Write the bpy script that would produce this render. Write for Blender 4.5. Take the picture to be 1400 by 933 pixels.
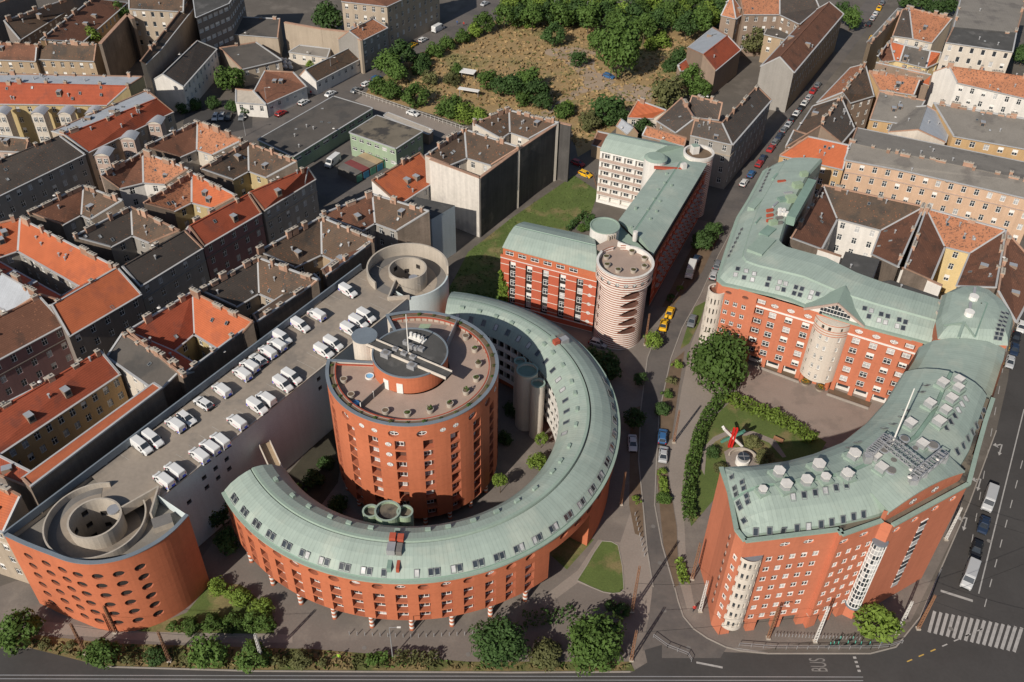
import bpy, math, random
from mathutils.bvhtree import BVHTree
from mathutils import Vector, Matrix
random.seed(7)
for _o in list(bpy.data.objects): bpy.data.objects.remove(_o)
SC = bpy.context.scene
COL = SC.collection
R_ = math.radians

# ---------------------------------------------------------------- camera
FPX, TH, ROLL, HC = 1290.07, 0.705265, 0.0220972, 138.0
_fw = Vector((0, math.cos(TH), -math.sin(TH)))
_u0 = Vector((0, math.sin(TH), math.cos(TH))); _r0 = Vector((1, 0, 0))
_rt = _r0 * math.cos(ROLL) + _u0 * math.sin(ROLL)
_up = _u0 * math.cos(ROLL) - _r0 * math.sin(ROLL)
cd = bpy.data.cameras.new('camera'); cam = bpy.data.objects.new('camera', cd); COL.objects.link(cam)
cam.matrix_world = Matrix(((_rt.x, _up.x, -_fw.x, 0), (_rt.y, _up.y, -_fw.y, 0), (_rt.z, _up.z, -_fw.z, HC), (0, 0, 0, 1)))
cd.sensor_width = 36; cd.lens = FPX / 1400 * 36; cd.clip_end = 6000; cd.clip_start = 1
SC.camera = cam
CAM = Vector((0, 0, HC))

# ---------------------------------------------------------------- light
SUN_EL, SUN_AZ = 35.0, 57.0          # elevation; direction the shadows fall in plan
W = bpy.data.worlds.new('World'); SC.world = W; W.use_nodes = True
nt = W.node_tree; bg = nt.nodes['Background']; sk = nt.nodes.new('ShaderNodeTexSky')
sk.sky_type = 'NISHITA'; sk.sun_disc = False; sk.sun_elevation = R_(SUN_EL)
_sd = Vector((-math.cos(R_(SUN_AZ)), -math.sin(R_(SUN_AZ)), 0))
sk.sun_rotation = math.atan2(_sd.x, _sd.y)
nt.links.new(sk.outputs[0], bg.inputs[0]); bg.inputs[1].default_value = 0.070
sl = bpy.data.lights.new('sun', 'SUN'); sl.energy = 4.7; sl.angle = R_(0.5); sl.color = (1, 0.925, 0.82)
so = bpy.data.objects.new('sun', sl); COL.objects.link(so)
_d = Vector((math.cos(R_(SUN_AZ)) * math.cos(R_(SUN_EL)), math.sin(R_(SUN_AZ)) * math.cos(R_(SUN_EL)), -math.sin(R_(SUN_EL))))
so.rotation_euler = _d.to_track_quat('-Z', 'Y').to_euler(); so.location = (-100, -100, 200)
vs = SC.view_settings; vs.view_transform = 'Standard'; vs.look = 'None'; vs.exposure = 0.0; vs.gamma = 1
vs.use_curve_mapping = False

def P(x, y, h=0.0):
    """ground plan point that lies at height h under pixel (x, y) of the 1400 x 933 photograph"""
    d = _fw * FPX + _rt * (x - 700) - _up * (y - 466.5)
    t = (h - HC) / d.z
    return Vector((d.x * t, d.y * t, h))

# ---------------------------------------------------------------- materials
MATS = {}
def mat(name, col, var=0.18, sc=0.25, rough=0.85, streak=0.0, stripe=None, rows=None, spots=None, metal=0.0, bands=None, patch=None, fine=0.12, bump=0.0, spec=0.3, rnd=0.0):
    if name in MATS: return MATS[name]
    m = bpy.data.materials.new(name); m.use_nodes = True; t = m.node_tree; N = t.nodes; L = t.links
    b = N['Principled BSDF']; b.inputs['Roughness'].default_value = rough; b.inputs['Metallic'].default_value = metal
    b.inputs['Specular IOR Level'].default_value = spec
    geo = N.new('ShaderNodeNewGeometry')
    def math_(op, a, b_=None, c=None):
        n = N.new('ShaderNodeMath'); n.operation = op
        for i, v in enumerate((a, b_, c)):
            if v is None: continue
            if isinstance(v, (int, float)): n.inputs[i].default_value = v
            else: L.new(v, n.inputs[i])
        return n.outputs[0]
    def noise(scale, detail=4, vec=None, rough_=0.6):
        n = N.new('ShaderNodeTexNoise'); n.inputs['Scale'].default_value = scale; n.inputs['Detail'].default_value = detail
        n.inputs['Roughness'].default_value = rough_
        L.new(vec if vec else geo.outputs['Position'], n.inputs['Vector']); return n.outputs[0]
    def mix(f, a, c, mode='MIX'):
        n = N.new('ShaderNodeMix'); n.data_type = 'RGBA'; n.blend_type = mode
        if isinstance(f, (int, float)): n.inputs[0].default_value = f
        else: L.new(f, n.inputs[0])
        for i, v in ((6, a), (7, c)):
            if isinstance(v, tuple): n.inputs[i].default_value = (*v, 1)
            else: L.new(v, n.inputs[i])
        return n.outputs[2]
    # value multiplier
    n1 = noise(sc, 5); n2 = noise(sc * 14, 3)
    f = math_('MULTIPLY_ADD', math_('SUBTRACT', n1, 0.5), 3.2 * var, 1.0)
    f = math_('ADD', f, math_('MULTIPLY', math_('SUBTRACT', n2, 0.5), 3.0 * fine))
    if streak:
        mp = N.new('ShaderNodeMapping'); mp.inputs['Scale'].default_value = (1.1, 1.1, 0.07)
        L.new(geo.outputs['Position'], mp.inputs['Vector'])
        f = math_('ADD', f, math_('MULTIPLY', math_('SUBTRACT', noise(0.9, 4, mp.outputs[0]), 0.5), 3.0 * streak))
    if stripe or rows:
        uv = N.new('ShaderNodeUVMap'); sp = N.new('ShaderNodeSeparateXYZ'); L.new(uv.outputs[0], sp.inputs[0])
    hgt = None
    if stripe:            # seams running up the slope: (period, width, strength)
        fr = math_('FRACT', math_('DIVIDE', sp.outputs[0], stripe[0]))
        ln = math_('LESS_THAN', fr, stripe[1]); f = math_('SUBTRACT', f, math_('MULTIPLY', ln, stripe[2])); hgt = ln
        ms = N.new('ShaderNodeMapping'); ms.inputs['Scale'].default_value = (1.0, 0.12, 1); L.new(uv.outputs[0], ms.inputs['Vector'])
        f = math_('ADD', f, math_('MULTIPLY', math_('SUBTRACT', noise(0.8, 4, ms.outputs[0]), 0.5), 0.34))
    if rows:
        fr = math_('FRACT', math_('DIVIDE', sp.outputs[1], rows[0]))
        f = math_('MULTIPLY', f, math_('SUBTRACT', 1.0, math_('MULTIPLY', fr, rows[1]))); hgt = fr
    if rnd:
        oi = N.new('ShaderNodeObjectInfo'); f = math_('ADD', f, math_('MULTIPLY', math_('SUBTRACT', oi.outputs['Random'], 0.5), rnd))
    base = mix(1.0, tuple(col), (1, 1, 1), 'MULTIPLY')
    if patch:             # broad areas of a second colour: (colour, scale, threshold)
        pn = noise(patch[1], 6)
        mr = N.new('ShaderNodeMapRange'); mr.inputs[1].default_value = patch[2] - 0.05; mr.inputs[2].default_value = patch[2] + 0.05
        L.new(pn, mr.inputs[0]); base = mix(mr.outputs[0], base, tuple(patch[0]))
    if spots:             # single replaced tiles: (colour, scale, share)
        v = N.new('ShaderNodeTexVoronoi'); v.inputs['Scale'].default_value = spots[1]; L.new(geo.outputs['Position'], v.inputs['Vector'])
        sv = N.new('ShaderNodeSeparateColor'); L.new(v.outputs['Color'], sv.inputs[0])
        base = mix(math_('LESS_THAN', math_('MULTIPLY', sv.outputs[0], math_('ADD', 0.4, n1)), spots[2]), base, tuple(spots[0]))
    if bands:             # courses of a second colour up the wall: (colour, period, share)
        sz = N.new('ShaderNodeSeparateXYZ'); L.new(geo.outputs['Position'], sz.inputs[0])
        base = mix(math_('LESS_THAN', math_('FRACT', math_('DIVIDE', sz.outputs[2], bands[1])), bands[2]), base, tuple(bands[0]))
    vm = N.new('ShaderNodeVectorMath'); vm.operation = 'SCALE'; L.new(base, vm.inputs[0]); L.new(math_('MAXIMUM', f, 0.05), vm.inputs[3])
    L.new(vm.outputs[0], b.inputs['Base Color'])
    if bump:
        bp = N.new('ShaderNodeBump'); bp.inputs['Strength'].default_value = bump; bp.inputs['Distance'].default_value = 0.1
        L.new(hgt if hgt is not None else n2, bp.inputs['Height']); L.new(bp.outputs[0], b.inputs['Normal'])
    MATS[name] = m; return m

def glassmat(name, col, rough=0.08):
    m = mat(name, col, var=0.5, sc=0.12, rough=rough, spec=0.9, fine=0.3); return m

M_BRICK = mat('orange_brick', (0.47, 0.145, 0.07), var=0.09, sc=0.12, streak=0.09, fine=0.09, bump=0.15, bands=((0.41, 0.122, 0.058), 2.555, 0.03))
M_BRICK2 = mat('shaded_brick_reveal', (0.36, 0.115, 0.062), var=0.1)  # brick darkened to paint the shade inside openings
M_SALMON = mat('salmon_brick', (0.50, 0.17, 0.095), var=0.09, sc=0.12, streak=0.09, bands=((0.45, 0.15, 0.085), 2.56, 0.03), fine=0.07, bump=0.15)
M_REDB = mat('red_brick_white_courses', (0.45, 0.11, 0.06), var=0.1, streak=0.05, bands=((0.62, 0.55, 0.48), 2.55, 0.08))
M_STRIPE = mat('striped_brick', (0.33, 0.115, 0.07), var=0.08, streak=0.06, bands=((0.72, 0.66, 0.6), 0.6, 0.58))
M_COPPER = mat('green_copper', (0.305, 0.37, 0.325), var=0.12, sc=0.12, rough=0.62, stripe=(0.62, 0.12, 0.16), fine=0.05, bump=0.25, patch=((0.35, 0.40, 0.345), 0.13, 0.58), streak=0.04)
M_COPPLAIN = mat('green_copper_plain', (0.27, 0.345, 0.29), var=0.12, sc=0.2, rough=0.6)
M_COPDARK = mat('weathered_copper', (0.20, 0.29, 0.24), var=0.2, sc=0.3, rough=0.6)
M_COPING = mat('blue_grey_coping', (0.17, 0.20, 0.23), var=0.15, rough=0.6)
M_CREAM = mat('cream_concrete', (0.58, 0.52, 0.45), var=0.06, streak=0.1)
M_CONC = mat('weathered_concrete', (0.42, 0.37, 0.31), var=0.14, sc=0.3, streak=0.16)
M_CONCD = mat('dark_concrete', (0.17, 0.16, 0.15), var=0.2, sc=0.3)
M_RAMP = mat('ramp_concrete', (0.22, 0.20, 0.175), var=0.18, sc=0.3)
M_DECK = mat('parking_deck', (0.29, 0.245, 0.20), var=0.16, sc=0.1, patch=((0.23, 0.20, 0.17), 0.16, 0.58))
M_GREYWALL = mat('grey_render', (0.52, 0.58, 0.585), var=0.06, streak=0.07)
M_TERR = mat('terrace_paving', (0.36, 0.27, 0.22), var=0.12, sc=0.4)
M_BITU = mat('bitumen', (0.075, 0.073, 0.07), var=0.25, sc=0.3, patch=((0.12, 0.115, 0.11), 0.25, 0.6))
M_WHITE = mat('white_paint', (0.72, 0.70, 0.66), var=0.06)
M_WFRAME = mat('white_frame', (0.74, 0.73, 0.70), var=0.05)
M_RFRAME = mat('roof_window_frame', (0.20, 0.21, 0.215), var=0.2, rough=0.5)
M_GLASS = glassmat('window_glass', (0.035, 0.042, 0.05))
M_CURT = mat('window_curtain', (0.42, 0.42, 0.42), var=0.5, sc=0.35, rough=0.3, fine=0.3, spec=0.6)
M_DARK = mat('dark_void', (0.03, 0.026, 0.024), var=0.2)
M_LOGG = mat('shaded_recess_plaster', (0.115, 0.055, 0.04), var=0.3)  # recess backs, their shade put into the dark colour
M_STEEL = mat('galvanised_steel', (0.40, 0.40, 0.41), var=0.12, rough=0.4, metal=0.35)
M_ZINC = mat('zinc_sheet', (0.36, 0.38, 0.41), var=0.12, rough=0.5, stripe=(0.6, 0.1, 0.12))
M_FLASH = mat('zinc_flashing', (0.42, 0.42, 0.42), var=0.12, rough=0.5)
M_RUST = mat('rusty_red', (0.38, 0.08, 0.045), var=0.25)
M_BLACK = mat('black_rubber', (0.02, 0.02, 0.02), var=0.1)
M_T_OR = mat('new_orange_tiles', (0.47, 0.13, 0.055), var=0.14, sc=0.35, patch=((0.40, 0.115, 0.055), 0.3, 0.58), streak=0.08, rows=(0.4, 0.25), fine=0.1, bump=0.3)
M_T_RED = mat('red_tiles', (0.36, 0.085, 0.042), var=0.15, sc=0.35, patch=((0.27, 0.075, 0.045), 0.28, 0.58), streak=0.08, rows=(0.4, 0.28), fine=0.12, bump=0.3)
M_T_OLD = mat('old_brown_tiles', (0.118, 0.08, 0.056), var=0.2, sc=0.3, rows=(0.4, 0.25), fine=0.25, spots=((0.30, 0.12, 0.06), 4.5, 0.018), patch=((0.078, 0.062, 0.05), 0.2, 0.57), bump=0.3)
M_T_BRN = mat('brown_tiles', (0.185, 0.085, 0.053), var=0.18, sc=0.3, rows=(0.4, 0.25), fine=0.2, spots=((0.31, 0.14, 0.08), 4.5, 0.018), patch=((0.12, 0.065, 0.045), 0.2, 0.57), bump=0.3)
M_T_MIX = mat('weathered_orange_tiles', (0.43, 0.185, 0.10), var=0.16, sc=0.35, rows=(0.4, 0.25), fine=0.3, spots=((0.22, 0.11, 0.07), 3.2, 0.16), bump=0.3)
M_T_DRK = mat('dark_tiles', (0.085, 0.07, 0.06), var=0.22, sc=0.3, rows=(0.4, 0.25), fine=0.22, spots=((0.20, 0.10, 0.06), 4.5, 0.02), bump=0.3)
M_T_GRY = mat('grey_slates', (0.23, 0.21, 0.185), var=0.14, sc=0.25, rows=(0.5, 0.12), fine=0.14, patch=((0.17, 0.155, 0.14), 0.15, 0.58))
M_ROOFFLAT = mat('flat_roof_felt', (0.105, 0.093, 0.082), var=0.18, sc=0.2, patch=((0.075, 0.07, 0.065), 0.12, 0.55))
M_ROOFSAND = mat('sanded_felt', (0.17, 0.145, 0.11), var=0.25, sc=0.2, patch=((0.06, 0.055, 0.05), 0.22, 0.55))
M_PL = {k: mat('plaster_' + k, c, var=0.09, sc=0.3, streak=0.14) for k, c in dict(
    beige=(0.37, 0.305, 0.235), cream=(0.55, 0.495, 0.425), grey=(0.29, 0.27, 0.245), yellow=(0.43, 0.34, 0.18), ochre=(0.45, 0.30, 0.155),
    white=(0.64, 0.61, 0.57), peach=(0.54, 0.37, 0.255), purple=(0.24, 0.135, 0.13), dark=(0.20, 0.17, 0.15), brown=(0.25, 0.185, 0.14),
    sand=(0.36, 0.27, 0.18), green=(0.28, 0.36, 0.25), lemon=(0.60, 0.47, 0.25), pink=(0.42, 0.32, 0.27)).items()}
M_FIRE = mat('sooty_or_shaded_brick', (0.17, 0.135, 0.108), var=0.3, sc=0.2, streak=0.25, fine=0.2, patch=((0.19, 0.15, 0.12), 0.2, 0.6))
M_TALL = mat('stained_pale_render', (0.56, 0.52, 0.47), var=0.12, sc=0.1, streak=0.22, patch=((0.42, 0.39, 0.36), 0.09, 0.6))
M_SOOT = mat('soot_black_render', (0.075, 0.07, 0.067), var=0.3, sc=0.15, streak=0.3, patch=((0.13, 0.115, 0.10), 0.12, 0.6))
M_CHIM = mat('chimney_brick', (0.36, 0.22, 0.155), var=0.25, sc=0.6, fine=0.2, rnd=0.5)
M_ASPH = mat('asphalt', (0.062, 0.058, 0.056), var=0.16, sc=0.12, patch=((0.058, 0.054, 0.052), 0.09, 0.55), fine=0.1)
M_ASPH2 = mat('worn_asphalt', (0.13, 0.115, 0.105), var=0.15, sc=0.1, patch=((0.105, 0.095, 0.09), 0.12, 0.55))
M_PAVE = mat('paving', (0.175, 0.15, 0.132), var=0.12, sc=0.2, patch=((0.21, 0.18, 0.155), 0.1, 0.57))
M_PAVEL = mat('light_paving', (0.26, 0.22, 0.19), var=0.12, sc=0.2)
M_PLAZA = mat('plaza_paving', (0.26, 0.21, 0.18), var=0.1, sc=0.3, patch=((0.22, 0.18, 0.155), 0.2, 0.56))
M_KERB = mat('kerb_stone', (0.30, 0.27, 0.24), var=0.15)
M_YARD = mat('yard_ground', (0.12, 0.105, 0.09), var=0.2, sc=0.15, patch=((0.16, 0.14, 0.12), 0.1, 0.57))
M_PAINT = mat('road_paint', (0.36, 0.345, 0.33), var=0.25, sc=1.0, fine=0.3)
M_YPAINT = mat('yellow_road_paint', (0.5, 0.32, 0.08), var=0.2, sc=1.0)
M_GRASS = mat('lawn_grass', (0.095, 0.13, 0.035), var=0.22, sc=0.25, fine=0.3, patch=((0.20, 0.165, 0.075), 0.11, 0.57))
M_DRY = mat('dry_grass', (0.31, 0.215, 0.105), var=0.22, sc=0.12, fine=0.3, patch=((0.19, 0.165, 0.07), 0.06, 0.57))
M_VERGE = mat('verge_grass', (0.20, 0.15, 0.07), var=0.3, sc=0.2, fine=0.3, patch=((0.095, 0.105, 0.035), 0.16, 0.52))
M_DIRT = mat('bare_dirt', (0.34, 0.26, 0.19), var=0.15, sc=0.3, patch=((0.27, 0.2, 0.13), 0.15, 0.55))
M_SOIL = mat('garden_soil', (0.15, 0.105, 0.07), var=0.3, sc=0.5)
def leafmat(n, c): return mat(n, c, var=0.3, sc=0.5, rough=0.7, fine=0.35, rnd=0.35, spec=0.2)
M_LEAF = leafmat('mid_green_leaves', (0.066, 0.115, 0.024)); M_LEAFD = leafmat('dark_green_leaves', (0.042, 0.08, 0.022))
M_LEAFL = leafmat('light_green_leaves', (0.125, 0.185, 0.03)); M_LEAFO = leafmat('olive_leaves', (0.105, 0.11, 0.042))
M_BARK = mat('bark', (0.10, 0.075, 0.05), var=0.25)

# ---------------------------------------------------------------- geometry
ROOFS = {}
class MB:
    """collects faces, builds ONE mesh object"""
    def __init__(s): s.v = []; s.f = []; s.m = []; s.uv = []; s.ml = []
    def mi(s, m):
        if m not in s.ml: s.ml.append(m)
        return s.ml.index(m)
    def poly(s, pts, m, uv=None):
        b = len(s.v); s.v += [tuple(p) for p in pts]; s.f.append(tuple(range(b, b + len(pts)))); s.m.append(s.mi(m))
        s.uv.append(uv if uv else [(0.0, 0.0)] * len(pts))
    def hexa(s, lo, hi, m, mt=None, bottom=True):
        """prism between two rings of equal length (lo, hi: ccw lists of 3d points)"""
        n = len(lo)
        for i in range(n):
            j = (i + 1) % n; s.poly((lo[i], lo[j], hi[j], hi[i]), m)
        s.poly(hi, mt or m)
        if bottom: s.poly(lo[::-1], m)
    def box(s, c, dx, dy, z0, z1, m, ang=0.0, mt=None):
        ca, sa = math.cos(ang), math.sin(ang); q = []
        for a, b in ((-1, -1), (1, -1), (1, 1), (-1, 1)):
            x, y = a * dx / 2, b * dy / 2; q.append((c[0] + x * ca - y * sa, c[1] + x * sa + y * ca))
        s.hexa([(x, y, z0) for x, y in q], [(x, y, z1) for x, y in q], m, mt)
    def prism(s, pts, z0, z1, m, mt=None):
        pts = ccw(pts); s.hexa([(p[0], p[1], z0) for p in pts], [(p[0], p[1], z1) for p in pts], m, mt)
    def cyl(s, c, r, z0, z1, m, n=24, mt=None, r2=None):
        r2 = r if r2 is None else r2
        lo = [(c[0] + r * math.cos(i * math.tau / n), c[1] + r * math.sin(i * math.tau / n), z0) for i in range(n)]
        hi = [(c[0] + r2 * math.cos(i * math.tau / n), c[1] + r2 * math.sin(i * math.tau / n), z1) for i in range(n)]
        s.hexa(lo, hi, m, mt)
    def bar(s, a, b, w, m, h=None, up=Vector((0, 0, 1))):
        a = Vector(a); b = Vector(b); d = (b - a).normalized(); h = h or w
        x = d.cross(up)
        x = Vector((1, 0, 0)) if x.length < 1e-4 else x.normalized()
        y = x.cross(d).normalized(); x = x * w / 2; y = y * h / 2
        lo = [a - x - y, a + x - y, a + x + y, a - x + y]; hi = [b - x - y, b + x - y, b + x + y, b - x + y]
        s.hexa(lo, hi, m)
    def ring(s, c, r0, r1, z0, z1, m, a0=0, a1=360, n=48, mt=None):
        """upright ring wall between radii r0 < r1"""
        full = abs(a1 - a0) >= 359.9
        A = [R_(a0 + (a1 - a0) * i / n) for i in range(n + 1)]
        def pt(r, a, z): return (c[0] + r * math.cos(a), c[1] + r * math.sin(a), z)
        zf0 = z0 if callable(z0) else (lambda a: z0); zf1 = z1 if callable(z1) else (lambda a: z1)
        for a, b in zip(A, A[1:]):
            s.poly((pt(r1, a, zf0(a)), pt(r1, b, zf0(b)), pt(r1, b, zf1(b)), pt(r1, a, zf1(a))), m)
            s.poly((pt(r0, b, zf0(b)), pt(r0, a, zf0(a)), pt(r0, a, zf1(a)), pt(r0, b, zf1(b))), m)
            s.poly((pt(r0, a, zf1(a)), pt(r1, a, zf1(a)), pt(r1, b, zf1(b)), pt(r0, b, zf1(b))), mt or m)
            s.poly((pt(r1, a, zf0(a)), pt(r0, a, zf0(a)), pt(r0, b, zf0(b)), pt(r1, b, zf0(b))), m)
        if not full:
            for a, k in ((A[0], 1), (A[-1], -1)):
                q = (pt(r0, a, zf0(a)), pt(r1, a, zf0(a)), pt(r1, a, zf1(a)), pt(r0, a, zf1(a))); s.poly(q[::k], m)
    def ball(s, c, r, m, n=8, k=5):
        rz = r
        rows = [[(c[0] + r * math.sin(math.pi * j / k) * math.cos(i * math.tau / n), c[1] + r * math.sin(math.pi * j / k) * math.sin(i * math.tau / n), c[2] + rz * math.cos(math.pi * j / k)) for i in range(n)] for j in range(k + 1)]
        for j in range(k):
            for i in range(n):
                i2 = (i + 1) % n; s.poly((rows[j + 1][i], rows[j + 1][i2], rows[j][i2], rows[j][i]), m)
    def build(s, name, parent=None, smooth=False):
        if not s.f: return None
        o0 = Vector(parent['_o']) if parent is not None and '_o' in parent else Vector((0, 0, 0))
        me = bpy.data.meshes.new(name); me.from_pydata([(x - o0.x, y - o0.y, z - o0.z) for x, y, z in s.v], [], s.f)
        for m in s.ml: me.materials.append(m)
        me.polygons.foreach_set('material_index', s.m)
        ul = me.uv_layers.new(name='UVMap'); flat = []
        for q in s.uv:
            for a, b in q: flat += (a, b)
        ul.data.foreach_set('uv', flat)
        if smooth: me.polygons.foreach_set('use_smooth', [True] * len(s.f))
        me.update()
        o = bpy.data.objects.new(name, me); COL.objects.link(o)
        if parent is not None:
            o.parent = parent; o['_o'] = tuple(o0)
            if name in ('roof', 'roof_surface'): ROOFS[parent.name] = o
        return o

def ccw(pts):
    a = sum(p[0] * q[1] - q[0] * p[1] for p, q in zip(pts, list(pts[1:]) + [pts[0]]))
    return list(pts) if a > 0 else list(pts)[::-1]

def roof_bvh(T):
    o = ROOFS[T.name]; b = Vector(o['_o']); return BVHTree.FromPolygons([v.co + b for v in o.data.vertices], [tuple(p.vertices) for p in o.data.polygons])
def on_roof(bv, x, y, lift=.08):
    """point of a roof surface, and its upward normal, on the sight line of the photograph's pixel"""
    d = (_fw * FPX + _rt * (x - 700) - _up * (y - 466.5)).normalized(); h = bv.ray_cast(CAM, d)
    if h[0] is None: return None, None
    n = h[1] if h[1].z > 0 else -h[1]
    return h[0] + n * lift, n

def tag(o, label=None, cat=None, group=None, kind=None):
    if label: o['label'] = label
    if cat: o['category'] = cat
    if group: o['group'] = group
    if kind: o['kind'] = kind
    return o

def thing(name, label, cat, loc, group=None, rz=0.0):
    o = bpy.data.objects.new(name, None); COL.objects.link(o); o.location = loc; o.rotation_euler = (0, 0, rz)
    o.empty_display_size = 0.5; o['_o'] = tuple(loc)
    tag(o, label, cat, group); o['_w'] = 0; WINQ[o.name] = []
    return o
WINQ = {}
def single(mb, name, label, cat, group=None, smooth=False):
    """a thing that is one mesh, its origin at its base"""
    xs = [v[0] for v in mb.v]; ys = [v[1] for v in mb.v]; zs = [v[2] for v in mb.v]
    c = ((min(xs) + max(xs)) / 2, (min(ys) + max(ys)) / 2, min(zs))
    o = mb.build(name, {'_o': c} and None, smooth)
    for v in o.data.vertices: v.co -= Vector(c)
    o.location = c; return tag(o, label, cat, group)
def struct(mb, name):
    o = mb.build(name); o['kind'] = 'structure'; return o

# ---------------------------------------------------------------- windows
_wc = {}
def winmesh(style, w, h):
    """x along the wall, z up, +y outward; origin in the middle of the opening"""
    k = (style, round(w, 2), round(h, 2))
    if k in _wc: return _wc[k]
    b = MB(); w2, h2 = w / 2, h / 2
    def bx(x0, x1, z0, z1, y0, y1, m):
        b.hexa([(x0, y0, z0), (x1, y0, z0), (x1, y1, z0), (x0, y1, z0)], [(x0, y0, z1), (x1, y0, z1), (x1, y1, z1), (x0, y1, z1)], m)
    gl = M_CURT if 'c' in style else M_GLASS; FR = M_RFRAME if 'f' in style else M_WFRAME
    if 'o' in style:
        n = 20; C = [(math.cos(i * math.tau / n), math.sin(i * math.tau / n)) for i in range(n)]
        b.poly([(x * w2 * .97, 0.03, z * h2 * .97) for x, z in C][::-1], gl)
        for i in range(n):
            (x0, z0), (x1, z1) = C[i], C[(i + 1) % n]
            b.poly([(x0 * w2 * .84, .08, z0 * h2 * .84), (x0 * w2, .08, z0 * h2), (x1 * w2, .08, z1 * h2), (x1 * w2 * .84, .08, z1 * h2 * .84)][::-1] if False else [(x0 * w2 * .84, .08, z0 * h2 * .84), (x1 * w2 * .84, .08, z1 * h2 * .84), (x1 * w2, .08, z1 * h2), (x0 * w2, .08, z0 * h2)], M_WFRAME)
        bx(-.06, .06, -h2 * .9, h2 * .9, .04, .1, M_WFRAME); bx(-w2 * .9, w2 * .9, -.06, .06, .04, .1, M_WFRAME)
    else:
        t = .09 if 'f' in style else .08
        b.poly([(-w2, .02, -h2), (-w2, .02, h2), (w2, .02, h2), (w2, .02, -h2)], gl)
        bx(-w2, w2, h2 - t, h2, .03, .1, FR); bx(-w2, w2, -h2, -h2 + t, .03, .12, FR)
        bx(-w2, -w2 + t, -h2 + t, h2 - t, .03, .1, FR); bx(w2 - t, w2, -h2 + t, h2 - t, .03, .1, FR)
        if 'x' in style:
            bx(-t / 2, t / 2, -h2 + t, h2 - t, .03, .09, M_WFRAME)
            zc = h2 * .28
            bx(-w2 + t, -t / 2, zc - t / 2, zc + t / 2, .03, .09, M_WFRAME); bx(t / 2, w2 - t, zc - t / 2, zc + t / 2, .03, .09, M_WFRAME)
        if 'b' in style:     # a blind part way down
            bx(-w2 + t, w2 - t, -h2 * .1, h2 - t, .025, .06, M_WHITE)
    o = b.build('window'); me = o.data; bpy.data.objects.remove(o); _wc[k] = me; return me

def addwin(T, pos, nrm, style, w, h, name='window'):
    WINQ[T.name].append((name, Vector(pos), Vector(nrm), style, w, h))

def place(me, name, parent, pos, rz, tilt=0.0):
    o = bpy.data.objects.new(name, me); COL.objects.link(o); o.parent = parent
    o.location = Vector(pos) - Vector(parent['_o']); o.rotation_euler = (tilt, 0, rz); return o

def finish(T, limit=100):
    """hang the windows on their building: the 100 nearest as parts, any more as one mass"""
    q = WINQ[T.name]; byn = {}
    for it in q: byn.setdefault(it[0], []).append(it)
    for name, L in byn.items():
        L.sort(key=lambda i: (i[1] - CAM).length)
        for (nm, pos, n, st, w, h) in L[:limit]:
            rz = math.atan2(n.y, n.x) - math.pi / 2
            place(winmesh(st, w, h), name, ROOFS.get(T.name, T) if name == 'roof_window' else T, pos, rz, math.asin(max(-1, min(1, n.z))))
        if len(L) > limit:
            b = MB()
            for (nm, pos, n, st, w, h) in L[limit:]:
                me = winmesh(st, w, h); rz = math.atan2(n.y, n.x) - math.pi / 2
                Mx = Matrix.Translation(pos) @ Matrix.Rotation(rz, 4, 'Z') @ Matrix.Rotation(math.asin(max(-1, min(1, n.z))), 4, 'X')
                for p in me.polygons: b.poly([Mx @ me.vertices[i].co for i in p.vertices], me.materials[p.material_index])
            o = b.build(name + 's', T); o['kind'] = 'stuff'
    WINQ[T.name] = []

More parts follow.
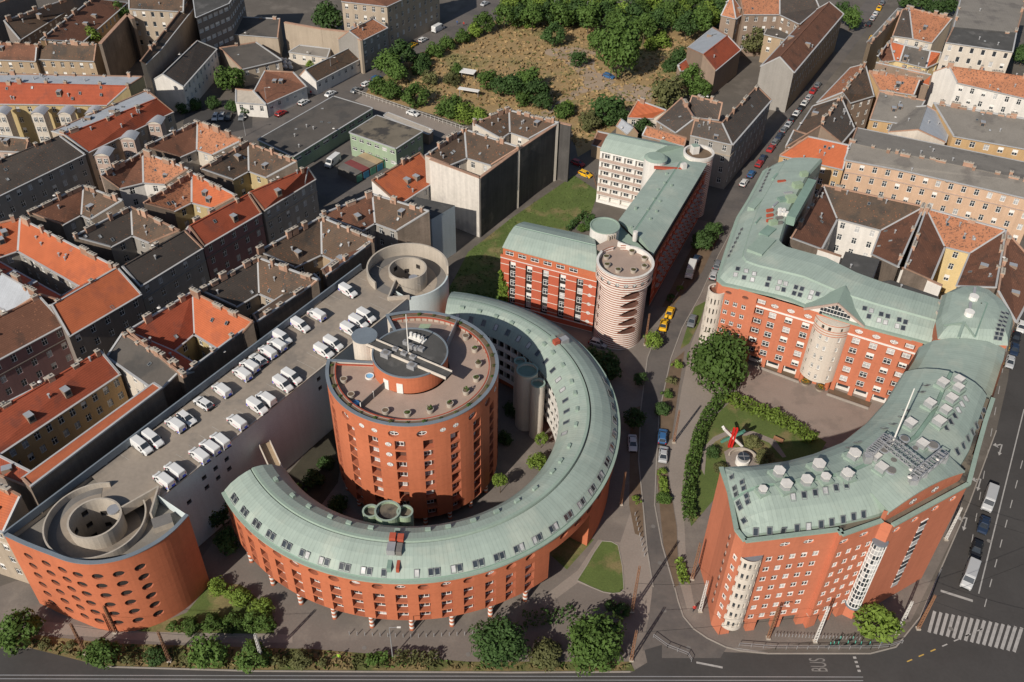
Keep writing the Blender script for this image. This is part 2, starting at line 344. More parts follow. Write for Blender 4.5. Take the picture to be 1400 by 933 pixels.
# ---------------------------------------------------------------- walls with real openings
def ell(w, h, n=16): return [(w / 2 * math.cos(i * math.tau / n), h / 2 * math.sin(i * math.tau / n)) for i in range(n)]
def facade(b, mp, u0, u1, v0, v1, cols, wall, reveal=None, back=None, du=2.0):
    """mp(u,v,w): point at u along, v up, w INTO the wall. cols: (u, half width, [(v, kind, w, h, depth)])"""
    reveal = reveal or wall
    def nq(a, c, d, e, m):
        n = max(1, int(math.ceil(abs(c - a) / du)))
        for i in range(n):
            x0 = a + (c - a) * i / n; x1 = a + (c - a) * (i + 1) / n
            b.poly((mp(x0, d, 0), mp(x1, d, 0), mp(x1, e, 0), mp(x0, e, 0)), m, [(x0, d), (x1, d), (x1, e), (x0, e)])
    u = u0
    for (uc, hw, holes) in sorted(cols, key=lambda c: c[0]):
        a, c = uc - hw, uc + hw
        if a < u - 1e-6 or c > u1 + 1e-6: continue
        if a > u + 1e-6: nq(u, a, v0, v1, wall)
        v = v0
        for (vc, kind, w, h, dep) in sorted(holes, key=lambda q: q[0]):
            hh = h / 2 + .05; d, e = vc - hh, vc + hh
            if d < v - 1e-6 or e > v1 + 1e-6: continue
            if d > v + 1e-6: nq(a, c, v, d, wall)
            if isinstance(kind, list): pl = kind
            elif kind == 'o': pl = ell(w, h)
            else: pl = [(-w / 2, -h / 2), (w / 2, -h / 2), (w / 2, h / 2), (-w / 2, h / 2)]
            n = len(pl); ang = [math.atan2(y / hh, x / hw) for x, y in pl]
            out = []
            for t in ang:
                cx, sy = math.cos(t), math.sin(t); k = 1 / max(abs(cx), abs(sy)); out.append((cx * k * hw, sy * k * hh))
            if kind == 'r': out = [(-hw, -hh), (hw, -hh), (hw, hh), (-hw, hh)]
            I = [mp(uc + x, vc + y, 0) for x, y in pl]; O = [mp(uc + x, vc + y, 0) for x, y in out]; K = [mp(uc + x, vc + y, dep) for x, y in pl]
            for i in range(n):
                j = (i + 1) % n
                b.poly((O[i], O[j], I[j], I[i]), wall)
                # corners of the cell the ring skips
                (x0, y0), (x1, y1) = out[i], out[j]
                if kind != 'r' and abs(abs(x0) - hw) < 1e-6 and abs(abs(y1) - hh) < 1e-6 and (abs(abs(y0) - hh) > 1e-6 and abs(abs(x1) - hw) > 1e-6):
                    b.poly((O[i], mp(uc + x0, vc + y1, 0), O[j]), wall)
                elif kind != 'r' and abs(abs(y0) - hh) < 1e-6 and abs(abs(x1) - hw) < 1e-6 and (abs(abs(x0) - hw) > 1e-6 and abs(abs(y1) - hh) > 1e-6):
                    b.poly((O[i], mp(uc + x1, vc + y0, 0), O[j]), wall)
                b.poly((I[i], I[j], K[j], K[i]), reveal)
            b.poly(K, back or reveal)
            v = e
        if v < v1 - 1e-6: nq(a, c, v, v1, wall)
        u = c
    if u < u1 - 1e-6: nq(u, u1, v0, v1, wall)

def lin(A, B):
    A = Vector((A[0], A[1], 0)); B = Vector((B[0], B[1], 0)); d = (B - A).normalized(); n = Vector((d.y, -d.x, 0))
    def mp(u, v, w=0): p = A + d * u - n * w; return Vector((p.x, p.y, v))
    return mp, (B - A).length, n
def arc(c, r, a0):
    """u runs counter-clockwise from angle a0 (degrees) along radius r, facing outward"""
    def mp(u, v, w=0):
        a = R_(a0) + u / r; return Vector((c[0] + (r - w) * math.cos(a), c[1] + (r - w) * math.sin(a), v))
    return mp

def pathmap(pts, n=12, smooth=True):
    """wall that follows a smooth curve through the plan points, outward on the right-hand side"""
    pts = [Vector((p[0], p[1])) for p in pts]; D = []
    if smooth and len(pts) > 2:
        q = [pts[0] * 2 - pts[1]] + pts + [pts[-1] * 2 - pts[-2]]
        for i in range(1, len(q) - 2):
            for k in range(n):
                t = k / n; a, b, c, d = q[i - 1], q[i], q[i + 1], q[i + 2]
                D.append(0.5 * ((2 * b) + (c - a) * t + (2 * a - 5 * b + 4 * c - d) * t * t + (3 * b - a - 3 * c + d) * t ** 3))
        D.append(pts[-1])
    else: D = pts
    S = [0.0]
    for a, b in zip(D, D[1:]): S.append(S[-1] + (b - a).length)
    def mp(u, v, w=0):
        u = max(0, min(S[-1], u)); i = 0
        lo, hi = 0, len(S) - 2
        while lo < hi:
            m = (lo + hi + 1) // 2
            if S[m] <= u: lo = m
            else: hi = m - 1
        i = lo; t = (u - S[i]) / max(1e-9, S[i + 1] - S[i]); p = D[i].lerp(D[i + 1], t)
        e0 = (D[min(i + 1, len(D) - 1)] - D[max(i - 1, 0)]).normalized() if smooth else (D[i + 1] - D[i]).normalized()
        e1 = (D[min(i + 2, len(D) - 1)] - D[i]).normalized() if smooth else e0
        e = e0.lerp(e1, t).normalized()
        return Vector((p.x - e.y * w, p.y + e.x * w, v))
    mp.D = D
    def near(p): return min(range(len(D)), key=lambda i: (D[i] - Vector((p[0], p[1]))).length)
    mp.near = lambda p: S[near(p)]
    return mp, S[-1]

def sheet(b, rows, m, u0=0.0, su=1.0, closed=False, flip=False):
    """surface through rows of points: rows[i][j], UV x along i, y along j (metres)"""
    U = u0
    for i in range(len(rows) - 1):
        A, B = rows[i], rows[i + 1]; mid = len(A) // 2; dU = (Vector(B[mid]) - Vector(A[mid])).length * su; V = 0
        for j in range(len(A) - 1):
            dV = (Vector(A[j + 1]) - Vector(A[j])).length
            q = [A[j], B[j], B[j + 1], A[j + 1]]; uv = [(U, V), (U + dU, V), (U + dU, V + dV), (U, V + dV)]
            mm = m[j] if isinstance(m, (list, tuple)) else m
            if flip: q = q[::-1]; uv = uv[::-1]
            b.poly(q, mm, uv); V += dV
        U += dU
    return U

def pol(c, r, a): return Vector((c[0] + r * math.cos(R_(a)), c[1] + r * math.sin(R_(a)), 0))

# =====================================================================  crescent building
CC = (-17.1, 124.5)
def crescent():
    T = thing('crescent_building', 'long crescent shaped orange brick block with a green copper roof, curving round the round tower', 'building', (CC[0], CC[1] - 37, 0))
    A0, A1 = -147.2, 83.2; RO = 37.1; rng = random.Random(3)
    w = MB(); mp = arc(CC, RO, A0); ua = lambda a: R_(a - A0) * RO
    angs = [-145.2 + 5.59 * k for k in range(0, 41)]
    cols = []
    for a in angs:
        if a > -50.5: break
        H = [(z, 'r', 1.85, 2.05, 1.0) for z in (4.4, 6.8, 9.25)] + [(12.2, 'o', 1.9, 1.35, .6)]
        cols.append((ua(a), 1.0, H))
        for z in (4.4, 6.8, 9.25):
            p = mp(ua(a), z - .05, .95); n = mp(ua(a), z, 0) - mp(ua(a), z, 1)
            q = rng.random()
            addwin(T, p, n, 'xc' if q < .3 else ('xb' if q < .45 else 'x'), 1.5, 1.8)
        if rng.random() < .4: addwin(T, mp(ua(a), 12.2, .5), n, 'oc' if rng.random() < .3 else 'o', 1.6, 1.1, 'round_window')
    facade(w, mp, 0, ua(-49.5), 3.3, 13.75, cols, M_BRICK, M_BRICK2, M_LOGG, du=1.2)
    cols = []
    for a in angs:
        if -49.5 < a < 80:
            cols.append((ua(a), 1.0, [(12.2, 'o', 1.9, 1.35, .6)])); n = mp(ua(a), 12, 0) - mp(ua(a), 12, 1)
            
            if rng.random() < .35: addwin(T, mp(ua(a), 12.2, .5), n, 'o', 1.6, 1.1, 'round_window')
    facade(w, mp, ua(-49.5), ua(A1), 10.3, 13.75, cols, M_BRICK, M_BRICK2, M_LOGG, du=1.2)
    # end of the full-height front, its soffit, the bridge soffit
    for a, z0 in ((A0, 0), (-49.5, 0)):
        s = 1 if a == -49.5 else -1
        q = [pol(CC, 27.4, a) + Vector((0, 0, z0)), pol(CC, RO, a) + Vector((0, 0, 3.3 if a == -49.5 else 3.3)), pol(CC, RO, a) + Vector((0, 0, 13.7)), pol(CC, 27.4, a) + Vector((0, 0, 13.7))]
        q[0].z = 3.3
        w.poly(q if s > 0 else q[::-1], M_BRICK)
    q = [pol(CC, 27.4, A1), pol(CC, RO, A1), pol(CC, RO, A1) + Vector((0, 0, 13.7)), pol(CC, 27.4, A1) + Vector((0, 0, 13.7))]
    w.poly(q, M_BRICK)
    def soff(a0, a1, z, n):
        for i in range(n):
            a, b = a0 + (a1 - a0) * i / n, a0 + (a1 - a0) * (i + 1) / n
            w.poly([pol(CC, RO, a) + Vector((0, 0, z)), pol(CC, 27.4, a) + Vector((0, 0, z)), pol(CC, 27.4, b) + Vector((0, 0, z)), pol(CC, RO, b) + Vector((0, 0, z))], M_CONC)
    soff(A0, -49.5, 3.3, 40); soff(-49.5, -30, 10.3, 8)
    # set-back ground floor behind the columns, the solid end block and lower wall of the north half
    w.ring(CC, 29.5, 33.0, 0, 3.3, M_CONCD, A0 + 2, -56, 50)
    w.ring(CC, 28.0, 36.6, 0, 10.3, M_BRICK, -31, A1, 60)
    w.build('wall', T)
    # courtyard side: dark recess with white gallery parapets
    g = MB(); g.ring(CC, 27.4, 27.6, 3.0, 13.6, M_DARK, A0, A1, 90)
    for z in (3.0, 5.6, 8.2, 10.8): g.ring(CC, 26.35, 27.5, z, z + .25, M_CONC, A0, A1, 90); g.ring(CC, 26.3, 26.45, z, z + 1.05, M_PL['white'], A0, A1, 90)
    for k in range(60):
        a = A0 + 1 + k * 3.85; p = pol(CC, 27, a); g.box(p, .25, 1.2, 3, 13.6, M_WHITE, R_(a) + math.pi / 2)
    g.build('gallery', T)
    for k in range(9):
        a = -139.5 + k * 10.4
        c = MB(); p = pol(CC, 36.6, a)
        for i in range(6): c.cyl(p, .42, i * .55, i * .55 + .55, M_WHITE if i % 2 else M_BRICK, 12)
        c.build('column', T)
    # roof
    r = MB(); prof = [(37.45, 13.62), (37.45, 13.95), (36.9, 14.0), (36.85, 14.25), (35.6, 15.3), (34.0, 16.1), (32.6, 16.55), (31.9, 16.65), (31.75, 16.45), (31.6, 16.85), (31.1, 16.85), (29.8, 16.6), (28.2, 15.85), (27.0, 14.75), (26.4, 14.0), (26.1, 13.55)]
    n = 150; rows = []
    for i in range(n + 1):
        a = A0 - .3 + (A1 - A0 + .6) * i / n; c, s = math.cos(R_(a)), math.sin(R_(a)); rows.append([(CC[0] + R * c, CC[1] + R * s, z) for R, z in prof])
    mm = [M_COPPLAIN, M_COPPLAIN, M_COPDARK] + [M_COPPER] * 4 + [M_DARK, M_COPPLAIN, M_COPPLAIN] + [M_COPPER] * 5
    sheet(r, rows, mm)
    r.poly(rows[0][::-1], M_COPPLAIN); r.poly(rows[-1], M_COPPLAIN)
    r.build('roof', T)
    # roof windows in pairs near the eaves, single ones on the court side of the north half
    def sky(a, R, z, tilt, rz, w=.85, h=1.35):
        p = pol(CC, R, a); p.z = z
        b = Vector((math.cos(R_(rz)) * math.sin(tilt), math.sin(R_(rz)) * math.sin(tilt), math.cos(tilt)))
        addwin(T, p, b, 'fc' if rng.random() < .35 else 'f', w, h, 'roof_window')
    for a in [-145.2 + 5.59 * k + 2.8 for k in range(0, 29)]:
        if -95.5 < a < -86: 
            sky(a - 1.2 if a < -90 else a + 1.3, 36.3, 14.78, R_(50), a - 1); continue
        for d in (-.8, .8): sky(a + d, 36.3, 14.78, R_(50), a + d)
    for a in list(range(-12, 84, 6)): sky(a, 27.5, 15.27, R_(40), a + 180, .9, 1.4)
    for a in list(range(-140, 80, 8)):
        v = MB(); p = pol(CC, 29.3, a + rng.random() * 3); v.box(p, .55, .9, 16.1, 16.85, M_COPPLAIN, R_(a)); v.build('roof_vent', ROOFS[T.name])
    for a, big in ((-92, 1), (34, 0)):
        v = MB(); p = pol(CC, 31.2, a); v.box(p, 1.2, 1.0, 16.4, 17.7, M_RUST, R_(a)); v.box(pol(CC, 31.2, a + 2.3), 1.2, 1.0, 16.4, 17.5, M_RUST if big else M_COPPLAIN, R_(a)); v.build('chimney', ROOFS[T.name])
        v = MB(); p = pol(CC, 33.0, a); v.box(p, 1.8, 1.3, 15.9, 17.3, M_STEEL, R_(a)); v.box(pol(CC, 33, a + 2.2), 1.8, .9, 15.9, 17.1, M_CONCD, R_(a)); 
        if big: v.box(pol(CC, 35, a), 2.3, .7, 14.8, 15.85, M_COPDARK, R_(a)); v.box(pol(CC, 35, a + 2.2), 2.3, .5, 14.8, 15.85, M_RUST, R_(a))
        v.build('roof_machine', ROOFS[T.name])
    # round stair towers on the court side
    for trio in (((3.1, 136.0, 2.1, 14.9), (5.2, 133.1, 1.35, 14.2), (1.7, 138.9, 1.2, 14.6)), ((-20.0, 100.6, 2.15, 14.8), (-22.9, 100.9, 1.35, 14.3), (-17.2, 100.9, 1.35, 14.3))):
        for (x, y, rr, h) in trio:
            v = MB(); v.ring((x, y), rr - .16, rr, 0, h, M_PL['cream'] if x > 0 else M_PL['green'], n=28); v.cyl((x, y), rr - .15, h - .75, h - .55, M_COPDARK if x > 0 else M_ROOFSAND, 24)
            v.ring((x, y), rr - .25, rr + .06, h, h + .1, M_COPPLAIN, n=28); v.build('stair_tower', T)
    finish(T)
crescent()

# =====================================================================  round tower
CB = (-17.5, 124.3)
def round_tower():
    T = thing('round_tower', 'tall round orange brick tower with square loggias and a planted roof terrace, inside the crescent', 'building', (CB[0], CB[1], 0))
    RO, ZD, ZT = 15.2, 25.1, 26.15; rng = random.Random(5)
    A0, A1 = -182.5, 114.0
    w = MB(); mp = arc(CB, RO, A0); ua = lambda a: R_(a - A0) * RO
    cols = []; rows = [21.4 - 2.555 * k for k in range(8)]
    for k in range(16):
        a = -169.5 + 18.3 * k if k < 2 else -129.6 + 18.1 * (k - 2)
        if k == 0: a = -170.5
        if k == 1: a = -151
        if a > 108: break
        H = [(z, 'r', 1.85, 2.1, 1.1) for z in rows]
        cols.append((ua(a), 1.0, H)); n = mp(ua(a), 1, 0) - mp(ua(a), 1, 1)
        for z in rows:
            q = rng.random()
            if q < .8: addwin(T, mp(ua(a) - (.2 if q < .5 else 0), z - .1, 1.05), n, 'xc' if q < .25 else ('xb' if q < .4 else 'x'), 1.3, 1.8)
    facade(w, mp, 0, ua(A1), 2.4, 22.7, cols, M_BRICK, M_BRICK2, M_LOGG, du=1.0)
    rc = []
    for a, s in ((-172, 1.9), (-152, 1.9), (-133.8, 1.9), (-119.3, 1.15), (-109.9, 1.15), (-97.1, 1.9), (-79.1, 1.9), (-65.6, 1.15), (-56.6, 1.15), (-43.1, 1.9), (-26.9, 1.9), (-14, 1.15), (-5, 1.15), (9, 1.9), (27, 1.9), (45, 1.9), (63, 1.9), (81, 1.9)):
        rc.append((ua(a), s / 2 + .1, [(24.1, 'o', s, s * .82, .8)])); n = mp(ua(a), 1, 0) - mp(ua(a), 1, 1)
        addwin(T, mp(ua(a), 24.1, .55 if s > 1.5 else .1), n, 'oc' if s < 1.5 else 'o', s * .92, s * .75, 'round_window')
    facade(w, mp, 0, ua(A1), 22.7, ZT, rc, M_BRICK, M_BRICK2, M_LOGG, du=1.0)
    for z in (21.6, 19.1, 16.6):
        a = -101; n = mp(ua(a), 1, 0) - mp(ua(a), 1, 1); addwin(T, mp(ua(a), z, -.06), n, 'oc', 1.1, .9, 'round_window')
    # straight sides of the cut-out and the floor edges
    ca = pol(CB, RO, A0); cb = pol(CB, 6.7, A0); cc = pol(CB, 6.7, A1); ce = pol(CB, RO, A1)
    for p, q in ((ce, cc), (cb, ca)):
        w.poly([Vector((p.x, p.y, 0)), Vector((q.x, q.y, 0)), Vector((q.x, q.y, ZT)), Vector((p.x, p.y, ZT))], M_CREAM)
    w.ring(CB, 6.5, 6.7, 0, ZD, M_CREAM, A1, 177.5, 12)
    w.ring(CB, 12.4, 12.8, 0, 2.5, M_CONCD, A0 + 3, A1 - 3, 60)
    n = 90; up = Vector((0, 0, 2.4))
    for i in range(n):
        a, b = A0 + (A1 - A0) * i / n, A0 + (A1 - A0) * (i + 1) / n
        w.poly([pol(CB, RO, b) + up, pol(CB, RO, a) + up, pol(CB, 6.7, a) + up, pol(CB, 6.7, b) + up], M_CONC)
    w.build('wall', T)
    for k in range(12):
        c = MB(); p = pol(CB, 14.6, -171 + 18.1 * k)
        for i in range(5): c.cyl(p, .4, i * .5, i * .5 + .5, M_WHITE if i % 2 else M_BRICK, 10)
        c.build('column', T)
    d = MB(); up = Vector((0, 0, ZD))
    for i in range(n):
        a, b = A0 + (A1 - A0) * i / n, A0 + (A1 - A0) * (i + 1) / n
        d.poly([pol(CB, 6.5, a) + up, pol(CB, RO - .1, a) + up, pol(CB, RO - .1, b) + up, pol(CB, 6.5, b) + up], M_TERR)
    d.build('terrace_floor', T)
    c = MB(); c.ring(CB, RO - .55, RO + .08, ZT - .02, ZT + .14, M_COPING, A0, A1, 100)
    for p, q in ((ca, cb), (ce, cc)): c.bar(p + Vector((0, 0, ZT + .06)), q + Vector((0, 0, ZT + .06)), .5, M_COPING, .2)
    c.build('coping', T)
    s = MB(); s.ring(CB, RO - 1.35, RO - .55, ZD, ZT - .15, M_SOIL, A0 + 1, A1 - 1, 90); s.ring(CB, RO - 1.5, RO - 1.35, ZD, ZT - .1, M_CONC, A0 + 1, A1 - 1, 90, M_TERR)
    s.build('planter_strip', T)
    rl = MB(); rl.ring(CB, RO - 1.72, RO - 1.55, ZD + .7, ZD + .98, M_RUST, A0 + 2, A1 - 1, 90)
    for k in range(60):
        p = pol(CB, RO - 1.62, A0 + 2 + k * 4.9); rl.box(p, .07, .07, ZD, ZD + .8, M_RUST)
    p, q = pol(CB, RO - 1.6, A0 + 3), pol(CB, 7.0, A0 + 5); rl.bar(p + Vector((0, 0, ZD + .85)), q + Vector((0, 0, ZD + .85)), .17, M_RUST, .28)
    rl.build('railing', T)
    # drum
    DC = (-17.85, 124.6); b = MB(); b.cyl(DC, 6.6, ZD, 28.75, M_BRICK, 64, M_BITU); b.build('drum_wall', T)
    b = MB(); b.ring(DC, 6.42, 6.7, 28.7, 28.92, M_COPING, n=64); b.build('drum_coping', T)
    b = MB(); e0, e1 = Vector((-26.4, 127.7, 0)), Vector((-10.6, 118.7, 0)); dd = (e1 - e0).normalized(); nn = Vector((-dd.y, dd.x, 0))
    for s_ in (-.95, .95): b.bar(e0 + nn * s_ + Vector((0, 0, 29.0)), e1 + nn * s_ + Vector((0, 0, 29.0)), .2, M_CREAM, .5)
    b.bar(e0 + Vector((0, 0, 28.75)), e1 + Vector((0, 0, 28.75)), 1.9, M_BITU, .5); b.build('roof_channel', T)
    for a in (-124, -101):
        p = pol(DC, 6.63, a); b = MB(); b.box(p, 1.1, .14, ZD, ZD + 2.15, M_WHITE, R_(a) + math.pi / 2); b.build('door', T)
    sc = MB(); sc.cyl((-26.3, 128.3), 2.2, 0, 29.2, M_CREAM, 28, M_COPING); sc.cyl((-26.3, 128.3), 2.3, 29.2, 29.35, M_COPING, 28); sc.box((-24.0, 127.0), 4.0, 2.2, 0, 28.6, M_CREAM, -.5); sc.build('stair_tower', T)
    fw = MB(); q0, q1 = P(520, 603, 0), 0
    q0 = P(528, 529, ZD); q1 = P(493.5, 560, ZD); fw.bar(q0 + Vector((0, 0, .75)), q1 + Vector((0, 0, .75)), .1, M_CONCD, 1.4)
    for t in (0, .5, 1): p = q0.lerp(q1, t); fw.box(p, .14, .14, ZD, ZD + 1.6, M_WHITE)
    fw.build('terrace_screen', T); fw = MB()
    q2 = P(611, 472, ZD + 1); q3 = P(625, 442, ZD + 1); fw.bar(q2 + Vector((0, 0, -.1)), q3 + Vector((0, 0, -.1)), .15, M_STEEL, 2.0)
    fw.build('terrace_screen', T)
    # garden part at the back of the terrace
    gz = ZD + .03; g = MB()
    q = [P(545, 441, gz), P(612, 445, gz), P(604, 455, gz), P(560, 451, gz)]; g.poly(ccwv(q), M_PLAZA); q = [P(575, 443, gz + .02), P(590, 443, gz + .02), P(585, 451, gz + .02), P(571, 450, gz + .02)]; g.poly(ccwv(q), M_PL['green']); g.build('garden_floor', T)
    # rooftop machines, flag pole, pool
    for i, (x, y, s_, h) in enumerate(((528, 487, 1.6, .9), (541, 480, 1.0, .7), (553, 486, 1.1, .7), (565, 491, 1.1, .7), (563.5, 503, 1.5, .8), (555, 471, .9, .8), (562, 476, .9, .8), (568, 478, .9, .8), (576, 479, 1.1, .6))):
        p = P(x, y, 28.75); v = MB(); v.box(p, s_, s_ * .8, 28.7, 28.75 + h, M_STEEL, -.5); v.cyl(p, s_ * .3, 28.75 + h, 28.8 + h, M_CONCD, 10); v.build('roof_machine', T)
    v = MB(); v.cyl(P(558.8, 484, 28.75), .13, 28.7, 37.6, M_WHITE, 8, r2=.07); v.build('flag_pole', T)
    v = MB(); p = P(571, 464, 28.75)
    v.box(p, 3.2, 1.3, 28.75, 29.0, M_WHITE, -.5)
    for k in range(4): q = p + Vector((-1.2 + k * .72, .55 - k * .37, 0)); v.cyl(q, .28, 29, 29.8, M_WHITE, 8)
    v.build('air_conditioning_unit', T)
    finish(T)
def ccwv(q):
    a = sum(p[0] * r[1] - r[0] * p[1] for p, r in zip(q, list(q[1:]) + [q[0]])); return list(q) if a > 0 else list(q)[::-1]
round_tower()

M_WORNL = mat('worn_bay_line', (0.36, 0.33, 0.29), var=0.3, sc=0.8, fine=0.4)
# =====================================================================  parking garage
GN, GF = (-65.7, 95.0), (-22.75, 163.9)
def garage():
    T = thing('parking_garage', 'long parking garage with vans on its roof and a spiral ramp at each end', 'garage', (-58, 97, 0))
    z = 17.0; ZP = 18.2; rng = random.Random(9)
    arcp = [P(x, y, 18.4) for x, y in ((5, 731.5), (32, 744), (62.5, 756), (98, 768.5), (135, 770.5), (175, 762), (212.5, 744), (238, 725), (257.5, 704.5))]
    mp, L = pathmap(arcp)
    w = MB(); holes = [[] for _ in range(7)]; cols = []
    for (x, y) in ((155, 250), (240, 290), (327, 330), (422, 358), (532, 365), (650, 350), (765, 312)):
        u = mp.near(P(x / 3.99, 699 + y / 3.99, 15.2)); n = mp(u, 1, 0) - mp(u, 1, 1)
        cols.append((u, .95, [(zz, 'o', 1.8, 1.45, .3) for zz in [15.1 - 2.5 * k for k in range(6)]]))
    facade(w, mp, 0, L, 0, 18.4, cols, M_BRICK, M_BRICK2, M_DARK, du=.8)
    w.build('wall', T)
    # plain walls: return at the right end, court side with small square openings, back
    A, Bp = arcp[0], arcp[-1]
    F0 = P(217, 683, z); F1 = pol(GF, 8.72, -84) + Vector((0, 0, z))
    K0 = A.copy(); K1 = P(510, 353, 18); K1 = K1 + (K1 - P(142, 632, 18)).normalized() * -4
    s = MB()
    m2, l2, n2 = lin(Bp, F0); facade(s, m2, 0, l2, 0, 18.2, [], M_GREYWALL)
    m3, l3, n3 = lin(F0, F1); hc = []
    for k in range(4): hc.append((6.4 + k * 2.6 if k else 5.0, .6, [(zz, 'r', .95, .95, .4) for zz in ((13.9, 11.4) if k else (11.4,))]))
    for k in range(3): hc.append((38 + k * 2.5, .6, [(zz, 'r', .95, .95, .4) for zz in (15.0, 12.6)]))
    facade(s, m3, 0, l3, 0, z, hc, M_GREYWALL, M_CONCD, M_DARK)
    m4, l4, n4 = lin(K1, K0); facade(s, m4, 0, l4, 0, z, [], M_CONC)
    m5, l5, n5 = lin(F1, K1); facade(s, m5, 0, l5, 0, z, [], M_GREYWALL)
    s.build('court_wall', T)
    d = MB(); pl = [F0, F1] + [pol(GF, 8.2, a) for a in range(-86, -212, -6)] + [K1, K0 + (K1 - K0).normalized() * 16] + [pol(GN, 7.7, a) for a in range(104, -8, -6)]
    hexp = [Vector((p.x, p.y, z)) for p in pl]
    # deck from the near ramp to the far ramp
    d.poly(ccwv(hexp), M_DECK)
    dl = (F1 - F0).normalized(); dn_ = Vector((-dl.y, dl.x, 0))
    for k in range(26):
        for o0, o1 in ((.6, 5.4), (11.0, 15.0)):
            q = F0 + dl * (3 + k * 2.7) + dn_ * o0; q2 = F0 + dl * (3 + k * 2.7) + dn_ * o1; w_ = dl * .05; u_ = Vector((0, 0, .012)); d.poly([q - w_ + u_, q + w_ + u_, q2 + w_ + u_, q2 - w_ + u_], M_WORNL)
    d.build('deck', T)
    p = MB()
    p.bar(K0 + Vector((0, 0, -.3)), Vector((K1.x, K1.y, 18.1)), .3, M_COPING, 1.5); p.bar(Vector((F0.x, F0.y, z + .08)), Vector((F1.x, F1.y, z + .08)), .3, M_CONC, .2)
    for k in range(17):
        t = .12 + k * .05; q = K0.lerp(K1, t); p.box((q.x, q.y), .5, .34, 17.2, 18.25, M_COPING, R_(58))
    p.build('parapet', T)
    # coping over the orange end
    c = MB(); n = 48
    rows = [[mp(L * i / n, 18.35, -.12), mp(L * i / n, 18.5, -.12), mp(L * i / n, 18.5, .55), mp(L * i / n, 16.2, .55)] for i in range(n + 1)]
    sheet(c, rows, M_COPING); c.build('coping', T)
    # lower roof around the near ramp
    lr = MB(); zz = 16.2
    ol = [mp(L * i / n, 0, .2) for i in range(n + 1)] + [Vector((F0.x, F0.y, 0)), K0 + (K1 - K0).normalized() * 16]
    ol2 = []
    for a_, b_ in zip(ol, ol[1:] + ol[:1]): ol2 += [a_.lerp(b_, t / 6) for t in range(6)]
    gnv = Vector((GN[0], GN[1], 0)); oc = []
    for q in ol2: e = Vector((q.x, q.y, 0)) - gnv; oc.append((Vector((q.x, q.y, zz)), gnv + e.normalized() * min(7.72, e.length) + Vector((0, 0, zz))))
    for (a_, ai), (b_, bi) in zip(oc, oc[1:] + oc[:1]):
        if (a_ - gnv).xy.length > 7.7 or (b_ - gnv).xy.length > 7.7: lr.poly([ai, a_, b_, bi], M_RAMP)
    q = P(222, 714, 17); lr.box(q, 3.0, 2.2, zz, 17.4, M_CONC, .5, M_CONCD); lr.build('end_roof', T)
    for C, a_in, full in ((GN, 62.0, 1), (GF, -118.0, 0)):
        # ramp going down clockwise from the deck, its outer wall and the open well in the middle
        r = MB(); N = 60; rows = []
        for i in range(N + 1):
            t = i / N; a = a_in + (40 if full else 10) - 330 * t * (1 if full else -1) * -1; zz = z + .03 - 3.6 * max(0, t - .12)
            rows.append([(C[0] + R * math.cos(R_(a)), C[1] + R * math.sin(R_(a)), zz) for R in (4.1, 6.2, 6.0, 7.6 if full else 8.5)])
        for rw in rows: rw[1] = (*rw[1][:2], rw[1][2] + .02)
        sheet(r, rows, [M_DECK, M_DECK, M_CONCD]); r.ring(C, 4.1, 7.5, 11.5, 12.5, M_CONCD, n=40); r.build('ramp', T)
        if full: rf = MB(); rf.ring(C, 4.1, 7.75, 16.7, 16.995, M_DECK, 40, 102, 20); rf.build('ramp_landing', T)
        ow = MB()
        if full: ow.ring(C, 7.5, 7.75, 12, lambda a: 17.7 + .6 * math.sin(a / 2) ** 2, M_CONC, 92, 395, 70)
        else: ow.ring(C, 8.4, 8.75, 0, lambda a: 17.25 if (math.degrees(a) % 360) > 272 else 18.9, M_CONC, -5, 225, 60); ow.ring(C, 8.4, 8.75, 0, 17.1, M_GREYWALL, -95, -5, 30)
        if full:
            e0 = pol(C, 4.3, 20); e1 = pol(C, 10.2, 48); ow.bar(pol(C, 4.2, 33) + Vector((0, 0, 17.4)), pol(C, 10.6, 40) + Vector((0, 0, 17.4)), .3, M_CONC, 1.9); ow.bar(pol(C, 10.6, 40) + Vector((0, 0, 17.5)), pol(C, 8.6, 8) + Vector((0, 0, 17.5)), .3, M_CONC, 1.8)
        else:
            ow.bar(pol(C, 4.2, -122) + Vector((0, 0, 17.4)), pol(C, 10.1, -108) + Vector((0, 0, 17.3)), .3, M_CONC, 1.0); ow.bar(pol(C, 10.1, -108) + Vector((0, 0, 17.4)), pol(C, 8.9, -82) + Vector((0, 0, 17.3)), .35, M_CONC, 1.0)
        ow.build('ramp_wall', T)
        cw = MB(); m6 = arc(C, 4.12, 0)
        # seen from inside: openings in the well wall
        def inner(u, v, w=0): return m6(-u, v, w)
        def well(u, v, w=0):
            a = -u / 3.85; return Vector((C[0] + (3.85 + w) * math.cos(a), C[1] + (3.85 + w) * math.sin(a), v))
        hs = [(1.3 + k * 2.69, .62, [(q, 'r', 1.05, 1.1, .24) for q in ((16.3, 13.4, 10.5) if k % 2 else (14.8, 11.9, 9.0))]) for k in range(9)]
        facade(cw, well, 0, math.tau * 3.85 - .001, 6, 18.3, hs, M_CONC, M_CONCD, M_DARK, du=.8)
        facade(cw, m6, 0, math.tau * 4.12, 11, 18.3, [], M_CONC, du=.8); cw.ring(C, 3.83, 4.14, 18.28, 18.36, M_CONC, n=40); cw.cyl(C, 3.9, 5.5, 6, M_CONCD, 32); cw.build('ramp_well', T)
        fx = MB(); q = pol(C, 3.0, 40 if full else -60); fx.cyl(q, .22, 6, 17.6, M_STEEL, 8) if not full else None; fx.cyl(q, 1.0, 17.0 if not full else 17.9, 17.9 if not full else 18.25, M_STEEL, 16); fx.build('vent_cowl', T)
